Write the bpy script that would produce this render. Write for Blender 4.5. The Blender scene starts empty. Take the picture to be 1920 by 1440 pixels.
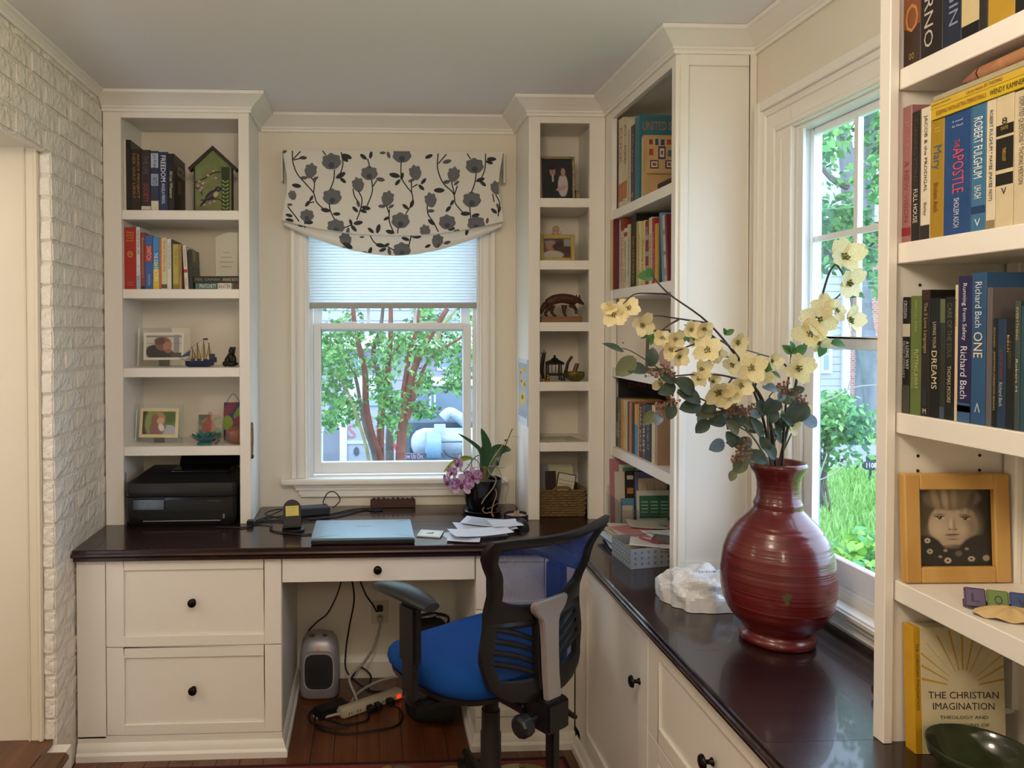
import bpy, bmesh, math, random
from mathutils import Vector, Matrix, Euler
random.seed(7)
SC = bpy.context.scene
COL = SC.collection
PI = math.pi
R = math.radians
# ------------------------------------------------------------------ camera
CAMZ = 1.54
F_PX, CX, CY = 1400.0, 752.2, 641.9
YAW, PITCH, ROLL = R(2.549), R(-1.055), R(-0.079)
cam_d = bpy.data.cameras.new('camera')
cam = bpy.data.objects.new('camera', cam_d)
COL.objects.link(cam)
_F = Vector((math.sin(YAW)*math.cos(PITCH), math.cos(YAW)*math.cos(PITCH), math.sin(PITCH)))
_R = Vector((math.cos(YAW), -math.sin(YAW), 0))
_U = _R.cross(_F)
_c, _s = math.cos(ROLL), math.sin(ROLL)
_R, _U = _c*_R + _s*_U, -_s*_R + _c*_U
cam.matrix_world = Matrix(((_R.x, _U.x, -_F.x, 0), (_R.y, _U.y, -_F.y, 0), (_R.z, _U.z, -_F.z, CAMZ), (0, 0, 0, 1)))
cam_d.sensor_width = 36
cam_d.lens = F_PX/1920*36
cam_d.shift_x = (960-CX)/1920
cam_d.shift_y = (CY-720)/1920
cam_d.clip_start = 0.02
cam_d.clip_end = 300
SC.camera = cam
def at(px, py, X=None, Y=None, Z=None):
    """point on an axis plane (metres) behind a place in the photograph"""
    d = _F + _R*((px-CX)/F_PX) - _U*((py-CY)/F_PX)
    if X is not None: t = X/d.x
    elif Y is not None: t = Y/d.y
    else: t = (Z-CAMZ)/d.z
    return Vector((0, 0, CAMZ)) + d*t
# ------------------------------------------------------------------ world, light, exposure
SKY = 7.0
W = bpy.data.worlds.new('sky'); SC.world = W; W.use_nodes = True
bg = W.node_tree.nodes['Background']
bg.inputs[0].default_value = (0.76, 0.86, 1.0, 1)
bg.inputs[1].default_value = SKY
sun_d = bpy.data.lights.new('sun', 'SUN'); sun_d.energy = 2.2; sun_d.angle = R(25); sun_d.color = (1, .96, .88)
sun = bpy.data.objects.new('sun', sun_d); COL.objects.link(sun)
sun.rotation_euler = (R(38), R(-14), R(10))
LAMP_W = 31.0
HALL_W = 13.0
SC.view_settings.view_transform = 'Standard'
SC.view_settings.look = 'None'
SC.view_settings.gamma = 1
SC.view_settings.use_curve_mapping = False
SC.view_settings.exposure = 0.0
SC.cycles.max_bounces = 10
SC.cycles.transparent_max_bounces = 16
SC.cycles.sample_clamp_indirect = 6.0
# ------------------------------------------------------------------ colours and materials
def lin(c):
    return c/12.92 if c <= .04045 else ((c+.055)/1.055)**2.4
def H(h, a=1):
    return (lin(int(h[0:2], 16)/255), lin(int(h[2:4], 16)/255), lin(int(h[4:6], 16)/255), a)
MATS = {}
def mat(name, col='cccccc', rough=.5, metal=0, bump=0, bscale=60, mottle=0, mscale=8, trans=0, ior=1.45, emit=None, estr=1, coat=0, sheen=0, sub=0, spec=.5, alpha=1, stretch=None, bdist=.004):
    key = (name, col)
    if key in MATS: return MATS[key]
    m = bpy.data.materials.new(name); m.use_nodes = True
    nt = m.node_tree; b = nt.nodes['Principled BSDF']
    c = H(col)
    b.inputs['Base Color'].default_value = c
    b.inputs['Roughness'].default_value = rough
    b.inputs['Metallic'].default_value = metal
    b.inputs['IOR'].default_value = ior
    b.inputs['Transmission Weight'].default_value = trans
    b.inputs['Coat Weight'].default_value = coat
    b.inputs['Specular IOR Level'].default_value = spec
    b.inputs['Alpha'].default_value = alpha
    if sheen: b.inputs['Sheen Weight'].default_value = sheen
    if sub:
        b.inputs['Subsurface Weight'].default_value = sub
        b.inputs['Subsurface Radius'].default_value = (.02, .01, .005)
    if emit:
        b.inputs['Emission Color'].default_value = H(emit); b.inputs['Emission Strength'].default_value = estr
    if mottle or bump:
        tc = nt.nodes.new('ShaderNodeTexCoord'); mp = nt.nodes.new('ShaderNodeMapping')
        nt.links.new(tc.outputs['Object'], mp.inputs['Vector'])
        if stretch: mp.inputs['Scale'].default_value = stretch
    if mottle:
        n = nt.nodes.new('ShaderNodeTexNoise'); n.inputs['Scale'].default_value = mscale; n.inputs['Detail'].default_value = 4
        nt.links.new(mp.outputs[0], n.inputs['Vector'])
        r = nt.nodes.new('ShaderNodeValToRGB')
        r.color_ramp.elements[0].position = .3; r.color_ramp.elements[1].position = .7
        r.color_ramp.elements[0].color = tuple(max(0, x*(1-mottle)) for x in c[:3])+(1,)
        r.color_ramp.elements[1].color = tuple(min(1, x*(1+mottle)) for x in c[:3])+(1,)
        nt.links.new(n.outputs['Fac'], r.inputs[0]); nt.links.new(r.outputs[0], b.inputs['Base Color'])
    if bump:
        n2 = nt.nodes.new('ShaderNodeTexNoise'); n2.inputs['Scale'].default_value = bscale; n2.inputs['Detail'].default_value = 3
        nt.links.new(mp.outputs[0], n2.inputs['Vector'])
        bp = nt.nodes.new('ShaderNodeBump'); bp.inputs['Strength'].default_value = bump; bp.inputs['Distance'].default_value = bdist
        nt.links.new(n2.outputs['Fac'], bp.inputs['Height']); nt.links.new(bp.outputs[0], b.inputs['Normal'])
    MATS[key] = m
    return m
def wood(name, c1, c2, rough=.4, scale=(3, 40, 40), coat=0):
    key = (name, c1)
    if key in MATS: return MATS[key]
    m = bpy.data.materials.new(name); m.use_nodes = True
    nt = m.node_tree; b = nt.nodes['Principled BSDF']
    tc = nt.nodes.new('ShaderNodeTexCoord'); mp = nt.nodes.new('ShaderNodeMapping'); mp.inputs['Scale'].default_value = scale
    oi = nt.nodes.new('ShaderNodeObjectInfo'); va = nt.nodes.new('ShaderNodeVectorMath')
    vm = nt.nodes.new('ShaderNodeVectorMath'); vm.operation = 'SCALE'; vm.inputs['Scale'].default_value = 17
    cb = nt.nodes.new('ShaderNodeCombineXYZ')
    for k in range(3): nt.links.new(oi.outputs['Random'], cb.inputs[k])
    nt.links.new(cb.outputs[0], vm.inputs[0])
    nt.links.new(tc.outputs['Object'], mp.inputs[0]); nt.links.new(mp.outputs[0], va.inputs[0]); nt.links.new(vm.outputs[0], va.inputs[1])
    n = nt.nodes.new('ShaderNodeTexNoise'); n.inputs['Scale'].default_value = 1; n.inputs['Detail'].default_value = 6; n.inputs['Distortion'].default_value = .6
    nt.links.new(va.outputs[0], n.inputs['Vector'])
    r = nt.nodes.new('ShaderNodeValToRGB'); r.color_ramp.elements[0].color = H(c1); r.color_ramp.elements[1].color = H(c2)
    r.color_ramp.elements[0].position = .3; r.color_ramp.elements[1].position = .72
    nt.links.new(n.outputs['Fac'], r.inputs[0]); nt.links.new(r.outputs[0], b.inputs['Base Color'])
    b.inputs['Roughness'].default_value = rough; b.inputs['Coat Weight'].default_value = coat
    MATS[key] = m
    return m
def glass_mat(name='window glass', tint=(.86, .93, 1, 1), refl=.07):
    key = (name, refl)
    if key in MATS: return MATS[key]
    m = bpy.data.materials.new(name); m.use_nodes = True
    nt = m.node_tree; nt.nodes.clear()
    o = nt.nodes.new('ShaderNodeOutputMaterial'); t = nt.nodes.new('ShaderNodeBsdfTransparent'); g = nt.nodes.new('ShaderNodeBsdfGlossy')
    t.inputs[0].default_value = tint; g.inputs['Roughness'].default_value = .02
    mx = nt.nodes.new('ShaderNodeMixShader'); mx.inputs[0].default_value = refl
    nt.links.new(t.outputs[0], mx.inputs[1]); nt.links.new(g.outputs[0], mx.inputs[2]); nt.links.new(mx.outputs[0], o.inputs[0])
    MATS[key] = m
    return m
def translucent(name, col, rough=.8, amt=.5, bump=0, see=0):
    key = (name, col)
    if key in MATS: return MATS[key]
    m = bpy.data.materials.new(name); m.use_nodes = True
    nt = m.node_tree; b = nt.nodes['Principled BSDF']; o = nt.nodes['Material Output']
    b.inputs['Base Color'].default_value = H(col); b.inputs['Roughness'].default_value = rough
    t = nt.nodes.new('ShaderNodeBsdfTranslucent'); t.inputs[0].default_value = H(col)
    mx = nt.nodes.new('ShaderNodeMixShader'); mx.inputs[0].default_value = amt
    nt.links.new(b.outputs[0], mx.inputs[1]); nt.links.new(t.outputs[0], mx.inputs[2])
    out = mx
    if see:
        tr = nt.nodes.new('ShaderNodeBsdfTransparent'); m2 = nt.nodes.new('ShaderNodeMixShader'); m2.inputs[0].default_value = see
        nt.links.new(mx.outputs[0], m2.inputs[1]); nt.links.new(tr.outputs[0], m2.inputs[2]); out = m2
    nt.links.new(out.outputs[0], o.inputs[0])
    MATS[key] = m
    return m
_pc = [0]
def picture_mat(base, shapes, asp=1.0, rough=.35, noise=0):
    """flat print: soft ellipses ('e') and rectangles ('r') on generated X,Z of a thin plate: (kind, cx, cy, rx, ry, rot, soft, colour)"""
    _pc[0] += 1
    m = bpy.data.materials.new('print'); m.use_nodes = True
    nt = m.node_tree; b = nt.nodes['Principled BSDF']; b.inputs['Roughness'].default_value = rough
    L = nt.links.new
    tc = nt.nodes.new('ShaderNodeTexCoord'); sp = nt.nodes.new('ShaderNodeSeparateXYZ'); cb = nt.nodes.new('ShaderNodeCombineXYZ')
    L(tc.outputs['Generated'], sp.inputs[0])
    mu = nt.nodes.new('ShaderNodeMath'); mu.operation = 'MULTIPLY'; mu.inputs[1].default_value = asp
    L(sp.outputs[0], mu.inputs[0]); L(mu.outputs[0], cb.inputs[0]); L(sp.outputs[2], cb.inputs[1])
    vec = cb.outputs[0]
    if noise:
        ns = nt.nodes.new('ShaderNodeTexNoise'); ns.inputs['Scale'].default_value = 9; L(vec, ns.inputs['Vector'])
        v1 = nt.nodes.new('ShaderNodeVectorMath'); v1.operation = 'SCALE'; v1.inputs['Scale'].default_value = noise
        v0 = nt.nodes.new('ShaderNodeVectorMath'); v0.operation = 'SUBTRACT'; v0.inputs[1].default_value = (.5, .5, .5)
        L(ns.outputs['Color'], v0.inputs[0]); L(v0.outputs[0], v1.inputs[0])
        v2 = nt.nodes.new('ShaderNodeVectorMath'); L(vec, v2.inputs[0]); L(v1.outputs[0], v2.inputs[1])
        fl = nt.nodes.new('ShaderNodeVectorMath'); fl.operation = 'MULTIPLY'; fl.inputs[1].default_value = (1, 1, 0); L(v2.outputs[0], fl.inputs[0]); vec = fl.outputs[0]
    cur = None
    for (k, x, y, rx, ry, rot, soft, colr) in shapes:
        mp = nt.nodes.new('ShaderNodeMapping'); mp.vector_type = 'TEXTURE'
        mp.inputs['Location'].default_value = (x*asp, y, 0); mp.inputs['Rotation'].default_value = (0, 0, R(rot)); mp.inputs['Scale'].default_value = (rx*asp, ry, 1)
        L(vec, mp.inputs[0])
        if k == 'e':
            ln = nt.nodes.new('ShaderNodeVectorMath'); ln.operation = 'LENGTH'; L(mp.outputs[0], ln.inputs[0]); d = ln.outputs['Value']
        else:
            ab = nt.nodes.new('ShaderNodeVectorMath'); ab.operation = 'ABSOLUTE'; L(mp.outputs[0], ab.inputs[0])
            s2 = nt.nodes.new('ShaderNodeSeparateXYZ'); L(ab.outputs[0], s2.inputs[0])
            mxn = nt.nodes.new('ShaderNodeMath'); mxn.operation = 'MAXIMUM'; L(s2.outputs[0], mxn.inputs[0]); L(s2.outputs[1], mxn.inputs[1]); d = mxn.outputs[0]
        mr = nt.nodes.new('ShaderNodeMapRange'); mr.interpolation_type = 'SMOOTHSTEP'
        mr.inputs['From Min'].default_value = 1-soft; mr.inputs['From Max'].default_value = 1+soft*.6+.001
        mr.inputs['To Min'].default_value = 1; mr.inputs['To Max'].default_value = 0
        L(d, mr.inputs[0])
        mx = nt.nodes.new('ShaderNodeMix'); mx.data_type = 'RGBA'
        L(mr.outputs[0], mx.inputs[0])
        if cur is None: mx.inputs[6].default_value = H(base)
        else: L(cur, mx.inputs[6])
        mx.inputs[7].default_value = H(colr)
        cur = mx.outputs[2]
    if cur is None: b.inputs['Base Color'].default_value = H(base)
    else: L(cur, b.inputs['Base Color'])
    return m
# ------------------------------------------------------------------ mesh building
ORG = {}
class MB:
    def __init__(s): s.v = []; s.f = []
    def add(s, vs, fs, M=None):
        o = len(s.v)
        for p in vs:
            p = Vector(p)
            if M is not None: p = M @ p
            s.v.append(p)
        for f in fs: s.f.append([i+o for i in f])
        return s
    def box(s, x0, x1, y0, y1, z0, z1, M=None):
        return s.add([(x0, y0, z0), (x1, y0, z0), (x1, y1, z0), (x0, y1, z0), (x0, y0, z1), (x1, y0, z1), (x1, y1, z1), (x0, y1, z1)],
                     [(0, 3, 2, 1), (4, 5, 6, 7), (0, 1, 5, 4), (1, 2, 6, 5), (2, 3, 7, 6), (3, 0, 4, 7)], M)
    def cbox(s, c, d, M=None):
        c = Vector(c)
        return s.box(c.x-d[0]/2, c.x+d[0]/2, c.y-d[1]/2, c.y+d[1]/2, c.z-d[2]/2, c.z+d[2]/2, M)
    def prism(s, poly, z0, z1, M=None):
        n = len(poly)
        vs = [(p[0], p[1], z0) for p in poly]+[(p[0], p[1], z1) for p in poly]
        fs = [list(range(n))[::-1], list(range(n, 2*n))]+[(i, (i+1) % n, n+(i+1) % n, n+i) for i in range(n)]
        return s.add(vs, fs, M)
    def loft(s, rings, cap=True, closed=True, M=None):
        n = len(rings[0]); vs = [p for r in rings for p in r]; fs = []
        for k in range(len(rings)-1):
            for i in range(n if closed else n-1):
                j = (i+1) % n
                fs.append((k*n+i, k*n+j, (k+1)*n+j, (k+1)*n+i))
        if cap:
            fs.append(list(range(n))[::-1]); fs.append([(len(rings)-1)*n+i for i in range(n)])
        return s.add(vs, fs, M)
    def lathe(s, prof, n=24, c=(0, 0, 0), cap=True, M=None):
        rings = [[(c[0]+r*math.cos(2*PI*i/n), c[1]+r*math.sin(2*PI*i/n), c[2]+z) for i in range(n)] for r, z in prof]
        return s.loft(rings, cap, True, M)
    def tube(s, pts, r, n=8, cap=True, M=None, flat=1.0):
        pts = [Vector(p) for p in pts]; rings = []
        up = Vector((0, 0, 1)); prev = None
        for i, p in enumerate(pts):
            t = (pts[min(i+1, len(pts)-1)]-pts[max(i-1, 0)])
            t = t.normalized() if t.length > 1e-9 else Vector((0, 0, 1))
            if prev is None:
                a = up if abs(t.z) < .9 else Vector((1, 0, 0)); u = t.cross(a).normalized()
            else:
                u = prev-t*prev.dot(t); u = u.normalized() if u.length > 1e-6 else t.orthogonal().normalized()
            prev = u; w = t.cross(u)
            rr = r[i] if isinstance(r, (list, tuple)) else r
            rings.append([p+(u*math.cos(2*PI*k/n)+w*math.sin(2*PI*k/n)*flat)*rr for k in range(n)])
        return s.loft(rings, cap, True, M)
    def ell(s, c, rad, n=14, m=9, M=None, rot=None):
        c = Vector(c); vs = []; fs = []
        Q = rot.to_matrix() if rot is not None else Matrix.Identity(3)
        for j in range(m+1):
            th = PI*j/m
            for i in range(n):
                ph = 2*PI*i/n
                vs.append(c+Q @ Vector((rad[0]*math.sin(th)*math.cos(ph), rad[1]*math.sin(th)*math.sin(ph), rad[2]*math.cos(th))))
        for j in range(m):
            for i in range(n):
                k = (i+1) % n
                fs.append((j*n+i, (j+1)*n+i, (j+1)*n+k, j*n+k))
        return s.add(vs, fs, M)
    def grid(s, fn, nu, nv, M=None, flip=False):
        vs = [fn(i/nu, j/nv) for j in range(nv+1) for i in range(nu+1)]
        fs = []
        for j in range(nv):
            for i in range(nu):
                a = j*(nu+1)+i; q = (a, a+1, a+nu+2, a+nu+1)
                fs.append(q[::-1] if flip else q)
        return s.add(vs, fs, M)
    def sheet(s, fn, nu, nv, th, M=None):
        """closed thin sheet: fn(u,v)->Vector, th = offset vector or thickness along numeric normal"""
        e = 1e-3
        def nor(u, v):
            a = Vector(fn(min(u+e, 1), v))-Vector(fn(max(u-e, 0), v)); b = Vector(fn(u, min(v+e, 1)))-Vector(fn(u, max(v-e, 0)))
            c = a.cross(b); return c.normalized() if c.length > 1e-12 else Vector((0, 0, 1))
        top = [Vector(fn(i/nu, j/nv)) for j in range(nv+1) for i in range(nu+1)]
        bot = [Vector(fn(i/nu, j/nv))-nor(i/nu, j/nv)*th for j in range(nv+1) for i in range(nu+1)]
        N = len(top); fs = []
        for j in range(nv):
            for i in range(nu):
                a = j*(nu+1)+i
                fs.append((a, a+1, a+nu+2, a+nu+1)); fs.append((N+a, N+a+nu+1, N+a+nu+2, N+a+1))
        bd = [i for i in range(nu+1)]+[j*(nu+1)+nu for j in range(1, nv+1)]+[nv*(nu+1)+i for i in range(nu-1, -1, -1)]+[j*(nu+1) for j in range(nv-1, 0, -1)]
        for k in range(len(bd)):
            a, b = bd[k], bd[(k+1) % len(bd)]
            fs.append((a, N+a, N+b, b))
        return s.add(top+bot, fs, M)
    def build(s, name, material, parent=None, bevel=0, smooth=False, seg=1, world=True, fixn=True):
        me = bpy.data.meshes.new(name)
        o0 = ORG.get(parent.name, Vector((0, 0, 0))) if (parent is not None and world) else Vector((0, 0, 0))
        me.from_pydata([tuple(p-o0) for p in s.v], [], s.f)
        if fixn or bevel:
            bm = bmesh.new(); bm.from_mesh(me)
            bmesh.ops.remove_doubles(bm, verts=bm.verts, dist=1e-6)
            if fixn: bmesh.ops.recalc_face_normals(bm, faces=bm.faces)
            if bevel:
                es = [e for e in bm.edges if len(e.link_faces) == 2 and e.calc_face_angle(0) > R(35)]
                bmesh.ops.bevel(bm, geom=es, offset=bevel, segments=seg, affect='EDGES', clamp_overlap=True)
            bm.to_mesh(me); bm.free()
        if smooth:
            me.polygons.foreach_set('use_smooth', [True]*len(me.polygons))
            me.set_sharp_from_angle(angle=R(smooth if smooth is not True else 40))
        if material is not None:
            for mm in (material if isinstance(material, (list, tuple)) else [material]): me.materials.append(mm)
        o = bpy.data.objects.new(name, me); COL.objects.link(o)
        if parent is not None:
            o.parent = parent
            if world: ORG[o.name] = o0
        else: ORG[o.name] = Vector((0, 0, 0))
        return o
def tag(o, label, cat, group=None, kind=None):
    o['label'] = label
    if cat: o['category'] = cat
    if group: o['group'] = group
    if kind: o['kind'] = kind
    return o
def thing(name, label, cat, loc=(0, 0, 0), rotz=0, group=None, rot=None):
    o = bpy.data.objects.new(name, None); COL.objects.link(o); o.empty_display_size = .05
    o.location = loc; o.rotation_euler = rot if rot is not None else (0, 0, rotz)
    ORG[o.name] = Vector(loc)
    return tag(o, label, cat, group)
def struct(name, mb, material, parent=None, label=None, **k):
    o = mb.build(name, material, parent, **k)
    if parent is None: o['kind'] = 'structure'
    if label: o['label'] = label
    return o
def sroot(name, loc=(0, 0, 0), label=None):
    o = bpy.data.objects.new(name, None); COL.objects.link(o); o.location = loc; o.empty_display_size = .05
    ORG[o.name] = Vector(loc); o['kind'] = 'structure'
    if label: o['label'] = label
    return o
def copyobj(o, parent, loc=None, rot=None, mat_=None):
    c = o.copy(); COL.objects.link(c); c.parent = parent
    if loc is not None: c.location = loc
    if rot is not None: c.rotation_euler = rot
    return c
def spline(pts, n=6):
    """catmull-rom through points"""
    P = [Vector(p) for p in pts]; out = []
    for i in range(len(P)-1):
        p0 = P[max(i-1, 0)]; p1 = P[i]; p2 = P[i+1]; p3 = P[min(i+2, len(P)-1)]
        for k in range(n):
            t = k/n
            out.append(.5*((2*p1)+(p2-p0)*t+(2*p0-5*p1+4*p2-p3)*t*t+(3*p1-p0-3*p2+p3)*t**3))
    out.append(P[-1]); return out
_fc = {}
def text_mesh(s, bold=0):
    k = (s, bold)
    if k in _fc: return _fc[k]
    cu = bpy.data.curves.new('lettering', 'FONT'); cu.body = s; cu.resolution_u = 2; cu.size = 1
    if bold: cu.offset = bold
    ob = bpy.data.objects.new('tmp_text', cu)
    me = bpy.data.meshes.new_from_object(ob)
    vs = [Vector(v.co) for v in me.vertices]; fs = [list(p.vertices) for p in me.polygons]
    bpy.data.objects.remove(ob); bpy.data.curves.remove(cu); bpy.data.meshes.remove(me)
    if vs:
        x0 = min(v.x for v in vs); x1 = max(v.x for v in vs); y0 = min(v.y for v in vs); y1 = max(v.y for v in vs)
    else: x0 = y0 = 0; x1 = y1 = 1
    _fc[k] = (vs, fs, x0, x1, y0, y1)
    return _fc[k]
def add_text(mb, s, origin, xdir, ydir, width, height, M=None, bold=0.0, keep=False):
    """lettering centred on origin, running along xdir, letters up along ydir, fitted into width x height"""
    vs, fs, x0, x1, y0, y1 = text_mesh(s, bold)
    sx = width/max(x1-x0, 1e-6); sy = height/max(y1-y0, 1e-6)
    if keep: sx = sy = min(sx, sy)
    xd = Vector(xdir).normalized(); yd = Vector(ydir).normalized(); o = Vector(origin)
    mx = (x0+x1)/2; my = (y0+y1)/2
    mb.add([o+xd*((v.x-mx)*sx)+yd*((v.y-my)*sy) for v in vs], fs, M)
    return mb
# ------------------------------------------------------------------ shared materials
M_WHITE = mat('white cabinet paint', 'e9e5dc', .38, bump=.04, bscale=30)
M_TRIM = mat('white trim paint', 'ebe8e0', .36)
M_WALL = mat('cream wall paint', 'e3dccb', .7, bump=.03, bscale=200)
M_CEIL = mat('ceiling paint', 'f2f0f2', .8)
M_BRICK = mat('painted brick', 'e6e0d4', .38, bump=1.0, bscale=30, mottle=.04, mscale=20, bdist=.016)
M_SASH = mat('white sash vinyl', 'e8eaea', .35)
M_TOP = mat('espresso worktop', '2a1818', .24, mottle=.25, mscale=5, stretch=(1, 6, 1), coat=.35)
M_KNOB = mat('dark bronze knob', '16120f', .32, metal=.6)
M_BLACK = mat('black plastic', '121214', .42)
M_BLACKG = mat('gloss black', '0c0c0f', .2)
M_RUBBER = mat('black cable', '101013', .55)
M_PAPER = mat('paper', 'e9e6de', .7)
M_PAGES = mat('book pages', 'd8cfb4', .8, bump=.2, bscale=300)
M_GOLD = mat('gold', 'b08d3c', .35, metal=.8)
GLASS = glass_mat()
# ================================================================== THE SETTING
YB, XL, XR, CEIL = 3.285, -1.043, 1.22, 2.465
# floor with planks
fl = struct('floor', MB().box(-1.25, 1.33, -2.7, 3.4, -.12, -.004), mat('subfloor', '2a160c', .8))
M_FLOOR = wood('oak floorboard', '4e2a16', '74442a', .3, (30, 2.5, 30), coat=.2)
x = -1.04; k = 0
while x < 1.0:
    w = .083; y = -.6-.37*((k*7) % 5)/5
    while y < 3.28:
        ln = .85+.3*((k*3+int(y*10)) % 4)/4; y1 = min(y+ln, 3.28)
        if y1 > .2: MB().box(x+.0007, x+w-.0007, max(y, .1)+.0007, y1-.0007, -.02, 0).build('plank', M_FLOOR, fl, bevel=.0008)
        y += ln
    x += w; k += 1
struct('ceiling', MB().box(-2.7, 1.33, -2.7, 3.4, CEIL, CEIL+.1), M_CEIL)
# back wall with window hole
WX0, WX1, WZ0, WZ1 = -.268, .493, .885, 2.15
struct('wall_back', MB().box(-1.25, WX0, YB, 3.42, -.1, CEIL).box(WX1, 1.33, YB, 3.42, -.1, CEIL).box(WX0, WX1, YB, 3.42, -.1, WZ0).box(WX0, WX1, YB, 3.42, WZ1, CEIL), M_WALL)
VY0, VY1, VZ0, VZ1 = 1.497, 2.089, .855, 2.115
struct('wall_right', MB().box(XR, 1.29, -2.7, VY0, -.1, CEIL).box(XR, 1.29, VY1, YB, -.1, CEIL).box(XR, 1.29, VY0, VY1, -.1, VZ0).box(XR, 1.29, VY0, VY1, VZ1, CEIL), M_WALL)
struct('wall_front', MB().box(-2.7, 1.35, -2.7, -2.6, -.1, CEIL), M_WALL)
# left wall: painted brick beside and above a raised doorway
DY0, DY1, DZ = 1.25, 2.52, 2.175
wl = struct('wall_left', MB().box(-1.25, XL-.0035, DY1+.012, YB, -.1, CEIL).box(-1.25, XL-.0035, DY0, DY1+.012, DZ+.012, CEIL).box(-1.25, XL-.006, -2.6, DY0, -.1, CEIL), mat('painted mortar', 'ddd6c8', .6, bump=.8, bscale=40, bdist=.01))
pitch = .0725; zb = .165
bm_cache = {}
def brick(y0, y1, z0, z1):
    j = random.uniform(-.0015, .0015)
    key = (round(y1-y0, 2), random.randint(0, 2))
    if key not in bm_cache:
        m_ = MB()
        L_, h_ = y1-y0, z1-z0
        m_.box(-.040, 0, 0, L_, 0, h_)
        for q in range(len(m_.v)): m_.v[q] = m_.v[q]+Vector((random.uniform(-.0022, .0022), random.uniform(-.003, .003), random.uniform(-.0015, .0015)))
        b_ = m_.build('brick', M_BRICK, wl, bevel=.005, seg=2, smooth=60)
        bm_cache[key] = b_
    else: b_ = copyobj(bm_cache[key], wl)
    b_.location = (XL+j, y0, z0)
n = 0
while zb+n*pitch < CEIL-.02:
    z0 = zb+n*pitch; z1 = min(z0+pitch-.006, CEIL-.002)
    ys = DY1 if z1 < DZ+.01 else 1.62
    first = .1 if n % 2 else .203
    if z1 >= DZ+.01: first = .05 if n % 2 else .153
    y = ys
    lim = 3.0 if z0 > .75 else 2.70
    while y < lim:
        L_ = min(first if y == ys else .203, lim-y+.02)
        if L_ > .02: brick(y+.002, y+L_-.004, z0, z1)
        y += L_+.0001
    n += 1
# crown mouldings
def offs(path, d):
    out = []
    for i, p in enumerate(path):
        p = Vector(p)
        def nrm(a, b):
            v = (Vector(b)-Vector(a)).normalized(); return Vector((v.y, -v.x))
        if i == 0: q = p+nrm(path[0], path[1])*d
        elif i == len(path)-1: q = p+nrm(path[-2], path[-1])*d
        else:
            a = nrm(path[i-1], p); b = nrm(p, path[i+1]); q = p+(a+b)*d/(1+a.dot(b))
        out.append(q)
    return out
def sweep(prof, path):
    rings = []
    cols = [offs(path, d) for d, z in prof]
    for i in range(len(path)): rings.append([(cols[k][i].x, cols[k][i].y, prof[k][1]) for k in range(len(prof))])
    return MB().loft(rings, True, True)
CROWN = [(-.004, 2.394), (.010, 2.394), (.010, 2.405), (.015, 2.409), (.015, 2.415), (.020, 2.418), (.026, 2.424), (.036, 2.431), (.049, 2.439), (.058, 2.447), (.063, 2.449), (.068, 2.452), (.068, CEIL-.001), (-.004, CEIL-.001)]
cpath = [(XL+.002, 3.0), (-.47, 3.0), (-.47, YB), (.65, YB), (.65, 3.0), (.963, 3.0), (.963, 2.307), (XR, 2.307), (XR, 1.375), (.963, 1.375), (.963, .2)]
struct('trim_1', sweep(CROWN, cpath), M_TRIM, label='white crown moulding stepping around the bookcases under the ceiling', smooth=30)
struct('trim_2', sweep([(0, 2.434), (.008, 2.434), (.012, 2.442), (.022, 2.452), (.03, 2.456), (.03, CEIL-.001), (0, CEIL-.001)], [(XL, 1.62), (XL, 2.935)]), M_TRIM, label='small cove moulding along the top of the brick wall')
# doorway in the brick: jamb, casing, soffit, raised landing
d1 = sroot('door_1', (-1.2, 2.5, .165), 'cream doorway casing and jamb in the brick wall')
M_JAMB = mat('cream jamb paint', 'dfd5c0', .45)
MB().box(-1.52, -1.130, 2.527, 2.531, .165, 2.14).build('jamb', M_JAMB, d1)
MB().box(-1.132, -1.084, 2.520, 2.531, .165, 2.16).box(-1.098, -1.086, 2.513, 2.521, .165, 2.16).box(-1.132, -1.126, 2.515, 2.521, .165, 2.16).build('casing', M_JAMB, d1, bevel=.002)
MB().box(-1.36, -1.34, 2.512, 2.527, .165, 2.14).build('door_stop', M_JAMB, d1, bevel=.002)
MB().box(-1.52, -1.12, DY0, 2.535, 2.14, 2.165).build('soffit', M_JAMB, d1)
MB().box(-1.12, -1.075, DY0, 2.535, 2.135, 2.17).box(-1.09, -1.06, DY0, 2.53, 2.155, 2.178).build('head_casing', M_JAMB, d1, bevel=.003)
st = sroot('stair_landing', (-1.3, 2, 0), 'raised wooden landing inside the doorway')
MB().box(-2.6, -1.0, .3, 2.535, .0, .143).build('riser', M_TRIM, st)
MB().box(-2.6, -1.06, .3, 2.535, .143, .165).build('tread', M_FLOOR, st, bevel=.002)
MB().box(-1.06, -.972, .3, 2.45, .139, .168).build('nosing', wood('stair nosing', '4d3421', '6d4a2e', .35, (30, 3, 30)), st, bevel=.008, seg=3, smooth=50)
MB().box(-1.0, -.985, .3, 2.45, .0, .03).build('shoe_mould', M_FLOOR, st, bevel=.004)
struct('wall_hall', MB().box(-2.7, -2.6, -2.6, 3.4, -.1, CEIL).box(-2.6, -1.25, 2.6, 2.7, -.1, CEIL), mat('warm hall wall paint', 'd8cbb0', .7))
# baseboard under the desk
BASE = [(0, 0), (.016, 0), (.016, .07), (.012, .078), (.006, .092), (.004, .1), (0, .1)]
struct('baseboard_back', sweep([(d, z) for d, z in BASE], [(-.298, YB), (.39, YB)]), M_TRIM)
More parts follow.
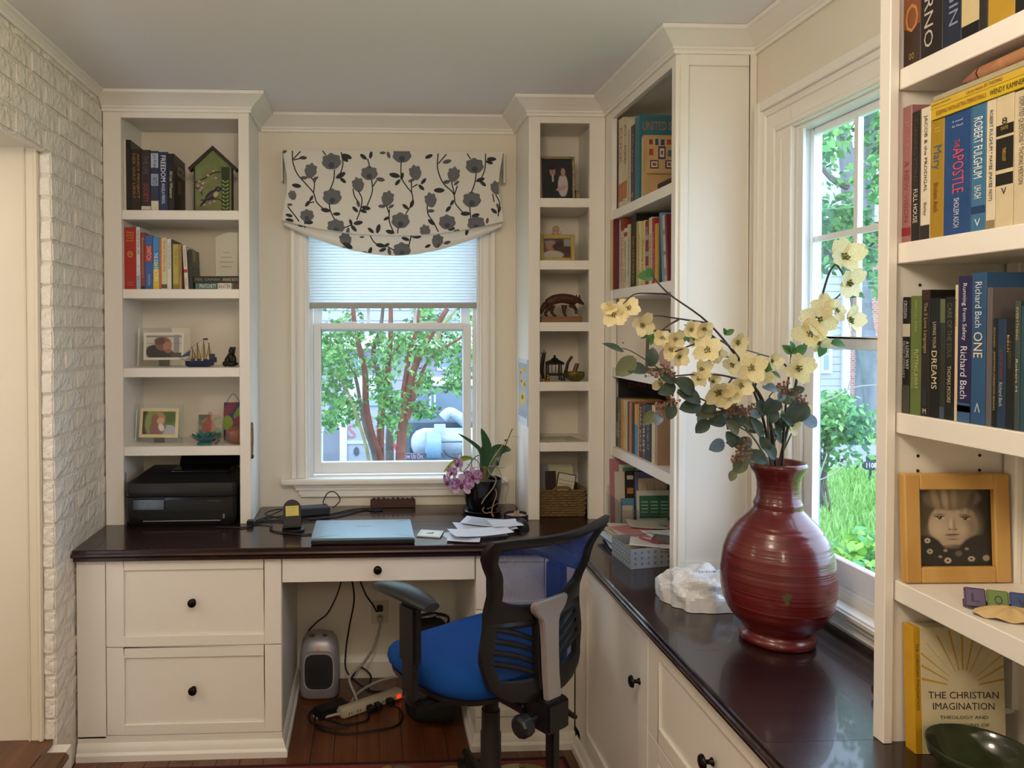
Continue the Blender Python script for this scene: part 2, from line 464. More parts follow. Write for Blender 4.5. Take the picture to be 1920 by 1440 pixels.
# ---------------------------------------------------------------- back window
def casing_strip(mb, a0, a1, b0, b1, axis, face, outdir):
    pass
w1 = sroot('window_1', (.11, YB, .86), 'white double-hung window behind the desk')
cas = MB()
for (x0, x1, sgn) in ((-.335, -.268, 1), (.493, .56, -1)):
    cas.box(x0, x1, YB-.012, YB+.001, .885, 2.2)
    xo = x0 if sgn > 0 else x1; xi = x1 if sgn > 0 else x0
    cas.box(min(xo, xo+sgn*.02), max(xo, xo+sgn*.02), YB-.022, YB-.012, .885, 2.2)
    cas.box(min(xo+sgn*.026, xo+sgn*.034), max(xo+sgn*.026, xo+sgn*.034), YB-.017, YB-.012, .885, 2.2)
    cas.box(min(xi, xi-sgn*.01), max(xi, xi-sgn*.01), YB-.018, YB-.012, .885, 2.2)
cas.box(-.268, .493, YB-.0125, YB+.001, 2.14, 2.2)
cas.build('casing', M_TRIM, w1, bevel=.0025)
MB().box(-.377, .612, YB-.05, YB+.08, .862, .886).build('sill', M_TRIM, w1, bevel=.005, seg=2, smooth=50)
apr = MB()
for (dx, d, z0, z1) in ((.0, .026, .846, .862), (.006, .02, .832, .847), (.02, .014, .812, .833), (.03, .018, .803, .813)):
    apr.prism([(-.325+dx, YB-d), (.56-dx, YB-d), (.56-dx, YB+.001), (-.325+dx, YB+.001)], z0, z1)
apr.build('apron', M_TRIM, w1, bevel=.002)
jb = MB().box(WX0-.001, WX0+.012, YB, 3.415, WZ0, WZ1).box(WX1-.012, WX1+.001, YB, 3.415, WZ0, WZ1).box(WX0, WX1, YB, 3.415, WZ1-.015, WZ1).box(WX0, WX1, YB+.075, 3.43, WZ0-.01, .897)
jb.box(WX0+.012, WX0+.026, 3.315, 3.325, WZ0, WZ1).box(WX1-.026, WX1-.012, 3.315, 3.325, WZ0, WZ1)
jb.build('jamb', M_SASH, w1, bevel=.001)
def sash(parent, x0, x1, z0, z1, gx0, gx1, gz0, gz1, y, th=.03, axis='y', name='sash'):
    def bx(mb, a0, a1, c0, c1, t0, t1):
        if axis == 'y': mb.box(a0, a1, t0, t1, c0, c1)
        else: mb.box(t0, t1, a0, a1, c0, c1)
        return mb
    m_ = MB()
    bx(m_, x0, gx0, z0, z1, y, y+th); bx(m_, gx1, x1, z0, z1, y, y+th); bx(m_, gx0, gx1, z0, gz0, y, y+th); bx(m_, gx0, gx1, gz1, z1, y, y+th)
    s_ = m_.build(name, M_SASH, parent, bevel=.003)
    bx(MB(), gx0-.004, gx1+.004, gz0-.004, gz1+.004, y+th*.45, y+th*.45+.003).build('pane', GLASS, s_, fixn=False)
    return s_
sash(w1, -.243, .461, .898, 1.562, -.209, .426, .946, 1.537, 3.322)
us = sash(w1, -.243, .461, 1.53, 2.13, -.205, .42, 1.555, 2.09, 3.358)
for xm in (.002, .212): MB().box(xm-.007, xm+.007, 3.366, 3.38, 1.555, 2.09).build('muntin', M_SASH, us)
for xm in (-.085, .275):
    MB().prism([(xm-.034, 3.325), (xm+.034, 3.325), (xm+.026, 3.35), (xm-.026, 3.35)], 1.56, 1.571).build('latch', M_SASH, w1, bevel=.003)
# ---------------------------------------------------------------- right window
w2 = sroot('window_2', (XR, 1.8, .8), 'white double-hung window beside the red vase')
cas = MB()
def cas2(y0, y1, z0, z1):
    cas.box(XR-.016, XR+.001, y0, y1, z0, z1)
cas2(2.087, 2.268, .83, 2.228); cas2(1.318, 1.499, .83, 2.228); cas2(1.499, 2.087, 2.113, 2.228)
for (a, b, d) in ((0, .03, .012), (.042, .052, .006), (.095, .11, .008), (.125, .14, .004)):
    for (yo, sg) in ((2.268, -1), (1.318, 1)):
        y0, y1 = sorted((yo+sg*a, yo+sg*b)); cas.box(XR-.016-d, XR-.014, y0, y1, .83, 2.228-(a if b <= .12 else .13))
    if b <= .12: cas.box(XR-.0155-d, XR-.014, 1.318+b, 2.268-b, 2.228-b, 2.228-a)
cas.build('casing', M_TRIM, w2, bevel=.003)
MB().box(XR-.04, XR+.06, 1.33, 2.285, .815, .836).build('sill', M_TRIM, w2, bevel=.006, seg=2, smooth=50)
ap = MB().box(XR-.012, XR+.001, 1.35, 2.265, .775, .815).box(XR-.026, XR-.01, 1.35, 2.265, .798, .815).box(XR-.02, XR-.01, 1.35, 2.265, .775, .783)
ap.build('apron', M_TRIM, w2, bevel=.003)
jb = MB().box(XR, 1.292, VY1-.012, VY1+.001, VZ0, VZ1).box(XR, 1.292, VY0-.001, VY0+.012, VZ0, VZ1).box(XR, 1.292, VY0+.012, VY1-.012, VZ1-.012, VZ1+.001)
jb.box(XR+.005, 1.30, VY0, VY1, VZ0-.012, VZ0+.012)
jb.box(XR+.002, XR+.011, VY1-.034, VY1-.012, VZ0+.012, VZ1-.012).box(XR+.002, XR+.011, VY0+.012, VY0+.034, VZ0+.012, VZ1-.012)
jb.build('jamb', M_SASH, w2, bevel=.001)
ls = sash(w2, 1.510, 2.072, .868, 1.515, 1.567, 2.015, .935, 1.485, 1.232, .021, axis='x')
us = sash(w2, 1.510, 2.076, 1.485, 2.105, 1.526, 2.060, 1.515, 2.082, 1.256, .021, axis='x')
MB().box(1.256, 1.292, 2.0745, 2.0765, .868, 1.49).build('track', mat('grey sash track', '7b8d94', .5), w2)
for ym in (1.703, 1.879): MB().box(1.258, 1.272, ym-.008, ym+.008, 1.515, 2.082).build('muntin', M_SASH, us)
MB().box(1.2585, 1.2715, 1.526, 2.060, 1.782, 1.798).build('muntin', M_SASH, us)
# ---------------------------------------------------------------- cellular shade and valance
sh = thing('cellular_shade', 'white pleated cellular shade half lowered in the desk window', 'blind', (.115, 3.30, 1.63))
M_CELL = translucent('pleated shade fabric', 'e9eef2', .8, .6)
rings = []; zz = 1.652; npl = 36; pz = (2.13-1.652)/npl
pr = []
for i in range(npl): pr += [(3.293, zz+i*pz), (3.2995, zz+(i+.5)*pz)]
pr.append((3.293, 2.13))
pts = pr+[(y+.012, z) for y, z in pr[::-1]]
m_ = MB(); nn = len(pr)
vs = [(-.255, y, z) for y, z in pr]+[(.481, y, z) for y, z in pr]
m_.add(vs, [(i, i+1, nn+i+1, nn+i) for i in range(nn-1)])
m_.build('pleats', M_CELL, sh)
MB().box(-.257, .483, 3.288, 3.308, 1.63, 1.654).build('bottom_rail', mat('grey rail', 'a4a49c', .5), sh, bevel=.003)
MB().box(-.257, .483, 3.287, 3.312, 2.125, 2.148).build('head_rail', M_SASH, sh, bevel=.002)
# lamps behind the viewer, and an unseen hall lamp added for warm light
def ceiling_lamp(x, y, z, watts, label, rad=.16, col=(1, .84, .665)):
    t = thing('ceiling_lamp', label, 'lamp', (x, y, z))
    MB().lathe([(.0, 0), (.17, 0), (.175, -.012), (.165, -.03), (.0, -.03)], 32, (x, y, z)).build('base', M_SASH, t, smooth=True)
    MB().lathe([(.155, -.03), (.15, -.055), (.12, -.085), (.06, -.105), (.004, -.11)], 32, (x, y, z)).build('diffuser', mat('lamp diffuser', 'fff2dc', .4, emit='ffdcb0', estr=3), t, smooth=True)
    d = bpy.data.lights.new('bulb', 'POINT'); d.energy = watts; d.color = col; d.shadow_soft_size = rad
    o = bpy.data.objects.new('bulb', d); COL.objects.link(o); o.parent = t; o.location = (0, 0, -.28)
    return t
ceiling_lamp(-.05, .75, CEIL, LAMP_W, 'frosted dome ceiling lamp nearer the desk')
ceiling_lamp(.05, -1.3, CEIL, LAMP_W, 'frosted dome ceiling lamp at the far end behind the viewer')
ceiling_lamp(-1.95, 1.4, CEIL, HALL_W, 'unseen ceiling lamp added in the hall to warm the doorway')
# ================================================================== BUILT-INS
def shelf_unit(name, label, loc): return thing(name, label, 'bookcase', loc)
# --- left bookcase
bl = shelf_unit('bookcase', 'tall white bookcase above the printer beside the brick wall', (-.75, 3.14, .76))
MB().box(XL+.003, -.970, 3.0, 3.02, .76, 2.40).build('stile', M_WHITE, bl, bevel=.0012)
MB().box(-.512, -.470, 3.0, 3.02, .76, 2.40).build('stile', M_WHITE, bl, bevel=.0012)
MB().box(-.970, -.512, 3.0, 3.02, 2.372, 2.40).build('rail', M_WHITE, bl, bevel=.0012)
MB().box(-.988, -.970, 3.02, 3.278, .76, 2.40).build('side_panel', M_WHITE, bl)
MB().box(-.490, -.470, 3.02, YB, .76, 2.40).build('side_panel', M_WHITE, bl)
MB().box(-.988, -.490, 3.270, 3.282, .76, 2.40).build('back_panel', mat('cabinet back paint', 'e6dfcf', .45), bl)
MB().box(-.970, -.490, 3.02, 3.270, 2.385, 2.40).build('top_panel', M_WHITE, bl)
MB().box(-.476, -.466, 3.274, YB-.0005, .76, 2.394).build('scribe_strip', M_WHITE, bl)
for z in (2.010, 1.698, 1.385, 1.072):
    MB().box(-.9695, -.5, 3.004, 3.268, z-.037, z).build('shelf', M_WHITE, bl, bevel=.0012)
# --- narrow bookcase
bn = shelf_unit('bookcase', 'narrow white bookcase above the wicker basket right of the window', (.81, 3.14, .76))
MB().box(.650, .697, 3.0, 3.02, .76, 2.40).build('stile', M_WHITE, bn, bevel=.0012)
MB().box(.899, .963, 3.0, 3.02, .76, 2.40).build('stile', M_WHITE, bn, bevel=.0012)
MB().box(.697, .899, 3.0, 3.02, 2.369, 2.40).build('rail', M_WHITE, bn, bevel=.0012)
MB().box(.650, .668, 3.02, YB, .76, 2.40).build('side_panel', M_WHITE, bn)
MB().box(.930, .948, 3.02, 3.282, .76, 2.40).build('side_panel', M_WHITE, bn)
MB().box(.668, .930, 3.270, 3.282, .76, 2.40).build('back_panel', MATS[('cabinet back paint', 'e6dfcf')], bn)
MB().box(.668, .930, 3.02, 3.270, 2.385, 2.40).build('top_panel', M_WHITE, bn)
MB().box(.646, .656, 3.274, YB-.0005, .76, 2.394).build('scribe_strip', M_WHITE, bn)
for z in (2.068, 1.816, 1.565, 1.322, 1.075):
    MB().box(.669, .929, 3.004, 3.268, z-.037, z).build('shelf', M_WHITE, bn, bevel=.0012)
# --- far right bookcase (opens to the left)
bf = shelf_unit('bookcase', 'deep white bookcase of cookbooks in the right corner', (1.09, 2.65, .76))
MB().box(.963, .983, 2.307, 2.338, .76, 2.40).build('stile', M_WHITE, bf, bevel=.0012)
MB().box(.963, .983, 2.916, 2.999, .76, 2.40).build('stile', M_WHITE, bf, bevel=.0012)
MB().box(.963, .983, 2.338, 2.916, 2.366, 2.40).build('rail', M_WHITE, bf, bevel=.0012)
MB().box(.983, XR-.001, 2.309, 2.327, .76, 2.40).build('side_panel', M_WHITE, bf)
MB().box(.983, XR-.001, 2.945, 2.963, .76, 2.40).build('side_panel', M_WHITE, bf)
MB().box(XR-.014, XR-.002, 2.327, 2.945, .76, 2.40).build('back_panel', MATS[('cabinet back paint', 'e6dfcf')], bf)
MB().box(.983, XR-.014, 2.327, 2.945, 2.385, 2.40).build('top_panel', M_WHITE, bf)
ep = MB().box(.975, 1.0, 2.3, 2.309, .80, 2.395).box(1.195, XR-.001, 2.3, 2.309, .80, 2.395).box(1.0, 1.195, 2.3, 2.309, 2.36, 2.395).box(.975, XR-.001, 2.3, 2.309, .76, .80)
ep.build('end_panel_frame', M_WHITE, bf, bevel=.0015)
for z in (2.004, 1.692, 1.385, 1.072):
    MB().box(.966, XR-.015, 2.328, 2.944, z-.036, z).build('shelf', M_WHITE, bf, bevel=.0012)
M_HOLE = mat('shelf pin hole', '2a241e', .8)
for z in (1.56, 1.592, 1.45, 1.482, 1.60+.05, 1.25, 1.282, 2.2, 2.232):
    MB().lathe([(.0028, 0), (.0028, .001), (0, .001)], 8, M=Matrix.Translation((1.02, 2.945, z)) @ Matrix.Rotation(R(90), 4, 'X')).build('pin_hole', M_HOLE, bf)
# --- near right bookcase
br = shelf_unit('bookcase', 'white bookcase closest to the viewer at the right edge', (1.09, .9, .76))
MB().box(.963, .981, 1.344, 1.373, .76, 2.40).build('stile', M_WHITE, br, bevel=.0015)
MB().box(.981, XR-.001, 1.352, 1.371, .76, 2.40).build('side_panel', M_WHITE, br)
MB().box(XR-.014, XR-.002, .3, 1.352, .76, 2.40).build('back_panel', MATS[('cabinet back paint', 'e6dfcf')], br)
MB().box(.963, .981, .3, 1.344, 2.366, 2.40).build('rail', M_WHITE, br)
MB().box(.963, XR-.001, .28, .3, .76, 2.40).build('side_panel', M_WHITE, br)
for z in (2.018, 1.697, 1.382, 1.068):
    MB().box(.984, XR-.015, .3, 1.3515, z-.038, z).build('shelf', M_WHITE, br, bevel=.0015)
for (xx, z) in ((1.03, 1.93), (1.03, 1.62), (1.03, 1.592), (1.15, 1.592), (1.15, 1.62), (1.03, 1.30), (1.03, 1.272), (1.15, 1.272), (1.15, 1.244), (1.15, 1.30)):
    MB().lathe([(.003, 0), (.003, .001), (0, .001)], 8, M=Matrix.Translation((xx, 1.352, z)) @ Matrix.Rotation(R(90), 4, 'X')).build('pin_hole', M_HOLE, br)
# --- worktop
wt = thing('worktop', 'dark espresso L-shaped worktop with moulded edge', 'worktop', (0, 2.9, .718))
def lring(d, z):
    fy, fx = 2.668-d, .745-d
    return [(XL+.002, YB-.001, z), (XL+.002-(.006 if d > .008 else 0), fy, z), (fx, fy, z), (fx, 1.3602, z), (XR-.001, 1.3602, z), (XR-.001, YB-.001, z)]
PROF = [(0, .718), (0, .729), (.004, .732), (.010, .735), (.012, .740), (.010, .745), (.006, .748), (.006, .757), (.003, .760)]
MB().loft([lring(d, z) for d, z in PROF]).build('slab', M_TOP, wt, smooth=30)
def nring(d, z):
    fx = .745-d
    return [(fx, 1.3594, z), (fx, .2, z), (XR-.001, .2, z), (XR-.001, 1.3594, z)]
MB().loft([nring(d, z) for d, z in PROF]).build('slab', M_TOP, wt, smooth=30)
# --- base cabinets
def knob(parent, p, d, r=.0155):
    """knob standing on a front at p, facing direction d"""
    q = Vector((0, 0, 1)).rotation_difference(Vector(d)).to_matrix().to_4x4()
    k_ = MB().lathe([(.0095, 0), (.009, .003), (.0055, .006), (.005, .014), (.009, .018), (r, .021), (r, .024), (r*.8, .029), (r*.3, .031), (0, .031)], 20, M=Matrix.Translation(p) @ q)
    return k_.build('knob', M_KNOB, parent, smooth=50)
def front(parent, name, a0, a1, z0, z1, axis, face, fw=.062, shaker=True):
    """shaker front on plane axis=face, facing the room (towards -axis)"""
    m_ = MB(); g = .0012
    a0 += g; a1 -= g; z0 += g; z1 -= g
    def bx(p0, p1, c0, c1, t0, t1):
        if axis == 'y': m_.box(p0, p1, face+t0, face+t1, c0, c1)
        else: m_.box(face+t0, face+t1, p0, p1, c0, c1)
    if shaker:
        bx(a0, a0+fw, z0, z1, 0, .02); bx(a1-fw, a1, z0, z1, 0, .02); bx(a0+fw, a1-fw, z0, z0+fw*.62, 0, .02); bx(a0+fw, a1-fw, z1-fw*.62, z1, 0, .02)
        bx(a0+fw-.001, a1-fw+.001, z0+fw*.62-.001, z1-fw*.62+.001, .008, .018)
    else: bx(a0, a1, z0, z1, 0, .02)
    return m_.build(name, M_WHITE, parent, bevel=.0018)
c1 = thing('drawer_cabinet', 'white two-drawer base cabinet left of the kneehole', 'cabinet', (-.62, 2.95, 0))
MB().box(-.937, -.313, 2.712, 3.27, .075, .718).build('body', M_WHITE, c1)
MB().box(XL+.004, -.9385, 2.69, 2.715, .075, .718).build('filler_strip', M_WHITE, c1, bevel=.001)
MB().box(XL+.004, -.3125, 2.69, 2.715, .055, .0815).build('toe_rail', M_WHITE, c1)
for (z0, z1, zk) in ((.402, .7165, .564), (.083, .401, .248)):
    d_ = front(c1, 'drawer', -.937, -.3125, z0, z1, 'y', 2.69)
    knob(d_, (-.628, 2.69, zk), (0, -1, 0))
SKIRT = [(-.02, .0), (.020, 0), (.020, .022), (.017, .026), (.012, .030), (.010, .044), (.006, .052), (.003, .058), (-.02, .058)]
sweep(SKIRT, [(XL+.004, 2.69), (-.3125, 2.69), (-.3125, 3.26)]).build('skirting', M_TRIM, c1, smooth=30)
c2 = thing('desk_drawer', 'shallow white pencil drawer under the worktop above the kneehole', 'drawer', (.04, 2.8, .62))
d_ = front(c2, 'drawer', -.311, .388, .624, .7165, 'y', 2.69, shaker=False)
knob(d_, (.033, 2.69, .672), (0, -1, 0))
MB().box(-.29, .37, 2.71, 3.1, .64, .7175).build('drawer_box', mat('drawer box wood', '5a4a3c', .7), c2)
c3 = thing('drawer_cabinet', 'narrow white three-drawer cabinet behind the blue chair', 'cabinet', (.55, 2.95, 0))
MB().box(.39, .70, 2.712, 3.27, .075, .718).build('body', M_WHITE, c3)
MB().box(.6905, .756, 2.692, 2.715, .055, .718).build('filler_strip', M_WHITE, c3, bevel=.001)
MB().box(.39, .6895, 2.69, 2.715, .055, .115).build('toe_rail', M_WHITE, c3)
for (z0, z1) in ((.513, .7165), (.307, .512), (.117, .306)):
    front(c3, 'drawer', .39, .6895, z0, z1, 'y', 2.69, fw=.045)
sweep(SKIRT, [(.39, 3.26), (.39, 2.69), (.757, 2.69)]).build('skirting', M_TRIM, c3, smooth=30)
MB().box(.43, .445, 2.688, 2.691, .083, .087).build('scuff', mat('scuff mark', '7a6a58', .8), c3)
c4 = thing('door_cabinet', 'white base cabinet with one panelled door in the corner', 'cabinet', (1.0, 2.3, 0))
MB().box(.781, XR-.002, 1.982, 3.27, .075, .718).build('body', M_WHITE, c4)
MB().box(.759, .782, 2.628, 2.689, .055, .718).build('filler_strip', M_WHITE, c4, bevel=.001)
d_ = front(c4, 'door', 1.983, 2.627, .083, .7165, 'x', .759, fw=.07)
knob(d_, (.759, 2.045, .55), (-1, 0, 0), .017)
MB().box(.759, .782, 1.982, 2.689, .055, .082).build('toe_rail', M_WHITE, c4)
sweep(SKIRT, [(.759, 2.665), (.759, 1.982)]).build('skirting', M_TRIM, c4, smooth=30)
c5 = thing('drawer_cabinet', 'white drawer cabinet under the right worktop nearest the viewer', 'cabinet', (1.0, 1.5, 0))
MB().box(.781, XR-.002, .3, 1.981, .075, .718).build('body', M_WHITE, c5)
for (y0, y1) in ((1.22, 1.981), (.45, 1.219)):
    for (z0, z1) in ((.447, .7165), (.083, .446)):
        d_ = front(c5, 'drawer', y0, y1, z0, z1, 'x', .759, fw=.07)
        knob(d_, (.759, (y0+y1)/2, (z0+z1)/2), (-1, 0, 0), .017)
MB().box(.759, .782, .3, 1.981, .055, .082).build('toe_rail', M_WHITE, c5)
sweep(SKIRT, [(.759, 1.981), (.759, .3)]).build('skirting', M_TRIM, c5, smooth=30)
# ================================================================== VALANCE
va = thing('valance', 'cream window valance printed with grey poppies and dark vines', 'valance', (.115, 3.25, 2.3))
VYP = 3.214
def vedge(z):     # half-pinch of the side edges by height
    t = max(0, min(1, (2.30-z)/.3))
    return .020*math.sin(PI*min(1, t*1.05))**1.3
def zfold(x):
    s = (x-.113)/.484; return 2.004-.066*max(0, 1-s*s)
def zbot(x):
    s = (x-.113)/.47; return 1.983-.130*max(0, 1-abs(s)**1.8)
def ymain(x, z):
    t = (2.30-z)/.33
    return VYP-.010*math.sin(PI*max(0, min(1, t)))-.006*max(0, t)+.0025*math.sin(x*38+z*6)*max(0, t)
def yswag(x, z):
    a, b = zfold(x), zbot(x); t = max(0, min(1, (a-z)/max(.02, a-b)))
    return VYP+.012-.016*math.sin(PI*t*.9)+.003*math.sin(x*25+z*60)
def pmain(u, v):
    z = 2.302-v*(2.302-zfold(-.36+u*.95)); e = vedge(z); x = -.362+e+u*(.946-2*e)
    return Vector((x, ymain(x, z), z))
def pswag(u, v):
    x = -.357+u*.936; a = zfold(x)+.014; z = a-v*(a-zbot(x))
    return Vector((x, yswag(x, z), z))
M_VAL = translucent('valance linen', 'efebe2', .85, .22)
MB().sheet(pmain, 48, 20, -.002).build('panel', M_VAL, va, smooth=60)
MB().sheet(pswag, 48, 10, -.002).build('swag', M_VAL, va, smooth=60)
MB().box(-.367, -.362, VYP+.001, YB-.001, 2.17, 2.30).box(.588, .593, VYP+.001, YB-.001, 2.17, 2.30).box(-.367, .593, VYP+.002, YB-.001, 2.296, 2.302).build('return', M_VAL, va)
VP = lambda X, Y: at(480+X/3.6, 160+Y/3.6, Y=VYP-.004)
def onval(p):
    x, z = p.x, p.z
    if z > zfold(x)+.001: return Vector((x, ymain(x, z)-.0012, z))
    return Vector((x, yswag(x, z)-.0012, z))
def inval(p): return p.z < 2.301 and -.352 < p.x < .578 and p.z > zbot(p.x)+.002
def clampv(p):
    p = p.copy(); p.z = max(min(p.z, 2.3005), zbot(p.x)+.003); e = vedge(p.z); p.x = max(-.361+e, min(.583-e, p.x)); return p
PM = {'flower_print': mat('grey print', '696a6d', .85), 'flower_centre_print': mat('slate print', '454c55', .85), 'pale_leaf_print': mat('mid grey print', '5b5b5e', .85), 'leaf_print': mat('charcoal print', '35363c', .85), 'vine_print': mat('vine print', '2a2728', .85)}
flm, ctm, lfm, vnm, llm = 'flower_print', 'flower_centre_print', 'leaf_print', 'vine_print', 'pale_leaf_print'
def polyprint(nm, cx, cy, pts, lift=0):
    mb = MB()
    c = VP(cx, cy); ring = [clampv(VP(cx+a, cy+b)) for a, b in pts]
    lo = zfold(c.x) if c.z > zfold(c.x) else None
    if lo is not None:
        for q in ring: q.z = max(q.z, zfold(q.x)+.002)
    else:
        for q in ring: q.z = min(q.z, zfold(q.x)-.001)
    mid = [onval(clampv((c+q)/2)) for q in ring]; rg = [onval(q) for q in ring]; n = len(rg)
    mb.add([q+Vector((0, -lift, 0)) for q in [onval(clampv(c))]+mid+rg], [(0, 1+i, 1+(i+1) % n) for i in range(n)]+[(1+i, 1+n+i, 1+n+(i+1) % n, 1+(i+1) % n) for i in range(n)])
    mb.build(nm, PM[nm], va, fixn=False)
def vflower(X, Y, r, tilt=0, bud=False):
    pts = []; n = 30
    for i in range(n):
        th = 2*PI*i/n
        if bud: rr = .98+(.13*math.cos(7*th+.3) if math.cos(th) > .25 else 0); a, b = (.86-.2*max(0, -math.cos(th)))*rr*math.sin(th), -1.05*rr*math.cos(th)
        else: rr = 1.0+.10*math.cos(7*th+.4)*(1 if math.cos(th) > 0 else .25); a, b = 1.02*rr*math.sin(th), -.86*rr*math.cos(th)
        c_, s_ = math.cos(R(tilt)), math.sin(R(tilt))
        pts.append(((a*c_-b*s_)*r, (a*s_+b*c_)*r))
    polyprint(flm, X, Y, pts)
    cpt = [(.30*r*math.cos(2*PI*i/10)*(1+.2*(i % 2)), .30*r*math.sin(2*PI*i/10)*(1+.2*(i % 2))) for i in range(10)]
    if not bud: polyprint(ctm, X, Y+.4*r, cpt, .0005)
for a in ((510, 515, 64), (515, 755, 62), (765, 595, 55), (985, 470, 62), (975, 915, 60), (1475, 545, 60), (1455, 775, 60), (540, 955, 58), (1290, 925, 56), (1485, 935, 58), (985, 1112, 58), (345, 880, 46)): vflower(*a)
for a in ((370, 580, 50, 12), (690, 675, 48, -14), (1075, 592, 50, -12), (888, 768, 50, 14), (1333, 605, 50, 12), (1178, 778, 48, -12), (1618, 695, 44, -10), (248, 745, 32, -20), (1142, 985, 42, -10), (1225, 1050, 46, 14), (605, 1040, 48, -20)): vflower(*a, bud=True)
def vleaf(X, Y, L, ang, mb=None):
    pts = []; n = 14; c_, s_ = math.cos(R(ang)), math.sin(R(ang)); L *= .62
    for i in range(n):
        th = 2*PI*i/n; a, b = L*math.cos(th), L*.46*math.sin(th)*abs(math.sin(th))**.25*(1 if True else 0)
        pts.append((a*c_-b*s_, a*s_+b*c_))
    polyprint(lfm if mb is None else mb, X, Y, pts)
LV = [(320,490,40,0),(275,680,52,10),(350,800,42,-50),(375,765,36,-60),(470,845,52,10),(545,870,42,0),(572,610,60,-30),(588,645,42,40),(612,480,60,20),(600,500,45,35),(725,482,46,40),(775,470,42,-80),(670,840,42,45),(742,830,52,10),(725,852,40,20),(935,610,60,12),(956,658,42,-50),(985,615,42,-75),(1130,650,42,-50),(1115,692,42,45),(1008,822,42,40),(1052,802,46,-70),(880,900,36,-30),(1167,480,46,-25),(1285,658,0,0),(1235,712,60,0),(1297,836,42,-50),(1322,795,36,-60),(1412,868,52,0),(1480,880,46,-15),(1512,640,50,-20),(1530,666,42,40),(1590,498,52,0),(1575,520,42,20),(1605,850,42,40),(1640,840,36,-70),(1182,925,46,40),(355,925,52,5),(228,912,46,10),(225,880,40,15),(305,945,36,0),(660,966,46,50),(690,930,52,-10),(640,925,36,70),(775,980,42,40),(825,968,52,-75),(905,990,50,15),(1010,1035,46,20),(1085,1018,52,0),(840,1080,52,10),(855,1110,42,-20),(880,1080,40,-30),(770,1118,46,-70),(735,1130,36,10),(1160,1085,36,-25),(1352,985,40,-20),(620,1082,60,30),(600,1105,40,40),(1320,970,40,-15),(1425,990,40,-70)]
for a in LV:
    if a[2]: vleaf(*a)
for a in ((318,488,40,0),(325,627,42,0),(402,632,36,-30),(840,638,50,10),(690,802,40,75),(850,818,42,0),(912,820,36,-30),(1047,645,36,-20),(1290,515,50,-15),(1285,655,46,-15),(1352,662,36,-40),(1178,850,42,0),(620,985,42,-80),(900,1122,42,75),(230,808,30,0),(1560,915,34,-80),(1630,818,34,70),(895,470,40,75),(715,1022,26,0),(1290,1062,40,-15),(855,455,34,0),(185,450,40,-20)): vleaf(*a, mb=llm)
VN = [[(245,440),(250,520),(280,600),(340,670),(390,730),(410,790),(460,840)],[(390,730),(395,660),(372,625)],[(395,660),(405,640)],[(575,450),(587,530),(570,600)],[(530,570),(525,640),(500,710)],[(495,800),(503,850),(530,905)],[(753,495),(770,560)],[(780,640),(785,720),(750,815)],[(785,690),(815,645)],[(690,715),(715,770),(705,840),(680,910)],[(655,700),(665,750),(695,800)],[(980,510),(980,620),(1020,690),(1050,730),(1055,790),(1010,870)],[(1050,730),(1047,650)],[(1055,690),(1090,670)],[(900,840),(900,920),(932,1000)],[(880,815),(900,870)],[(1230,460),(1225,560),(1260,660),(1330,730),(1345,800),(1400,865)],[(1230,530),(1285,465)],[(1338,740),(1358,680)],[(1338,740),(1318,655)],[(1550,460),(1545,560),(1520,630)],[(1485,590),(1475,660),(1450,730)],[(1440,820),(1447,900)],[(1155,810),(1160,870),(1200,930),(1230,990)],[(1615,740),(1642,800),(1632,885)],[(1595,735),(1605,790)],[(330,895),(330,962)],[(960,960),(955,1000)],[(1050,1010),(1030,1090)],[(770,1012),(795,1055),(830,1080)],[(890,1090),(930,1112)],[(215,820),(255,870),(292,920)],[(250,500),(300,445)],[(255,505),(310,490)],[(448,440),(472,470)],[(1425,460),(1450,500)],[(590,965),(650,940)],[(1235,1070),(1230,1095)],[(395,790),(345,798)],[(1420,975),(1422,1010)]]
for ln in VN:
    P = [VP(x, y) for x, y in ln]; q = spline(P, 5); wd = .0024
    L_, R_ = [], []
    for i, p in enumerate(q):
        t = (q[min(i+1, len(q)-1)]-q[max(i-1, 0)]); nn = Vector((-t.z, 0, t.x)); nn = nn.normalized() if nn.length else Vector((1, 0, 0))
        L_.append(onval(clampv(p+nn*wd))); R_.append(onval(clampv(p-nn*wd)))
    n = len(q); MB().add(L_+R_, [(i, i+1, n+i+1, n+i) for i in range(n-1)]).build(vnm, PM[vnm], va, fixn=False)
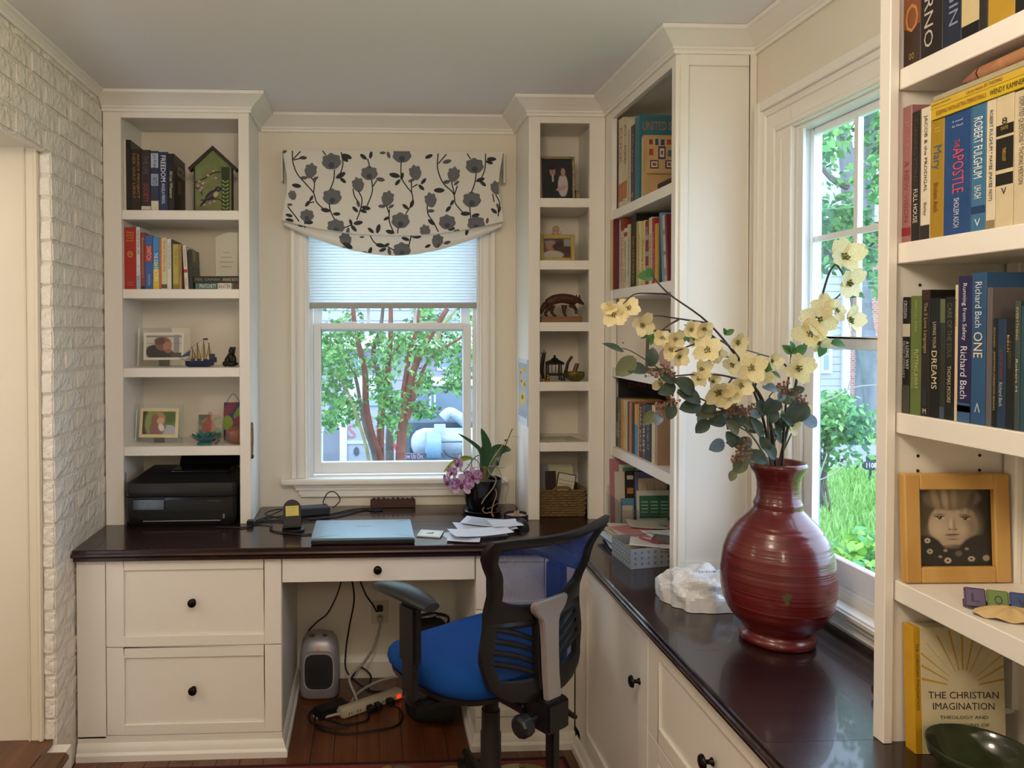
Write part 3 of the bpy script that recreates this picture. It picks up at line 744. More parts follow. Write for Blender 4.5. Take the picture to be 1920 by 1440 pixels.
# ================================================================== BOOKS
M_LET = {}
def letm(c):
    if c not in M_LET: M_LET[c] = mat('lettering', c, .5)
    return M_LET[c]
def covm(c, rough=.4): return mat('book cover', c, rough, mottle=.06, mscale=30)
ORD = ['first', 'second', 'third', 'fourth', 'fifth', 'sixth', 'seventh', 'eighth', 'ninth', 'tenth', 'eleventh', 'twelfth', 'thirteenth', 'fourteenth', 'fifteenth', 'sixteenth', 'seventeenth', 'eighteenth', 'nineteenth']
def book(loc, w, h, d, col, label, texts=(), bands=(), rotz=0, lean=0, group=None, pages=True, rot=None, cover=(), name='book', flat=False):
    """local frame: x = thickness, y = depth (spine at y=0 faces -y), z = height"""
    t = thing(name, label, 'book', loc, 0, group)
    t.rotation_mode = 'XYZ'
    M_ = Matrix.Rotation(rotz, 4, 'Z') @ Matrix.Rotation(R(lean), 4, 'Y')
    if rot is not None: M_ = rot
    t.rotation_euler = M_.to_euler()
    c = .0022
    MB().box(0, w, 0, c, 0, h).box(0, c, c, d, 0, h).box(w-c, w, c, d, 0, h).build('cover', covm(col), t, bevel=.0007, world=False)
    if pages: MB().box(c, w-c, c, d-.004, .003, h-.004).build('pages', M_PAGES, t, world=False)
    for (z0, z1, cc) in bands:
        MB().box(.0004, w-.0004, -.0004, .0003, h*z0, h*z1).build('spine_band', covm(cc), t, world=False)
    for tx in texts:
        s_, z0, z1, cc = tx[:4]; hf = tx[4] if len(tx) > 4 else .6; xo = tx[5] if len(tx) > 5 else 0; mode = tx[6] if len(tx) > 6 else 'v'
        mb = MB()
        if mode == 'v': add_text(mb, s_, (w/2+xo*w, -.0008, h*(1-(z0+z1)/2)), (0, 0, -1), (1, 0, 0), h*(z1-z0), w*hf)
        else: add_text(mb, s_, (w/2+xo*w, -.0008, h*(1-(z0+z1)/2)), (1, 0, 0), (0, 0, 1), w*hf, h*(z1-z0))
        mb.build('lettering', letm(cc), t, world=False, fixn=False)
    for kc, sh_ in enumerate(cover):     # things printed on the board at x=w (side 1) or x=0 (side 0): ('t',text,side,y0,y1,z0,z1,col) / ('b',side,y0,y1,z0,z1,col)
        mb = MB()
        if sh_[0] == 't':
            _, s_, side, y0, y1, z0, z1, cc = sh_
            of = .0005+.00025*kc; X_ = w+of if side else -of; yd = (0, 1, 0) if side else (0, -1, 0)
            add_text(mb, s_, (X_, d*(y0+y1)/2, h*(z0+z1)/2), yd, (0, 0, 1), d*abs(y1-y0), h*(z1-z0)); mb.build('lettering', letm(cc), t, world=False, fixn=False)
        else:
            _, side, y0, y1, z0, z1, cc = sh_
            of = .0003+.00025*kc; X0, X1 = (w, w+of) if side else (-of, 0)
            mb.box(X0, X1, d*y0, d*y1, h*z0, h*z1).build('cover_print', covm(cc), t, world=False)
    return t
def row_y(items, Yp, zs, where, grp, d0=.15):
    """books whose spines face -y; items: (px0, px1, pytop, colour, description, kw)"""
    n = 0
    for it in items:
        p0, p1, pt, col, desc = it[:5]; kw = dict(it[5]) if len(it) > 5 else {}
        a = at(p0, pt, Y=Yp); b = at(p1, pt, Y=Yp); a.x = max(a.x, -.9695)
        h = a.z-zs; w = max(.004, b.x-a.x-.0006)
        lb = f'{desc}, {ORD[n]} from left, {where}'
        if len(lb.split()) > 16: print('LONG', len(lb.split()), lb)
        book((a.x+.0003, Yp+kw.pop('dy', 0), zs+.0002+kw.pop('dz', 0)), w, kw.pop('h', h), kw.pop('d', d0), col, lb, group=grp, **kw)
        n += 1
def row_x(items, Xp, zs, where, grp, d0=.15, ymax=2.913, hmax=9, hcap=9):
    """books whose spines face -x, listed from far to near"""
    n = 0; cur = ymax
    for it in items:
        p0, p1, pt, col, desc = it[:5]; kw = dict(it[5]) if len(it) > 5 else {}
        dx = kw.pop('dx', 0)
        a = at(p0, pt, X=Xp); b = at(p1, pt, X=Xp)
        y0 = min(a.y, cur)-.0003; y1 = min(b.y, y0-.006)
        if not kw.get('lean'): cur = y1
        h = min(kw.pop('h', a.z-zs), hmax if n > 2 else 9, hcap); w = y0-y1-.0003
        lb = f'{desc}, {ORD[n]} from left, {where}'
        if len(lb.split()) > 16: print('LONG', len(lb.split()), lb)
        book((Xp+dx, y0, zs+.0004), w, h, kw.pop('d', d0), col, lb, group=grp, rotz=-PI/2, **kw)
        n += 1
K = dict
G1 = 'dark books on the top shelf of the tall left bookcase'
row_y([(230.8, 235.6, 262, 'd8ccb2', 'thin cream paperback', K(d=.14)),
       (236.3, 245, 262, '1a1a1e', 'tall black book', K(d=.2)),
       (245.2, 263.6, 279, '2b1f1a', 'dark brown book with two gold title lines', K(d=.16, texts=[('ANDY PROJECT', .08, .8, 'a8843e', .3, .22), ('HER WAY UKRY', .08, .8, '9a7838', .3, -.2)])),
       (264, 282, 281, '33262f', 'dull purple book with red lower title', K(texts=[('THE LIFE', .1, .4, '6a5a66', .5), ('SOCIETY', .55, .86, 'a03a34', .5)], bands=[(.02, .08, 'cfc5b5')])),
       (282.4, 297, 283, '2a3550', 'navy and white book with pale label', K(bands=[(.72, .96, 'aab6c6'), (.42, .62, '8f9db2'), (.0, .17, 'd4c9ae')], texts=[('Jon Krakauer', .06, .36, '1c2440', .6), ('INTO', .44, .56, '1c2440', .6)])),
       (297.4, 314.2, 285, '1f2f55', 'navy book with large white title', K(texts=[('FREEDOM', .06, .5, 'e8e8ea', .55), ('ANGELA MERKEL', .53, .88, 'cfd3da', .36)])),
       (314.6, 326.4, 288, '15130f', 'black book with face on its cover', K(d=.18, texts=[('African Whatever', .3, .78, 'c8bfae', .5)], cover=[('t', 'AFTER', 1, .3, .9, .76, .84, 'd8cfc0'), ('t', 'WHATEVER', 1, .25, .95, .66, .74, 'd8cfc0'), ('b', 1, .35, .6, .35, .58, '7a4a34'), ('b', 1, .5, .9, .1, .3, '4a4038')]))],
      3.03, 2.010, 'tall left bookcase top shelf', G1)
G2 = 'colourful books on the second shelf of the tall left bookcase'
row_y([(230.6, 254.6, 426.2, 'a82c26', 'thick red dictionary with gold lettering', K(d=.17, texts=[("Webster's", .06, .10, 'd0a545', .66, 0, 'h'), ('New World', .11, .145, 'd0a545', .66, 0, 'h'), ('College', .155, .19, 'd0a545', .6, 0, 'h'), ('Dictionary', .20, .235, 'd0a545', .66, 0, 'h'), ('O', .38, .49, 'd0a545', .5, 0, 'h'), ('W', .41, .46, 'd0a545', .3, 0, 'h'), ('COLLEGE', .88, .90, 'd0a545', .5, 0, 'h'), ('EDITION', .92, .94, 'd0a545', .5, 0, 'h')])),
       (254.9, 262.3, 425.6, 'd8d6d0', 'slim white book with dark capitals', K(texts=[('WRITE FOR LIFE', .05, .44, '4a4a50', .55), ('Julia', .6, .85, '7a8aa0', .4)], bands=[(0, .22, '9db4c8')])),
       (262.6, 271.4, 436, '8c4038', 'slim brick red book', K(texts=[('Essential Commentary', .1, .8, 'c8a090', .5)], bands=[(0, .06, '2a2a2a')])),
       (271.7, 286.1, 441.8, '3a62a4', 'blue book with red title block', K(bands=[(.52, .82, 'b03038')], texts=[('SWITCH', .2, .46, 'e0c8b8', .62), ('Chip & Dan', .72, .92, 'c8d4e8', .4)])),
       (286.4, 298.3, 444.5, '3f86c4', 'sky blue and yellow book', K(bands=[(0, .38, 'd6b830'), (.38, .52, '5fa08a')], texts=[('THE IDEA FACTORY', .3, .85, 'f0f0e8', .6)])),
       (298.5, 302, 447, 'c86a38', 'very thin orange book'),
       (302.2, 312.8, 445.5, 'd2c49a', 'cream book with red script title', K(texts=[('Writer to Writers Help', .06, .66, 'a84034', .6)], bands=[(.02, .1, '5a5048')])),
       (313, 320.8, 448, 'd4d2c8', 'slim white book with teal lettering', K(texts=[('Understanding', .1, .6, '4a7a8a', .5)])),
       (321, 323.4, 449, '2e2c2a', 'very thin black dotted booklet'),
       (323.6, 334.8, 457.7, 'b0a04a', 'olive yellow book', K(texts=[('THE WAY', .1, .5, '8a7c30', .5)], bands=[(0, .12, '8a7a34')])),
       (335, 340, 458, 'a8865a', 'slim tan book', K(texts=[('Study Guide', .1, .7, '5a4028', .5)])),
       (345.5, 352.5, 457.7, 'dcd8cc', 'white book tilted towards the red dictionary', K(lean=-3, dz=.0006, h=.175, texts=[('STRENGTHSFINDER', .04, .5, '8a6a4a', .6), ('TOM RATH', .72, .92, '5a5a5a', .5)], bands=[(.38, .46, 'c03030')], dy=.004)),
       (354.5, 361.5, 463, '2a2c24', 'dark book with misty landscape cover', K(lean=-2, dz=.0006, d=.13, h=.16, cover=[('b', 1, .0, 1, .55, 1, '4a4c3c'), ('b', 1, 0, 1, .0, .5, '3a4438'), ('b', 1, .1, .5, .7, .98, '8a7a50')], dy=.004))],
      3.03, 1.698, 'tall left bookcase second shelf', G2)
# two lying paperbacks at the right of that shelf (spine faces -y, length along x)
def lying(loc, ln, th, dp, col, label, texts, group=None, rotz=0, bands=()):
    """loc = left end of the spine at its lower edge"""
    Z_ = Matrix.Rotation(rotz, 4, 'Z')
    M_ = Z_ @ Matrix.Rotation(R(-90), 4, 'Y')      # local z -> -x , local x -> +z
    return book(Vector(loc)+Z_ @ Vector((ln, 0, 0)), th, ln, dp, col, label, texts=texts, group=group, rot=M_, bands=bands)
a = at(366, 536, Y=3.03)
lying((a.x, 3.03, 1.6988), .180, .025, .12, '4a6a68', 'lower of two paperbacks lying flat beside the dictionary row', [('PRATCHETT', .1, .46, 'd8d8cc', .6), ('BAXTER', .52, .78, '4a3a34', .6)], bands=[(.0, .16, '4a3c34'), (.2, .5, 'd8d2c6')])
lying((a.x-.007, 3.032, 1.7246), .186, .027, .12, '221f1c', 'upper of two paperbacks lying flat beside the dictionary row', [('ANANSI BOYS', .62, .95, 'b8b09c', .5), ('NEIL GAIMAN', .04, .56, '8a846c', .4)])
# ---------------------------------------------------------------- far right bookcase
G3 = 'cookbooks on the top shelf of the corner bookcase'
row_x([(1153.5, 1160, 232, '26211c', 'dark book', K()),
       (1160.2, 1168.6, 226, 'cfc4a8', 'cream cookbook with orange blocks', K(texts=[('COOK', .1, .5, 'b05a30', .6)], bands=[(.08, .28, 'b0602e')])),
       (1168.8, 1176, 227, 'c9bd9e', 'cream ring bound cookbook', K(texts=[('JOY', .06, .2, '8a3028', .6), ('FOOD', .3, .5, '2a2a2a', .6)], bands=[(.1, .3, 'b56a34')])),
       (1176.2, 1182.6, 229, 'd2c8ac', 'cream comb bound cookbook', K(texts=[('oooooooooooooo', .1, .95, '8a7a58', .5)])),
       (1182.8, 1189.6, 238, '4a3a48', 'plum book with white mark at its foot', K(texts=[('The Recipe', .1, .6, 'b0a8b0', .5), ('Q', .86, .92, 'd8d0c8', .5)])),
       (1190.5, 1199, 217, '35717e', 'large teal book with coral capitals on its cover', K(d=.2, h=.31, cover=[('t', 'UNITED STATES', 1, .06, .95, .82, .92, 'b06a52'), ('t', 'THE GREAT AMERICAN', 1, .12, .8, .94, .965, '7a3a3a'), ('b', 1, .2, .95, .62, .74, 'a83a34'), ('b', 1, .23, .95, .6, .72, 'c8bb98'), ('b', 1, .16, .95, .5, .62, '3a1c1c')])),
       (1203, 1207.5, 272, 'b8986a', 'tan spiral bound cookbook with stamps on its cover', K(d=.185, h=.225, cover=[('b', 1, .06, .97, .42, .96, 'c0a070'), ('b', 1, .10, .17, .85, .93, '8a3a34'), ('b', 1, .22, .28, .84, .94, '34507a'), ('b', 1, .33, .40, .84, .93, '3a4a78'), ('b', 1, .45, .53, .85, .93, 'a04a3a'), ('b', 1, .10, .18, .68, .78, 'a04a3a'), ('b', 1, .28, .42, .62, .82, '3a4a78'), ('b', 1, .305, .395, .65, .79, 'd8c4a0'), ('b', 1, .33, .37, .69, .75, '9a4a40'), ('b', 1, .47, .55, .66, .76, '4a6a7a'), ('b', 1, .12, .28, .47, .60, '34406a'), ('b', 1, .14, .26, .49, .58, 'd8c4a0'), ('b', 1, .16, .24, .51, .56, '9a4a40'), ('b', 1, .42, .56, .47, .60, '34406a'), ('b', 1, .44, .54, .49, .58, 'd8c4a0'), ('b', 1, .46, .52, .51, .56, '9a4a40'), ('b', 1, .06, .97, .38, .385, '5a3a24')], texts=[('oooooooooooooooooo', .03, .97, 'e0d8c0', .9)]))],
      .985, 2.004, 'corner bookcase top shelf', G3)
lying((1.0, 2.545, 2.0050), .14, .032, .19, '2e2422', 'dark book lying flat at the near end of the cookbook shelf', [], rotz=-PI/2)
G4 = 'books on the second shelf of the corner bookcase'
row_x([(1147, 1149, 410, 'c2b284', 'thin straw coloured folder', K(dx=-.03, d=.2)),
       (1149.2, 1152, 415, '6a2430', 'slim maroon book', K(dx=-.02)),
       (1152.6, 1156.6, 412, '24304a', 'navy book'),
       (1156.8, 1160.4, 409, 'b8b6b2', 'slim grey white book'),
       (1160.6, 1164, 430, 'c8c2b4', 'slim striped white book', K(texts=[('Handbook of Style', .1, .9, '3a4a6a', .5)])),
       (1164.2, 1169.8, 410, '8a3c28', 'russet book with cream lower spine', K(bands=[(0, .82, 'd2c6a8')], texts=[('The Best of Taste', .26, .9, 'a04a3a', .5)])),
       (1170, 1176.2, 429, 'd4caae', 'cream book with red spot', K(texts=[('Women of Vision', .2, .9, '5a7a5a', .5)], bands=[(.86, .93, 'b03a30')])),
       (1176.4, 1181, 422, 'b9b8a6', 'pale teal cream book', K(texts=[('Teaching', .2, .8, '5a6a6a', .5)])),
       (1183, 1193, 405, '161514', 'tall black book with gold title', K(texts=[('EVERY DAY IS GAME DAY', .3, .95, 'b89a4a', .4)], d=.19)),
       (1193.2, 1197.6, 416, 'b59a50', 'shiny gold book', K()),
       (1197.8, 1201, 416, 'c4c8b4', 'slim white and green book', K(texts=[('Stories', .2, .8, '4a6a4a', .5)])),
       (1201.2, 1209.8, 416, 'c8b878', 'straw yellow book', K(texts=[('Reading Lolita', .3, .9, '8a6a3a', .4)])),
       (1210, 1216.4, 415, '7a2a34', 'crimson book with grey pattern', K(bands=[(.2, .3, '9a9aa0'), (.45, .52, '9a9aa0'), (.7, .78, '9a9aa0')], texts=[('BIRD', .1, .3, 'c8b0b0', .5)])),
       (1216.6, 1222.4, 409, 'c4b694', 'beige book with black title', K(texts=[('Writing the Natural Way', .25, .95, '2a2420', .6)])),
       (1222.6, 1227.8, 410, '9c2434', 'red book with pale title', K(texts=[('THESAURUS', .2, .6, 'd8a0a0', .5), ('INTERNATIONAL', .62, .95, 'd8a0a0', .5)])),
       (1228, 1232, 420, 'c09238', 'slim ochre book'),
       (1242, 1246.3, 412, '5f86a8', 'leaning blue book', K(lean=-6, h=.235)),
       (1246.6, 1250.6, 418, 'bfae92', 'leaning cream floral book', K(lean=-6, h=.225, bands=[(.1, .2, '9a7a6a'), (.4, .46, '8a6a5a'), (.7, .78, '9a7a6a')]))],
      .985, 1.692, 'corner bookcase second shelf', G4, hcap=.274)
book((.985, 2.4230, 1.6924), .015, .225, .17, '6a2436', 'leaning maroon hardback nearest the pillar, corner bookcase second shelf', rotz=-PI/2, lean=-6, group=G4)
book((.99, 2.5065, 1.6924), .009, .241, .2, '2f5a4c', 'green book with MAKE on its cover behind the leaning books', rotz=-PI/2, cover=[('t', 'MAKE IT', 1, .04, .42, .84, .92, 'c8c4a8'), ('b', 1, .0, 1, .95, .965, 'c8c4a8')])
G5 = 'books on the fourth shelf of the corner bookcase'
row_x([(1154, 1158, 744, '3a3a3c', 'slim black and white book', K(bands=[(.2, .5, '9a9a98')])),
       (1158.2, 1163.8, 746, '55585c', 'grey book', K(texts=[('Guide', .3, .8, 'c8c8c8', .5)])),
       (1164, 1168.6, 748, 'b98a34', 'amber book', K()),
       (1168.8, 1173, 750, 'c9b888', 'cream yellow book', K(texts=[('Study', .3, .8, '6a5a3a', .5)])),
       (1173.2, 1176.6, 751, 'c2b490', 'pale straw book', K()),
       (1176.8, 1179.4, 753, '3a3228', 'thin dark brown book'),
       (1179.6, 1184.6, 752, 'b0705c', 'salmon book'),
       (1184.8, 1190, 756, '26332e', 'dark green book'),
       (1190.2, 1195.6, 757, '3a82b4', 'bright blue book with yellow top', K(bands=[(.6, 1, 'c8952e')])),
       (1195.8, 1198, 757, 'c49440', 'thin orange book'),
       (1198.2, 1204.6, 758, '4c2f26', 'brown book with white title', K(texts=[('MARK BAILEY', .05, .9, 'c8bcae', .5)])),
       (1204.8, 1209.8, 759, '55443e', 'dusky book with bold white word', K(texts=[('TRUST', .3, .9, 'd8cec4', .7)])),
       (1210, 1221, 757, '232b34', 'thick dark slate book', K(texts=[('the age of', .3, .8, 'b0b8c0', .3)])),
       (1222, 1228, 760, 'c3b08c', 'beige book', K(d=.18)),
       (1228.4, 1233, 764, '9a8068', 'tan book beside loose leaflets', K(d=.18))],
      .985, 1.072, 'corner bookcase fourth shelf', G5)
book((1.0, 2.9435, 1.0724), .014, .27, .19, '2b2a2c', 'large black album with red capitals, corner bookcase fourth shelf', rotz=-PI/2, cover=[('t', 'DAVID', 1, .2, .8, .86, .93, '8a3a34')])
lf = thing('leaflet_bundle', 'orange and white leaflets leaning behind the tan book', 'leaflets', (1.05, 2.46, 1.072))
for k_, (cc, ang, hh) in enumerate((('c8c0b4', 12, .2), ('b5713c', 18, .17), ('c9c5be', 24, .14), ('8a4434', 15, .21))):
    M_ = Matrix.Translation((1.0, 2.392+.003*k_, 1.0725)) @ Matrix.Rotation(R(-ang*.25), 4, 'X')
    MB().box(0, .17, 0, .002, 0, hh, M=M_).build('leaflet', mat('leaflet paper', cc, .6), lf)
tag(MB().box(.995, 1.17, 2.345, 2.385, 1.0722, 1.105).build('storage_box', mat('charcoal box', '34363a', .6), None, bevel=.003), 'low charcoal box at the near end of the fourth corner shelf', 'box')
# ---------------------------------------------------------------- near right bookcase
G6 = 'thrillers on the top shelf of the nearest bookcase'
row_x([(1695, 1727, 0, '3a2a20', 'brown book with keyhole ornament', K(h=.235, texts=[('LOST', .3, .5, 'c8a070', .5), ('SYMBOL', .28, .42, 'c8b090', .6, 0, 'h'), ('O', .52, .74, 'b07a40', .75, 0, 'h'), ('oo', .9, .95, 'a08a4a', .3, 0, 'h')], bands=[(.3, .72, '7a4a2c')])),
       (1727.4, 1768, 0, '221a18', 'black book with tall silver title', K(h=.235, bands=[(.6, 1, '6a3a1c')], texts=[('INFERNO', .2, .92, 'b8b0a8', .42, -.12)])),
       (1768.4, 1803, 0, '22283c', 'dark blue glossy book', K(h=.235, texts=[('ORIGIN', .3, .85, '8088a0', .5, .1)])),
       (1803.4, 1837, 0, '151417', 'black library book with cream sticker', K(h=.23, texts=[('HANGMAN', .2, .62, 'd8d8d8', .5)], bands=[(.1, .36, 'c8b88a')])),
       (1837.4, 1852, 0, '2a2826', 'slim black book', K(h=.23)),
       (1852.4, 1903, 0, 'b28e2c', 'thick gold book', K(h=.21)),
       (1903.4, 1950, 0, '1a1a1c', 'black book with white mark', K(h=.24, texts=[('NIGHT', .2, .8, 'd0d0d0', .5)])),
       (1950.4, 1990, 0, '3a2020', 'maroon book', K(h=.23)), (1990.4, 2040, 0, '263040', 'slate book', K(h=.22)), (2040.4, 2100, 0, '3a3424', 'olive book', K(h=.24))],
      .993, 2.018, 'nearest bookcase top shelf', G6)
G7 = 'religion books on the second shelf of the nearest bookcase'
row_x([(1693, 1710, 203, '9a6a66', 'dusty pink book', K(d=.14, texts=[('JESUS', .1, .34, 'b07a74', .5), ('A NEW VISION', .4, .85, '8a4a50', .5)], bands=[(.05, .11, '8a2a34')])),
       (1710.4, 1727, 212, '1d1a18', 'black book with white capitals low on its spine', K(d=.13, texts=[('TURNING POINT', .05, .55, '4a423a', .5), ('FULL HOUSE', .6, .86, 'd8d0c0', .5)])),
       (1727.4, 1745.4, 205, 'd6cdb6', 'cream book with slim black capitals', K(texts=[('JACOB & the PRODIGAL', .06, .64, '2a2622', .42), ('Bailey', .72, .82, '4a4038', .36)], bands=[(0, .11, '2a2624')])),
       (1745.8, 1771, 213, 'a0801e', 'mustard book with blue script', K(d=.12, texts=[('Mary', .22, .42, '2f5a86', .75, -.05), ('Sholem Asch', .53, .78, '6a2a1c', .36, -.05), ('A novel of', .06, .075, 'd8c898', .4, 0, 'h'), ('first century', .09, .105, 'd8c898', .4, 0, 'h')])),
       (1771.4, 1822, 200, '24477c', 'thick royal blue book with pink title', K(d=.13, texts=[('THE', .22, .29, 'c04a5a', .2), ('APOSTLE', .29, .66, 'cc4a58', .42, .05), ('SHOLEM ASCH', .70, .94, 'c8d0dc', .2), ('A novel', .06, .075, 'd0d8e4', .4, 0, 'h'), ('St Paul', .1, .115, 'd0d8e4', .4, 0, 'h')])),
       (1822.4, 1850, 187, '3d6f92', 'light blue laminated book with white condensed name', K(d=.13, texts=[('ROBERT FULGHUM', .1, .58, 'e6eaec', .6), ('UH-OH', .64, .74, 'e6eaec', .5), ('V', .9, .96, 'd8e0e4', .4, 0, 'h')], bands=[(.14, .2, '203c66')])),
       (1850.4, 1868, 184, 'd2c8ae', 'cream book with long dark title', K(d=.13, texts=[('ROBERT FULGHUM * MAYBE (MAYBE NOT)', .08, .78, '2f2c28', .5)], bands=[(0, .07, '8a7a5c')])),
       (1868.4, 1902, 180, 'cbbd9a', 'tan book with black ornamental cartouche', K(d=.14, bands=[(.70, .78, '1d1a16'), (.44, .68, '1d1a16'), (.32, .41, '1d1a16')], texts=[('DATE', .235, .26, 'c8a83a', .4, 0, 'h'), ('THEOLOGY', .4, .5, 'c8a83a', .2), ('8', .17, .22, '1d1a16', .3, 0, 'h'), ('V', .7, .75, '1d1a16', .3, 0, 'h')])),
       (1902.4, 1930, 174, 'c8bb9c', 'beige book with faint grey title', K(d=.14, texts=[('DISPUTED QUESTIONS * THOMAS MERTON', .05, .7, '6a6252', .4)])),
       (1930.4, 1962, 186, '5a3a2c', 'brown book'), (1962.4, 2005, 180, 'b8b0a0', 'grey white book'), (2005.4, 2060, 180, '2c3c54', 'blue book')],
      .993, 1.697, 'nearest bookcase second shelf', G7, hmax=.2055)
zt = 1.9038
for (th, cc, lb, tx, dy, L_) in ((.0185, 'c8ac28', 'lower bright yellow paperback lying across the religion books', [('SLEEPING WITH EXTRA-TERRESTRIALS', .05, .5, '8a3a2c', .4), ('WENDY KAMINER', .53, .8, '3a2c1c', .45)], 0, .235),
                               (.012, 'c9a93a', 'upper mustard yellow paperback lying across the religion books', [('poems selected', .02, .2, '6a5a2c', .4), ('Let us reason BY THOMAS', .35, .65, '6a4a2c', .5)], -.002, .23),
                               (.009, 'a8a084', 'thin grey green booklet on the stack of yellow paperbacks', [], .004, .225)):
    lying((.99, 1.277-dy, zt), L_, th, .13, cc, lb, tx, rotz=-PI/2)
    zt += th+.0004
pc = thing('giant_pencil', 'thick wooden novelty pencil lying on the yellow paperbacks', 'pencil', (1.01, 1.24, zt))
MB().tube([(1.012, 1.232, zt+.0125), (1.008, 1.19, zt+.0125)], [.003, .0125], 8).build('point', wood('pencil wood', '8a5a48', 'a87460', .5), pc, smooth=50)
MB().tube([(1.008, 1.19, zt+.0125), (1.0, 1.02, zt+.0125)], .0125, 8).build('barrel', wood('pencil barrel', '9a6a4a', 'b88458', .5), pc, smooth=50)
MB().tube([(1.008, 1.188, zt+.0125), (1.0079, 1.185, zt+.0125)], .0132, 8).build('ring', mat('dark ring', '4a2c20', .5), pc)
G8 = 'self-help books on the third shelf of the nearest bookcase'
row_x([(1692.8, 1707.6, 558, '17181a', 'black book with small white portrait', K(d=.14, texts=[('CROSSAN', .03, .18, 'c8c8c0', .4, -.1), ('A LONG WAY', .38, .62, 'd0d0c8', .4, .2), ('FROM TIPPERARY', .38, .7, '9a9a92', .3, -.25)], bands=[(.66, .77, 'b8b4a4'), (0, .24, '45463f')])),
       (1708, 1728, 556, '5d6f36', 'leaf green book', K(d=.14, texts=[('MARCUS J. BORG', .04, .3, '9aa878', .3), ('PUTTING AWAY', .45, .78, 'b4bf90', .36, .1), ('CHILDISH THINGS', .45, .78, '8a9a60', .26, -.25)], bands=[])),
       (1728.4, 1744, 544.5, '1f1c1c', 'black and brown book', K(d=.15, texts=[('The 5 Love Languages', .1, .5, 'b09a6a', .5), ('CHAPMAN', .78, .92, '3a4a6a', .4), ('M', .94, .98, 'c8c4b4', .4, 0, 'h')], bands=[(.92, 1, '3a2016')])),
       (1744.4, 1763, 560, '121315', 'black book with bold cream word', K(d=.14, texts=[('LIVING YOUR', .2, .42, 'c0b8a0', .32), ('DREAMS', .44, .76, 'd2c8aa', .55)], bands=[])),
       (1763.4, 1773, 561, '2a2e24', 'slim dark green book', K(d=.14, bands=[(.8, 1, '5a6440'), (0, .1, '3e4c5e')])),
       (1773.4, 1790.5, 557.6, '141416', 'black book with grey upper title', K(d=.14, texts=[('CARE OF THE SOUL', .05, .5, '6a6458', .55), ('THOMAS MOORE', .56, .86, 'c0b698', .42)])),
       (1791, 1796.4, 535, 'cbbd98', 'thin cream book', K(d=.14, texts=[('Journal', .1, .3, '4a4438', .5)])),
       (1797, 1822, 519, '241f4a', 'indigo book with white script and waves', K(d=.16, texts=[('Running from Safety', .05, .44, 'd6d6dc', .4), ('Richard Bach', .48, .84, 'd6d6dc', .5)], bands=[(0, .13, '3a5a80'), (.07, .115, 'c8a428')])),
       (1822.4, 1850, 513, '2b5078', 'steel blue book with large cream word', K(d=.17, texts=[('Richard Bach', .06, .36, 'cfd4d6', .45), ('ONE', .39, .56, 'd8cfae', .62), ('^', .86, .92, 'a8b8c8', .4, 0, 'h')])),
       (1850.4, 1861, 540, '5f5a5c', 'grey book', K(d=.17)),
       (1861.4, 1870.4, 598.6, '151719', 'small black book with yellow capitals', K(d=.1, texts=[('JONATHAN LIVINGSTON SEAGULL', .3, .85, 'b8a860', .5), ('RICHARD', .08, .26, 'a89a60', .4)])),
       (1870.8, 1887, 599, '1f3650', 'small blue book with red capitals', K(d=.1, texts=[('A GIFT OF WINGS', .28, .55, '8a3a3a', .4), ('Richard Bach', .58, .8, 'b8b8a8', .4)])),
       (1887.4, 1903, 598, '191a1a', 'small black book', K(d=.1, texts=[('ILLUSIONS', .2, .45, '6a5a3a', .4), ('bach', .15, .3, 'b8a868', .3, -.2)])),
       (1903.4, 1914, 565, '3a4a4a', 'slim teal grey book', K(d=.12, texts=[('EVERYTHING', .05, .3, 'b8a868', .5), ('Robert M', .45, .7, 'c8c4a8', .4)])),
       (1914.4, 1932, 575, '2a4a52', 'teal book'), (1932.4, 1960, 560, '6a3a2a', 'rust book'), (1960.4, 2000, 570, '2a2a3a', 'dark indigo book')],
      .993, 1.382, 'nearest bookcase third shelf', G8)
# book standing face out on the worktop
ci = thing('book', 'yellow and cream paperback standing face out behind the green bowl', 'book', (.999, 1.308, .7605), 0, None)
ci.rotation_euler = (R(-3), 0, R(-3))
MB().box(0, .013, 0, .028, 0, .229).build('spine', covm('c89a1e'), ci, world=False, bevel=.0006)
MB().box(.013, .165, 0, .028, 0, .229).build('cover', covm('d6cba6'), ci, world=False, bevel=.0006)
ry = MB()
for k_ in range(13):
    th = R(8+k_*13.7); c0, s0 = math.cos(th), math.sin(th); r0, r1 = .03, .105
    ox, oz = .089, .122
    def P2(r, w): return Vector((max(.0135, min(.1645, ox-r*c0*.95-w*s0)), -.0006, min(.2285, oz+r*s0-w*c0*-1*0+w*c0)))
    w_ = .0022
    ry.add([P2(r0, -w_*.4), P2(r1, -w_), P2(r1, w_), P2(r0, w_*.4)], [(0, 1, 2, 3)])
ry.build('sun_ray_print', mat('ray print', 'c89c20', .5), ci, world=False, fixn=False)
for (s_, z_, w_, h_, cc) in (('THE CHRISTIAN', .107, .128, .0125, '3a3038'), ('IMAGINATION', .087, .112, .0125, '3a3038'), ('THEOLOGY AND', .067, .088, .006, '3a342c'), ('THE ORIGINS OF', .053, .092, .006, '3a342c'), ('RACE', .039, .03, .006, '3a342c'), ('WILLIE JAMES JENNINGS', .018, .11, .007, '3a342c')):
    add_text(MB(), s_, (.089, -.0008, z_), (1, 0, 0), (0, 0, 1), w_, h_).build('lettering', letm(cc), ci, world=False, fixn=False)
add_text(MB(), 'THE CHRISTIAN IMAGINATION', (.0065, -.0008, .14), (0, 0, -1), (1, 0, 0), .12, .0055).build('lettering', letm('3a3420'), ci, world=False, fixn=False)
# ================================================================== LEFT BOOKCASE ORNAMENTS
def frameloc(px, py, Y): return at(px, py, Y=Y)
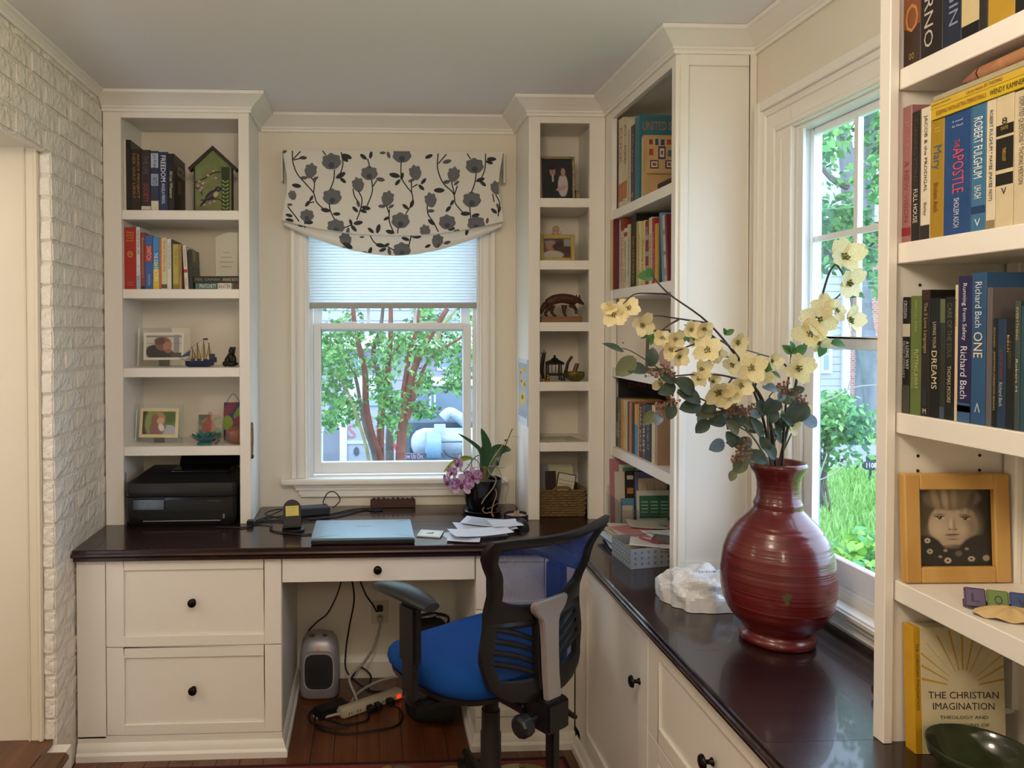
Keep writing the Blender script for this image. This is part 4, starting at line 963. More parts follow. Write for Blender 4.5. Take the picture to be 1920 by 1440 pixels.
# bird house plaque
a = at(352, 394, Y=3.06); b = at(447, 394, Y=3.06)
bw = (b.x-a.x); x0 = a.x; zb_ = 2.0102
hp = thing('bird_plaque', 'house-shaped glazed plaque with a bird and leaf border', 'ornament', ((a.x+b.x)/2, 3.07, zb_))
zap = at(401, 273, Y=3.06).z; zsh = at(360, 308, Y=3.06).z
xm = (a.x+b.x)/2; hw = bw*.36
M_DKW = mat('dark ornament frame', '201a18', .45)
def slab(mb, pts, y0, y1):
    n = len(pts); mb.add([(p[0], y0, p[1]) for p in pts]+[(p[0], y1, p[1]) for p in pts], [list(range(n)), list(range(n, 2*n))[::-1]]+[(i, n+i, n+(i+1) % n, (i+1) % n) for i in range(n)])
    return mb
zc = zb_+.008
body = slab(MB(), [(xm-hw, zc), (xm+hw, zc), (xm+hw, zsh), (xm, zap-.012), (xm-hw, zsh)], 3.064, 3.085)
body.build('plaque', mat('olive glaze', '6d7648', .25, mottle=.2, mscale=25), hp, bevel=.001)
rf = MB()
for s in (-1, 1):
    rf.add([(xm, 3.056, zap), (xm+s*(hw+.027), 3.056, zsh-.016), (xm+s*(hw+.019), 3.056, zsh-.028), (xm, 3.056, zap-.017), (xm, 3.092, zap), (xm+s*(hw+.027), 3.092, zsh-.016), (xm+s*(hw+.019), 3.092, zsh-.028), (xm, 3.092, zap-.017)], [(0, 1, 2, 3), (7, 6, 5, 4), (0, 4, 5, 1), (1, 5, 6, 2), (2, 6, 7, 3), (3, 7, 4, 0)])
rf.build('roof', M_DKW, hp)
MB().box(a.x+.004, b.x-.004, 3.052, 3.098, zb_, zc).build('base', M_DKW, hp, bevel=.001)
MB().box(xm-hw-.004, xm-hw, 3.060, 3.088, zc, zsh).build('post', M_DKW, hp); MB().box(xm+hw, xm+hw+.004, 3.060, 3.088, zc, zsh).build('post', M_DKW, hp)
M_BIRD = mat('bird glaze', '3b3842', .25)
bd = MB().ell((xm-.006, 3.062, zb_+.072), (.033, .007, .014), rot=Euler((0, R(-38), 0))).ell((xm+.021, 3.061, zb_+.096), (.012, .007, .010)).tube([(xm-.03, 3.062, zb_+.05), (xm-.052, 3.062, zb_+.026)], [.006, .0025], 6)
bd.tube([(xm+.031, 3.061, zb_+.097), (xm+.040, 3.061, zb_+.1)], [.003, .0006], 6).build('bird', M_BIRD, hp, smooth=True)
MB().ell((xm+.012, 3.0585, zb_+.073), (.014, .006, .011), rot=Euler((0, R(-50), 0))).build('bird_breast', mat('pale breast glaze', 'a8a070', .25), hp, smooth=True)
br_ = MB()
for P in ([(-.075, .12), (-.04, .135), (.0, .16), (.03, .165)], [(-.05, .05), (.02, .055), (.05, .03)], [(-.07, .10), (-.05, .09), (-.045, .07)]):
    br_.tube(spline([(xm+p, 3.062, zb_+q) for p, q in P], 4), .0022, 6)
br_.build('branch', mat('branch glaze', '3a2c26', .3), hp, smooth=True)
for (p, q) in ((-.055, .125), (-.04, .118), (-.06, .108), (-.045, .1), (-.052, .09), (-.02, .15), (.0, .168), (.012, .14), (.005, .045), (-.012, .038), (-.035, .03)):
    MB().ell((xm+p, 3.0615, zb_+q), (.0075, .003, .007), 8, 5).build('blossom', mat('pink blossom glaze', 'a88a84', .25), hp, smooth=True)
MB().box(xm+.034, xm+.066, 3.061, 3.064, zc, zsh-.01).build('leaf_panel', mat('dark leaf panel', '22321c', .3), hp)
for k in range(8):
    for s in (-1, 1):
        MB().ell((xm+.05+s*.0075, 3.060, zb_+.018+k*.0155), (.0085, .0022, .0035), 8, 5, rot=Euler((0, R(-s*38), 0))).build('leaf', mat('leaf glaze', '8fa25a', .25), hp, smooth=True)
# glass award on second shelf
ga = thing('glass_award', 'clear arched glass award behind the lying paperbacks', 'award', (at(425, 540, Y=3.2).x, 3.2, 1.6985))
x0, x1 = at(404, 500, Y=3.2).x, at(446, 500, Y=3.2).x; zt_ = at(425, 432, Y=3.2).z
pts = [(x0, 1.706), (x1, 1.706), (x1, zt_-.002)]+[(x1+(x0-x1)*t, zt_-.002-.028*t*t) for t in (.3, .6, .85, 1)]
M_CLR = glass_mat('clear ornament glass', (.93, .96, .95, 1), .12)
slab(MB(), pts, 3.195, 3.208).build('plate', M_CLR, ga, bevel=.001)
MB().box(x0-.006, x1+.006, 3.18, 3.225, 1.6985, 1.706).build('foot', M_CLR, ga, bevel=.001)
tm = MB()
for q, w_ in ((.62, .012), (.54, .022), (.46, .028), (.38, .02)): tm.box((x0+x1)/2-w_, (x0+x1)/2+w_, 3.194, 3.1948, 1.706+(zt_-1.706)*q, 1.706+(zt_-1.706)*q+.003)
tm.build('etched_lines', letm('b8b0a0'), ga, fixn=False)
# framed photographs with glass borders
def glass_photo(label, loc, rotz, w, h, iw, ih, pm, lift, group=None, mat_col='d9d4cc', tilt=-8, border=.010):
    t = thing('framed_photo', label, 'framed photo', loc, 0, group); t.rotation_euler = (R(tilt), 0, rotz); t.location.z += .0022
    MB().box(-w/2, w/2, -.003, .003, .0, h).build('glass_plate', M_CLR, t, world=False, bevel=.001)
    MB().box(-iw/2-border, iw/2+border, -.0045, -.0032, lift-border, lift+ih+border).build('mount', mat('photo mount', mat_col, .4), t, world=False)
    MB().box(-iw/2, iw/2, -.0056, -.0047, lift, lift+ih).build('photograph', pm, t, world=False)
    MB().box(-.02, .02, .004, .012, .0, h*.45).build('easel_back', mat('dark easel', '2a2826', .6), t, world=False)
    return t
pm1 = picture_mat('c6bfb4', [('r', .5, .93, .6, .04, 0, .2, '8a857c'), ('r', .86, .5, .08, .6, 0, .2, '8f8a82'), ('r', .5, .62, .6, .012, 0, .3, '7a766e'), ('r', .3, .5, .5, .012, 3, .3, '8a857c'), ('e', .42, .12, .46, .42, -18, .12, '2b2926'), ('e', .48, .60, .24, .32, 0, .15, '7d5544'), ('e', .60, .48, .13, .24, 10, .2, 'a4705c'), ('e', .63, .28, .10, .10, 0, .3, '8a5848'), ('e', .38, .72, .16, .18, 0, .3, '5e3f34'), ('e', .9, .1, .22, .12, 0, .2, '4a4640')], 1.6)
a = at(307, 690, Y=3.13)
glass_photo('glass-edged photo of a brown-haired woman leaning over a railing', (a.x, 3.13, 1.3855), R(4), .215, .158, .142, .094, pm1, .034, 'glass photo frames in the tall left bookcase')
pm2 = picture_mat('7d8a58', [('r', .07, .5, .09, .6, 0, .1, '4a453c'), ('e', .8, .75, .3, .35, 0, .5, '55663c'), ('e', .2, .5, .14, .5, 0, .4, '8a9a62'), ('r', .75, .12, .4, .14, 0, .3, 'b4b0a8'), ('e', .45, .25, .24, .36, 0, .2, '8c6a60'), ('e', .5, .7, .2, .26, 0, .2, 'b08a62'), ('e', .38, .6, .14, .3, 0, .3, '8f6850'), ('e', .55, .58, .12, .16, 0, .3, 'd0a48c'), ('e', .58, .3, .09, .18, 30, .3, 'dcd2cc'), ('e', .9, .25, .2, .14, -20, .2, 'a9b0bc')], 1.5)
a = at(297, 836, Y=3.10)
glass_photo('glass-edged photo of a fair-haired woman outdoors with gold mount', (a.x, 3.10, 1.0725), R(-7), .2, .155, .138, .094, pm2, .032, 'glass photo frames in the tall left bookcase', 'd8c8a0', -9, .013)
# model ship
ms = thing('model_ship', 'small blue beaded model sailing ship on the third shelf', 'model ship', (at(378, 689, Y=3.08).x, 3.08, 1.3855))
S = lambda X, Y_: at(220+X/6, 610+Y_/6, Y=3.08)
M_BLUE = mat('dark blue enamel', '24284a', .35)
hull = []
for X, w_ in ((765, .004), (800, .012), (880, .016), (960, .017), (1030, .016), (1085, .012)):
    zt2 = S(X, 400 if X < 1020 else 385).z; zb2 = 1.3858 if 800 <= X <= 1040 else 1.3858+.006
    cx_ = S(X, 430).x
    hull.append([(cx_, 3.08-w_, zt2), (cx_, 3.08+w_, zt2), (cx_, 3.08+w_*.6, zb2), (cx_, 3.08-w_*.6, zb2)])
MB().loft(hull).build('hull', M_BLUE, ms, bevel=.001)
c_ = S(1060, 350)
MB().box(c_.x-.006, c_.x+.012, 3.07, 3.09, S(0, 400).z, S(0, 325).z).box(c_.x+.008, c_.x+.02, 3.072, 3.088, S(0, 420).z, S(0, 362).z).build('stern_castle', M_BLUE, ms, bevel=.001)
for X in (850, 920, 990):
    p_ = S(X, 400); MB().box(p_.x-.007, p_.x+.007, 3.073, 3.087, p_.z-.002, p_.z+.009).build('deck_house', M_BLUE, ms, bevel=.001)
for X, Yt in ((840, 245), (900, 205), (970, 150), (1030, 205)):
    MB().tube([S(X+8, 400), S(X, Yt)], .0011, 6).build('mast', M_DKW, ms)
    MB().ell(S(X, Yt), (.0025, .0025, .0025), 8, 6).build('masthead', M_DKW, ms, smooth=True)
rg_ = MB()
for q in (((700, 365), (840, 245), (900, 205), (970, 150), (1030, 205), (1070, 340)), ((840, 250), (880, 370)), ((900, 210), (860, 380)), ((900, 210), (945, 380)), ((970, 175), (930, 380)), ((970, 175), (1005, 370)), ((1030, 210), (1000, 370)), ((700, 368), (770, 405))):
    rg_.tube([S(*p) for p in q], .0006, 5)
rg_.build('rigging', M_DKW, ms)
for (A, B, C_) in (((850, 262), (895, 370), (820, 370)), ((905, 222), (945, 372), (870, 372)), ((972, 185), (1000, 365), (945, 365)), ((1030, 222), (1060, 340), (1005, 340))):
    MB().add([S(*A)+Vector((0, .001, 0)), S(*B)+Vector((0, .001, 0)), S(*C_)+Vector((0, .001, 0)), S(*A)+Vector((0, .0018, 0)), S(*B)+Vector((0, .0018, 0)), S(*C_)+Vector((0, .0018, 0))], [(0, 1, 2), (5, 4, 3), (0, 3, 4, 1), (1, 4, 5, 2), (2, 5, 3, 0)]).build('sail', mat('tan sail', 'ab9660', .7), ms)
MB().add([S(705, 362), S(822, 275), S(815, 345), S(705, 362)+Vector((0, .001, 0)), S(822, 275)+Vector((0, .001, 0)), S(815, 345)+Vector((0, .001, 0))], [(0, 1, 2), (5, 4, 3), (0, 3, 4, 1), (1, 4, 5, 2), (2, 5, 3, 0)]).build('jib_sail', mat('blue jib', '33406a', .5), ms)
f0 = S(972, 150); MB().add([f0, f0+Vector((.010, 0, .003)), f0+Vector((.018, 0, -.001)), f0+Vector((.016, 0, -.007)), f0+Vector((.008, 0, -.004)), f0+Vector((0, 0, -.006))], [(0, 1, 2, 3, 4, 5)]).build('flag', M_DKW, ms)
# black seated figurine
fg = thing('figurine', 'small black carved seated figurine beside the model ship', 'figurine', (at(433, 689, Y=3.08).x, 3.08, 1.3855))
fx = at(433, 689, Y=3.08).x
MB().ell((fx, 3.08, 1.3975), (.030, .022, .0115)).ell((fx, 3.083, 1.415), (.021, .016, .028)).ell((fx+.004, 3.08, 1.448), (.014, .013, .016)).ell((fx-.012, 3.07, 1.41), (.012, .012, .018)).ell((fx+.014, 3.07, 1.412), (.011, .012, .02)).box(fx-.004, fx+.018, 3.072, 3.092, 1.452, 1.466).ell((fx-.02, 3.065, 1.3985), (.012, .012, .012)).build('carving', mat('black carved resin', '141512', .35, bump=.9, bscale=180), fg, smooth=True)
# shelf 4: lotus, glass tile, glass plaque, glass globe, pen
lt = thing('lotus_candle_holder', 'teal lotus-shaped candle holder', 'candle holder', (at(383, 829, Y=3.04).x, 3.045, 1.0725))
lx = at(383, 829, Y=3.04).x
M_TEAL = mat('teal capiz petal', '3c7272', .3, mottle=.15, mscale=40)
def petal(mb, c, ang, r0, r1, wmax, z0, z1, curl=.25):
    def fn(u, v):
        r = r0+(r1-r0)*v; w = wmax*math.sin(PI*min(1, .12+.88*v*.98)) if v < 1 else .0004; x = (u-.5)*2*w
        z = z0+(z1-z0)*(v**1.6)+.25*abs(u-.5)*w*2
        return Vector((c[0]+r*math.cos(ang)-x*math.sin(ang), c[1]+r*math.sin(ang)+x*math.cos(ang), c[2]+z))
    return mb.sheet(fn, 6, 7, .0012)
for k in range(9): petal(MB(), (lx, 3.045, 1.0725), 2*PI*k/9, .012, .060, .020, .010, .042).build('petal', M_TEAL, lt, smooth=60)
for k in range(7): petal(MB(), (lx, 3.045, 1.0725), 2*PI*(k+.5)/7, .008, .034, .016, .012, .05).build('petal', M_TEAL, lt, smooth=60)
MB().lathe([(0, 0), (.03, 0), (.031, .006), (.022, .012), (0, .012)], 24, (lx, 3.045, 1.0725)).build('base', M_TEAL, lt, smooth=True)
MB().lathe([(0, .012), (.017, .012), (.017, .026), (.004, .037), (0, .038)], 20, (lx, 3.045, 1.0725)).build('candle', mat('candle wax', 'd6c7a6', .5, sub=.2), lt, smooth=True)
tt = picture_mat('9aa89a', [('e', .3, .75, .3, .3, 0, .2, '3a5a4a'), ('r', .55, .85, .5, .12, 30, .2, 'c7893a'), ('r', .8, .6, .3, .06, 25, .2, 'b9762e'), ('r', .8, .8, .3, .06, 20, .2, '3c8aa0'), ('r', .15, .6, .16, .1, -30, .2, '3f7a3a'), ('r', .12, .9, .1, .12, 20, .1, '2e3f7a'), ('r', .45, .9, .07, .25, 0, .1, 'a82c20'), ('e', .45, .45, .3, .3, 0, .05, 'bf3a2c'), ('e', .1, .2, .14, .16, 0, .2, '6a4a8a'), ('e', .85, .25, .16, .2, 0, .2, '3f8a5a')], 1, .15)
a = at(393, 825, Y=3.14)
gt = thing('glass_tile', 'square stained-glass tile with red pomegranate on shelf', 'ornament', (a.x, 3.14, 1.0725)); gt.rotation_euler = (R(-8), 0, 0); gt.location.z += .0032
MB().box(-.047, .047, -.003, .003, .012, .106).build('tile', tt, gt, world=False, bevel=.001)
MB().box(-.05, .05, -.004, -.0035, .010, .108).build('clear_border', M_CLR, gt, world=False)
MB().tube([(math.cos(t)*.006, 0, .110+math.sin(t)*.006) for t in [2*PI*k/12 for k in range(13)]], .001, 6).build('hanging_loop', M_DKW, gt, world=False)
MB().box(-.02, .02, -.01, .02, 0, .012).build('stand', M_DKW, gt, world=False, bevel=.001)
fp = picture_mat('31306e', [('e', .3, .85, .5, .14, 40, .08, '7a2348'), ('e', .85, .75, .4, .12, 40, .08, '6f8a2e'), ('e', .9, .5, .5, .16, 25, .08, '7c2440'), ('e', .2, .45, .3, .2, 0, .08, '7f9c34'), ('e', .8, .25, .4, .12, 30, .08, '48702e'), ('e', .2, .12, .3, .14, 0, .08, '2c2c78'), ('e', .6, .0, .4, .1, 0, .08, '7a2a3a')], .7, .1)
a0, a1 = at(421, 780, Y=3.17), at(452, 780, Y=3.17)
pl = thing('glass_plaque', 'hanging fused-glass plaque in purple, blue and green panes', 'ornament', ((a0.x+a1.x)/2, 3.17, 1.0725)); pl.rotation_euler = (R(-5), 0, 0); pl.location.z += .0006
hwp = (a1.x-a0.x)/2+.004; htp = at(430, 755, Y=3.17).z-1.0725
MB().box(-hwp, hwp, -.003, .003, 0, htp).build('plate', fp, pl, world=False, bevel=.001)
MB().tube(spline([(-hwp+.014, -.003, htp-.012), (-hwp+.014, -.003, htp+.006), (-hwp+.03, -.003, htp+.03), (0, -.002, htp+.036), (hwp-.03, -.003, htp+.03), (hwp-.014, -.003, htp+.006), (hwp-.014, -.003, htp-.012)], 5), .0011, 6).build('wire_handle', M_DKW, pl, world=False)
gl = thing('glass_globe', 'pinkish crackled glass globe at the right end of the shelf', 'ornament', (at(441, 829, Y=3.05).x, 3.06, 1.0725))
gx = at(441, 829, Y=3.05).x
MB().ell((gx, 3.06, 1.0725+.037), (.042, .04, .037), 24, 16).build('globe', mat('rose crackle glass', '9a6a5c', .12, trans=.35, bump=.6, bscale=70), gl, smooth=True)
tag(MB().tube([at(401, 831, Y=3.012)+Vector((0, .02, -.002)), at(409, 826, Y=3.012)+Vector((0, .03, .0))], [.0035, .0035], 8).build('lipstick', mat('dark metal tube', '3a3c40', .3, metal=.6), None), 'tiny dark metal tube lying in front of the glass globe', 'tube')
bpy.data.objects['lipstick'].location.z = 1.0728-min(v.co.z for v in bpy.data.objects['lipstick'].data.vertices)
# chipped wood piece on the bookcase side
cw = thing('wood_charm', 'torn strip of brown bark stuck to the bookcase side', 'ornament', (-.469, 3.02, 1.06))
def W3(y_, z_): return (-.4685, y_, z_)
MB().add([(-.469, 3.012, 1.165), (-.469, 3.035, 1.16), (-.469, 3.04, 1.09), (-.469, 3.036, 1.04), (-.469, 3.014, 1.03), (-.469, 3.016, 1.1), (-.464, 3.012, 1.165), (-.463, 3.035, 1.16), (-.463, 3.04, 1.09), (-.464, 3.036, 1.04), (-.464, 3.014, 1.03), (-.461, 3.016, 1.1)], [(0, 1, 2, 3, 4, 5), (11, 10, 9, 8, 7, 6)]+[(i, (i+1) % 6, 6+(i+1) % 6, 6+i) for i in range(6)]).build('strip', wood('bark', '6a4a34', '9a7a5c', .7), cw)
MB().box(-.469, -.462, 3.013, 3.037, 1.018, 1.032).build('tip', M_DKW, cw, bevel=.001)
# ---------------------------------------------------------------- printer
pt = thing('printer', 'black all-in-one inkjet printer in the left bookcase', 'printer', (-.74, 3.15, .76))
M_PR = mat('printer plastic', '17171a', .38); M_PR2 = mat('printer gloss', '0e0e11', .18)
x0, x1 = at(231, 960, Y=2.99).x+.012, at(447, 960, Y=2.99).x-.008
def rring(z, i=0, fy=2.975):
    return [(x0+i, fy+.012+i, z), (x0+.012+i, fy+i, z), (x1-.012-i, fy+i, z), (x1-i, fy+.012+i, z), (x1-i, 3.262-i, z), (x0+i, 3.262-i, z)]
MB().loft([rring(.7615, .012), rring(.775, .004), rring(.80, 0), rring(.875, 0)]).build('body', M_PR, pt, smooth=30)
MB().loft([rring(.877, .003), rring(.90, -.002), rring(.93, .003), rring(.945, .03, 2.985), rring(.962, .05, 3.01)]).build('scanner_lid', M_PR, pt, smooth=35)
MB().box(-.80, -.56, 3.05, 3.19, .958, .968).build('feeder_slot', M_PR2, pt, bevel=.004)
MB().add([(-.80, 3.20, .965), (-.55, 3.20, .965), (-.55, 3.252, 1.02), (-.80, 3.252, 1.02), (-.80, 3.206, .960), (-.55, 3.206, .960), (-.55, 3.258, 1.015), (-.80, 3.258, 1.015)], [(0, 1, 2, 3), (7, 6, 5, 4), (0, 4, 5, 1), (1, 5, 6, 2), (2, 6, 7, 3), (3, 7, 4, 0)]).build('paper_support', M_PR, pt)
MB().box(x0+.03, x0+.155, 2.969, 2.9755, .825, .869).build('control_panel', M_PR2, pt, bevel=.002)
MB().box(x0+.052, x0+.094, 2.9675, 2.9695, .838, .858).build('display', mat('dead display', '33363a', .2), pt)
MB().add([(x0+.16, 2.972, .866), (x1-.04, 2.972, .866), (x1-.02, 2.972, .874), (x0+.16, 2.972, .874), (x0+.14, 2.972, .85)], [(0, 1, 2, 3), (0, 3, 4)]).build('trim_line', M_PR2, pt)
MB().box(x0+.07, x1-.06, 2.970, 2.977, .780, .7835).build('tray_edge', mat('grey tray edge', '8a8a8c', .3), pt, bevel=.0008)
MB().box(x0+.05, x1-.05, 2.973, 2.978, .787, .818).build('output_slot', mat('slot dark', '060607', .6), pt)
add_text(MB(), 'officejet', ((x1-.085), 2.9738, .86), (1, 0, 0), (0, 0, 1), .05, .007).build('lettering', letm('6a6a6c'), pt, fixn=False)
MB().box(x1-.062, x1-.044, 2.9735, 2.975, .790, .808).build('badge', mat('badge grey', '86868a', .4), pt)
tag(MB().tube(spline([(x0-.004, 3.0, .97), (x0-.005, 2.998, .86), (x0-.002, 3.0, .79), (x0+.006, 2.97, .7635)], 6), .0018, 6).build('cable', mat('grey cable', '4a4a4c', .5), None, smooth=True), 'thin cable hanging at the left side of the printer', 'cable')
# ================================================================== DESK TOP
ZT = .7605
# phone charging stand with note
cs = thing('charging_stand', 'black upright phone charging stand with yellow note', 'charger', (-.29, 2.89, ZT))
MB().lathe([(0, 0), (.042, 0), (.044, .003), (.043, .008), (.03, .011), (0, .011)], 28, (-.29, 2.885, ZT)).build('base', M_BLACK, cs, smooth=50)
Mst = Matrix.Translation((-.292, 2.885, ZT+.008)) @ Matrix.Rotation(R(-3), 4, 'Y') @ Matrix.Rotation(R(-14), 4, 'X')
pts = [(-.034, 0), (.034, 0), (.035, .075)]+[(.035*math.cos(t), .075+.035*math.sin(t)) for t in [PI*k/10 for k in range(1, 10)]]+[(-.035, .075)]
n = len(pts)
MB().add([(p[0], -.005, p[1]) for p in pts]+[(p[0], .005, p[1]) for p in pts], [list(range(n)), list(range(n, 2*n))[::-1]]+[(i, n+i, n+(i+1) % n, (i+1) % n) for i in range(n)], Mst).build('back_rest', M_BLACK, cs, bevel=.0015)
MB().box(-.036, .036, -.026, -.004, .002, .010, Mst).build('ledge', M_BLACK, cs, bevel=.003)
nt_ = MB().box(-.024, .026, -.0068, -.0052, .048, .086, Mst).build('sticky_note', mat('yellow note', 'cfc068', .7), cs)
nm_ = MB()
for k in range(3): nm_.tube([(-.018+.0018*i, -.0071, .078-.011*k+.0016*math.sin(i*2.3+k)) for i in range(20-4*k)], .0004, 4, M=Mst)
nm_.build('handwriting', letm('8a7c40'), cs, fixn=False)
# power adapter
ad = thing('power_adapter', 'slate grey laptop power adapter on the worktop', 'adapter', (-.24, 3.14, ZT))
MB().box(-.07, .07, -.033, .033, 0, .033, Matrix.Translation((-.235, 3.14, ZT)) @ Matrix.Rotation(R(14), 4, 'Z')).build('brick_case', mat('adapter plastic', '2a3038', .4), ad, bevel=.004)
def cable(name, pts, r, label, m=M_RUBBER, cat='cable', group=None, n=7):
    o = MB().tube(spline(pts, n), r, 8).build(name, m, None, smooth=True)
    return tag(o, label, cat, group)
GC = 'black cables on the worktop'
z_ = ZT+.0032
cable('cable', [(-.15, 3.16, ZT+.02), (-.12, 3.17, ZT+.05), (-.14, 3.165, ZT+.085), (-.17, 3.16, ZT+.085), (-.19, 3.155, ZT+.05), (-.185, 3.15, ZT+.036)], .0024, 'black cable arching up from the power adapter', group=GC)
cable('cable', [(-.16, 3.12, z_), (-.06, 3.2, z_), (.02, 3.215, z_), (.06, 3.19, z_), (.03, 3.17, z_), (-.02, 3.19, z_), (-.12, 3.09, z_), (-.24, 3.04, z_)], .003, 'black cable running right from the adapter along the wall', group=GC)
cable('cable', [(-.47, 2.985, z_), (-.42, 3.05, z_), (-.35, 3.085, z_+.004), (-.28, 3.08, z_), (-.33, 3.03, z_), (-.42, 3.02, z_), (-.46, 3.0, z_)], .003, 'coiled black cable beside the bookcase foot', group=GC)
cable('cable', [(-.45, 3.01, z_+.006), (-.40, 3.09, z_+.008), (-.36, 3.13, z_+.02), (-.40, 3.16, z_+.01), (-.43, 3.12, z_+.006), (-.38, 3.05, z_+.008), (-.30, 3.03, z_+.006)], .0026, 'looped black cable lying on the coiled one', group=GC)
cable('cable', [(-.47, 2.96, z_), (-.44, 2.98, z_), (-.385, 2.975, z_+.004), (-.38, 2.9, z_), (-.34, 2.855, z_), (-.26, 2.82, z_), (-.215, 2.825, z_)], .003, 'black charging cable running in front of the charging stand', group=GC)
cable('cable', [(-.21, 3.03, z_), (-.17, 3.0, z_), (-.165, 2.97, z_), (-.17, 2.95, z_+.002)], .0028, 'short black cable ending in a plug behind the laptop', group=GC)
cable('cable', [(-.46, 2.945, z_), (-.49, 2.93, z_), (-.53, 2.93, z_), (-.6, 2.945, z_)], .003, 'black cable running towards the printer', group=GC)
tag(MB().box(-.48, -.455, 2.955, 2.985, ZT, ZT+.022).build('cable_clip', M_BLACK, None, bevel=.003), 'small black cable clip at the bookcase foot', 'clip')
tag(MB().cbox((-.17, 2.945, ZT+.006), (.02, .028, .012)).build('usb_plug', M_BLACK, None, bevel=.002), 'small black plug lying behind the laptop corner', 'plug')
# laptop
lp = thing('laptop', 'closed silver blue laptop on the worktop', 'laptop', (-.02, 2.81, ZT))
M_LID = mat('brushed laptop lid', '7f97a6', .28, metal=.7, bump=.05, bscale=120, stretch=(1, 30, 1))
MB().box(-.207, .168, 2.683, 2.945, ZT, ZT+.014).build('base', mat('laptop base', '101113', .5), lp, bevel=.004)
MB().box(-.206, .167, 2.684, 2.944, ZT+.0145, ZT+.024).build('lid', M_LID, lp, bevel=.003, seg=2)
cr = MB()
for (p, q) in (((-.2, 2.70), (-.1, 2.735)), ((-.19, 2.695), (-.12, 2.725)), ((.16, 2.70), (.08, 2.735)), ((-.195, 2.93), (-.12, 2.90)), ((.155, 2.93), (.1, 2.90))):
    cr.tube([(p[0], p[1], ZT+.0238), (q[0], q[1], ZT+.0238)], [.0012, .0004], 6)
cr.build('lid_crease', M_LID, lp)
add_text(MB(), 'ASUS', (-.02, 2.845, ZT+.0246), (1, 0, 0), (0, 1, 0), .055, .008).build('lettering', letm('5a2a28'), lp, fixn=False)
# coaster
co = thing('coaster', 'white square coaster with a small brown picture', 'coaster', (.235, 2.806, ZT))
Mc = Matrix.Translation((.235, 2.806, ZT)) @ Matrix.Rotation(R(-37+22), 4, 'Z')
MB().box(-.047, .047, -.047, .047, 0, .005, Mc).build('tile', mat('coaster white', 'd4d4cc', .35), co, bevel=.0025, seg=2)
MB().box(-.038, .038, -.038, -.0372, .005, .0053, Mc).box(-.038, .038, .0372, .038, .005, .0053, Mc).box(-.038, -.0372, -.038, .038, .005, .0053, Mc).box(.0372, .038, -.038, .038, .005, .0053, Mc).build('border_line', mat('coaster line', '8a8a84', .6), co)
MB().ell((0, 0, .005), (.012, .008, .0006), 10, 5, Mc).ell((.008, .008, .005), (.006, .006, .0006), 8, 5, Mc).ell((-.010, -.005, .005), (.008, .004, .0006), 8, 5, Mc).build('motif', mat('brown motif', '5a4a34', .6), co)
# papers: letters and envelopes, separate sheets
GP = 'letters and envelopes beside the laptop'
random.seed(3)
def sheet_paper(name, label, c, w, d, ang, z, col='dfe3ea', curl=.0, group=GP, th=.0006, lines=None):
    M_ = Matrix.Translation((c[0], c[1], z)) @ Matrix.Rotation(R(ang), 4, 'Z')
    def fn(u, v): return M_ @ Vector(((u-.5)*w, (v-.5)*d, curl*(4*(u-.5)**2)+curl*.3*v))
    t = thing(name, label, 'paper', (c[0], c[1], z), 0, group)
    MB().sheet(fn, 8, 3, th).build('sheet', mat('sheet paper', col, .6), t, smooth=60)
    if lines:
        lm = MB()
        for k in range(lines):
            yy = d*(.35-.7*k/max(1, lines-1)); lw = w*random.uniform(.25, .4)
            def f2(u, v, yy=yy, lw=lw):
                X_ = -w*.38+u*(lw+w*.38); uu = X_/w+.5
                return M_ @ Vector((X_, yy+(v-.5)*d*.03, curl*(4*(uu-.5)**2)+curl*.3*(yy/d+.5)+.0004))
            lm.grid(f2, 4, 1)
        lm.build('printed_lines', mat('print grey', '8a8e98', .7), t, fixn=False)
    return t
zz = ZT+.0008
for (c, w, d, ang, col, lb, cu, ln) in (((.40, 2.80), .24, .105, 14, 'c8cdd8', 'bottom envelope of the pile beside the coaster', .0, 0), ((.36, 2.765), .12, .16, -12, 'd8dce4', 'tall white letter at the left of the paper pile', .003, 6), ((.45, 2.86), .23, .12, 6, 'd0d6e0', 'open white letter in the middle of the paper pile', .012, 5),
                                       ((.42, 2.775), .23, .1, 12, 'dde1ea', 'curled white letter lying towards the viewer on the pile', .01, 0), ((.47, 2.90), .2, .11, -22, 'cfd3dd', 'printed letter turned askew at the back of the pile', .006, 7), ((.53, 2.87), .12, .1, 8, 'dfe4ee', 'pale blue envelope at the right of the pile', .002, 0)):
    sheet_paper('letter', lb, c, w, d, ang, zz, col, cu*.6, lines=ln); zz += .0045
# mouse
mo = thing('computer_mouse', 'black computer mouse behind the chair back', 'mouse', (.60, 2.9, ZT)); 
def mring(t):
    w_ = .030*math.sin(PI*(.12+.80*t))**.6; h_ = .034*math.sin(PI*(.1+.85*t))**.7; y_ = 2.84+.11*t
    return [(.60+w_*math.cos(a_), y_, ZT+max(0, h_*math.sin(a_))) for a_ in [PI*k/10 for k in range(11)]]+[(.60-w_*.9, y_, ZT), (.60+w_*.9, y_, ZT)]
MB().loft([mring(k/8) for k in range(9)]).build('shell', mat('mouse plastic', '1c2026', .3), mo, smooth=True)
MB().cbox((.60, 2.925, ZT+.031), (.006, .018, .008)).build('scroll_wheel', M_BLACK, mo, bevel=.002)
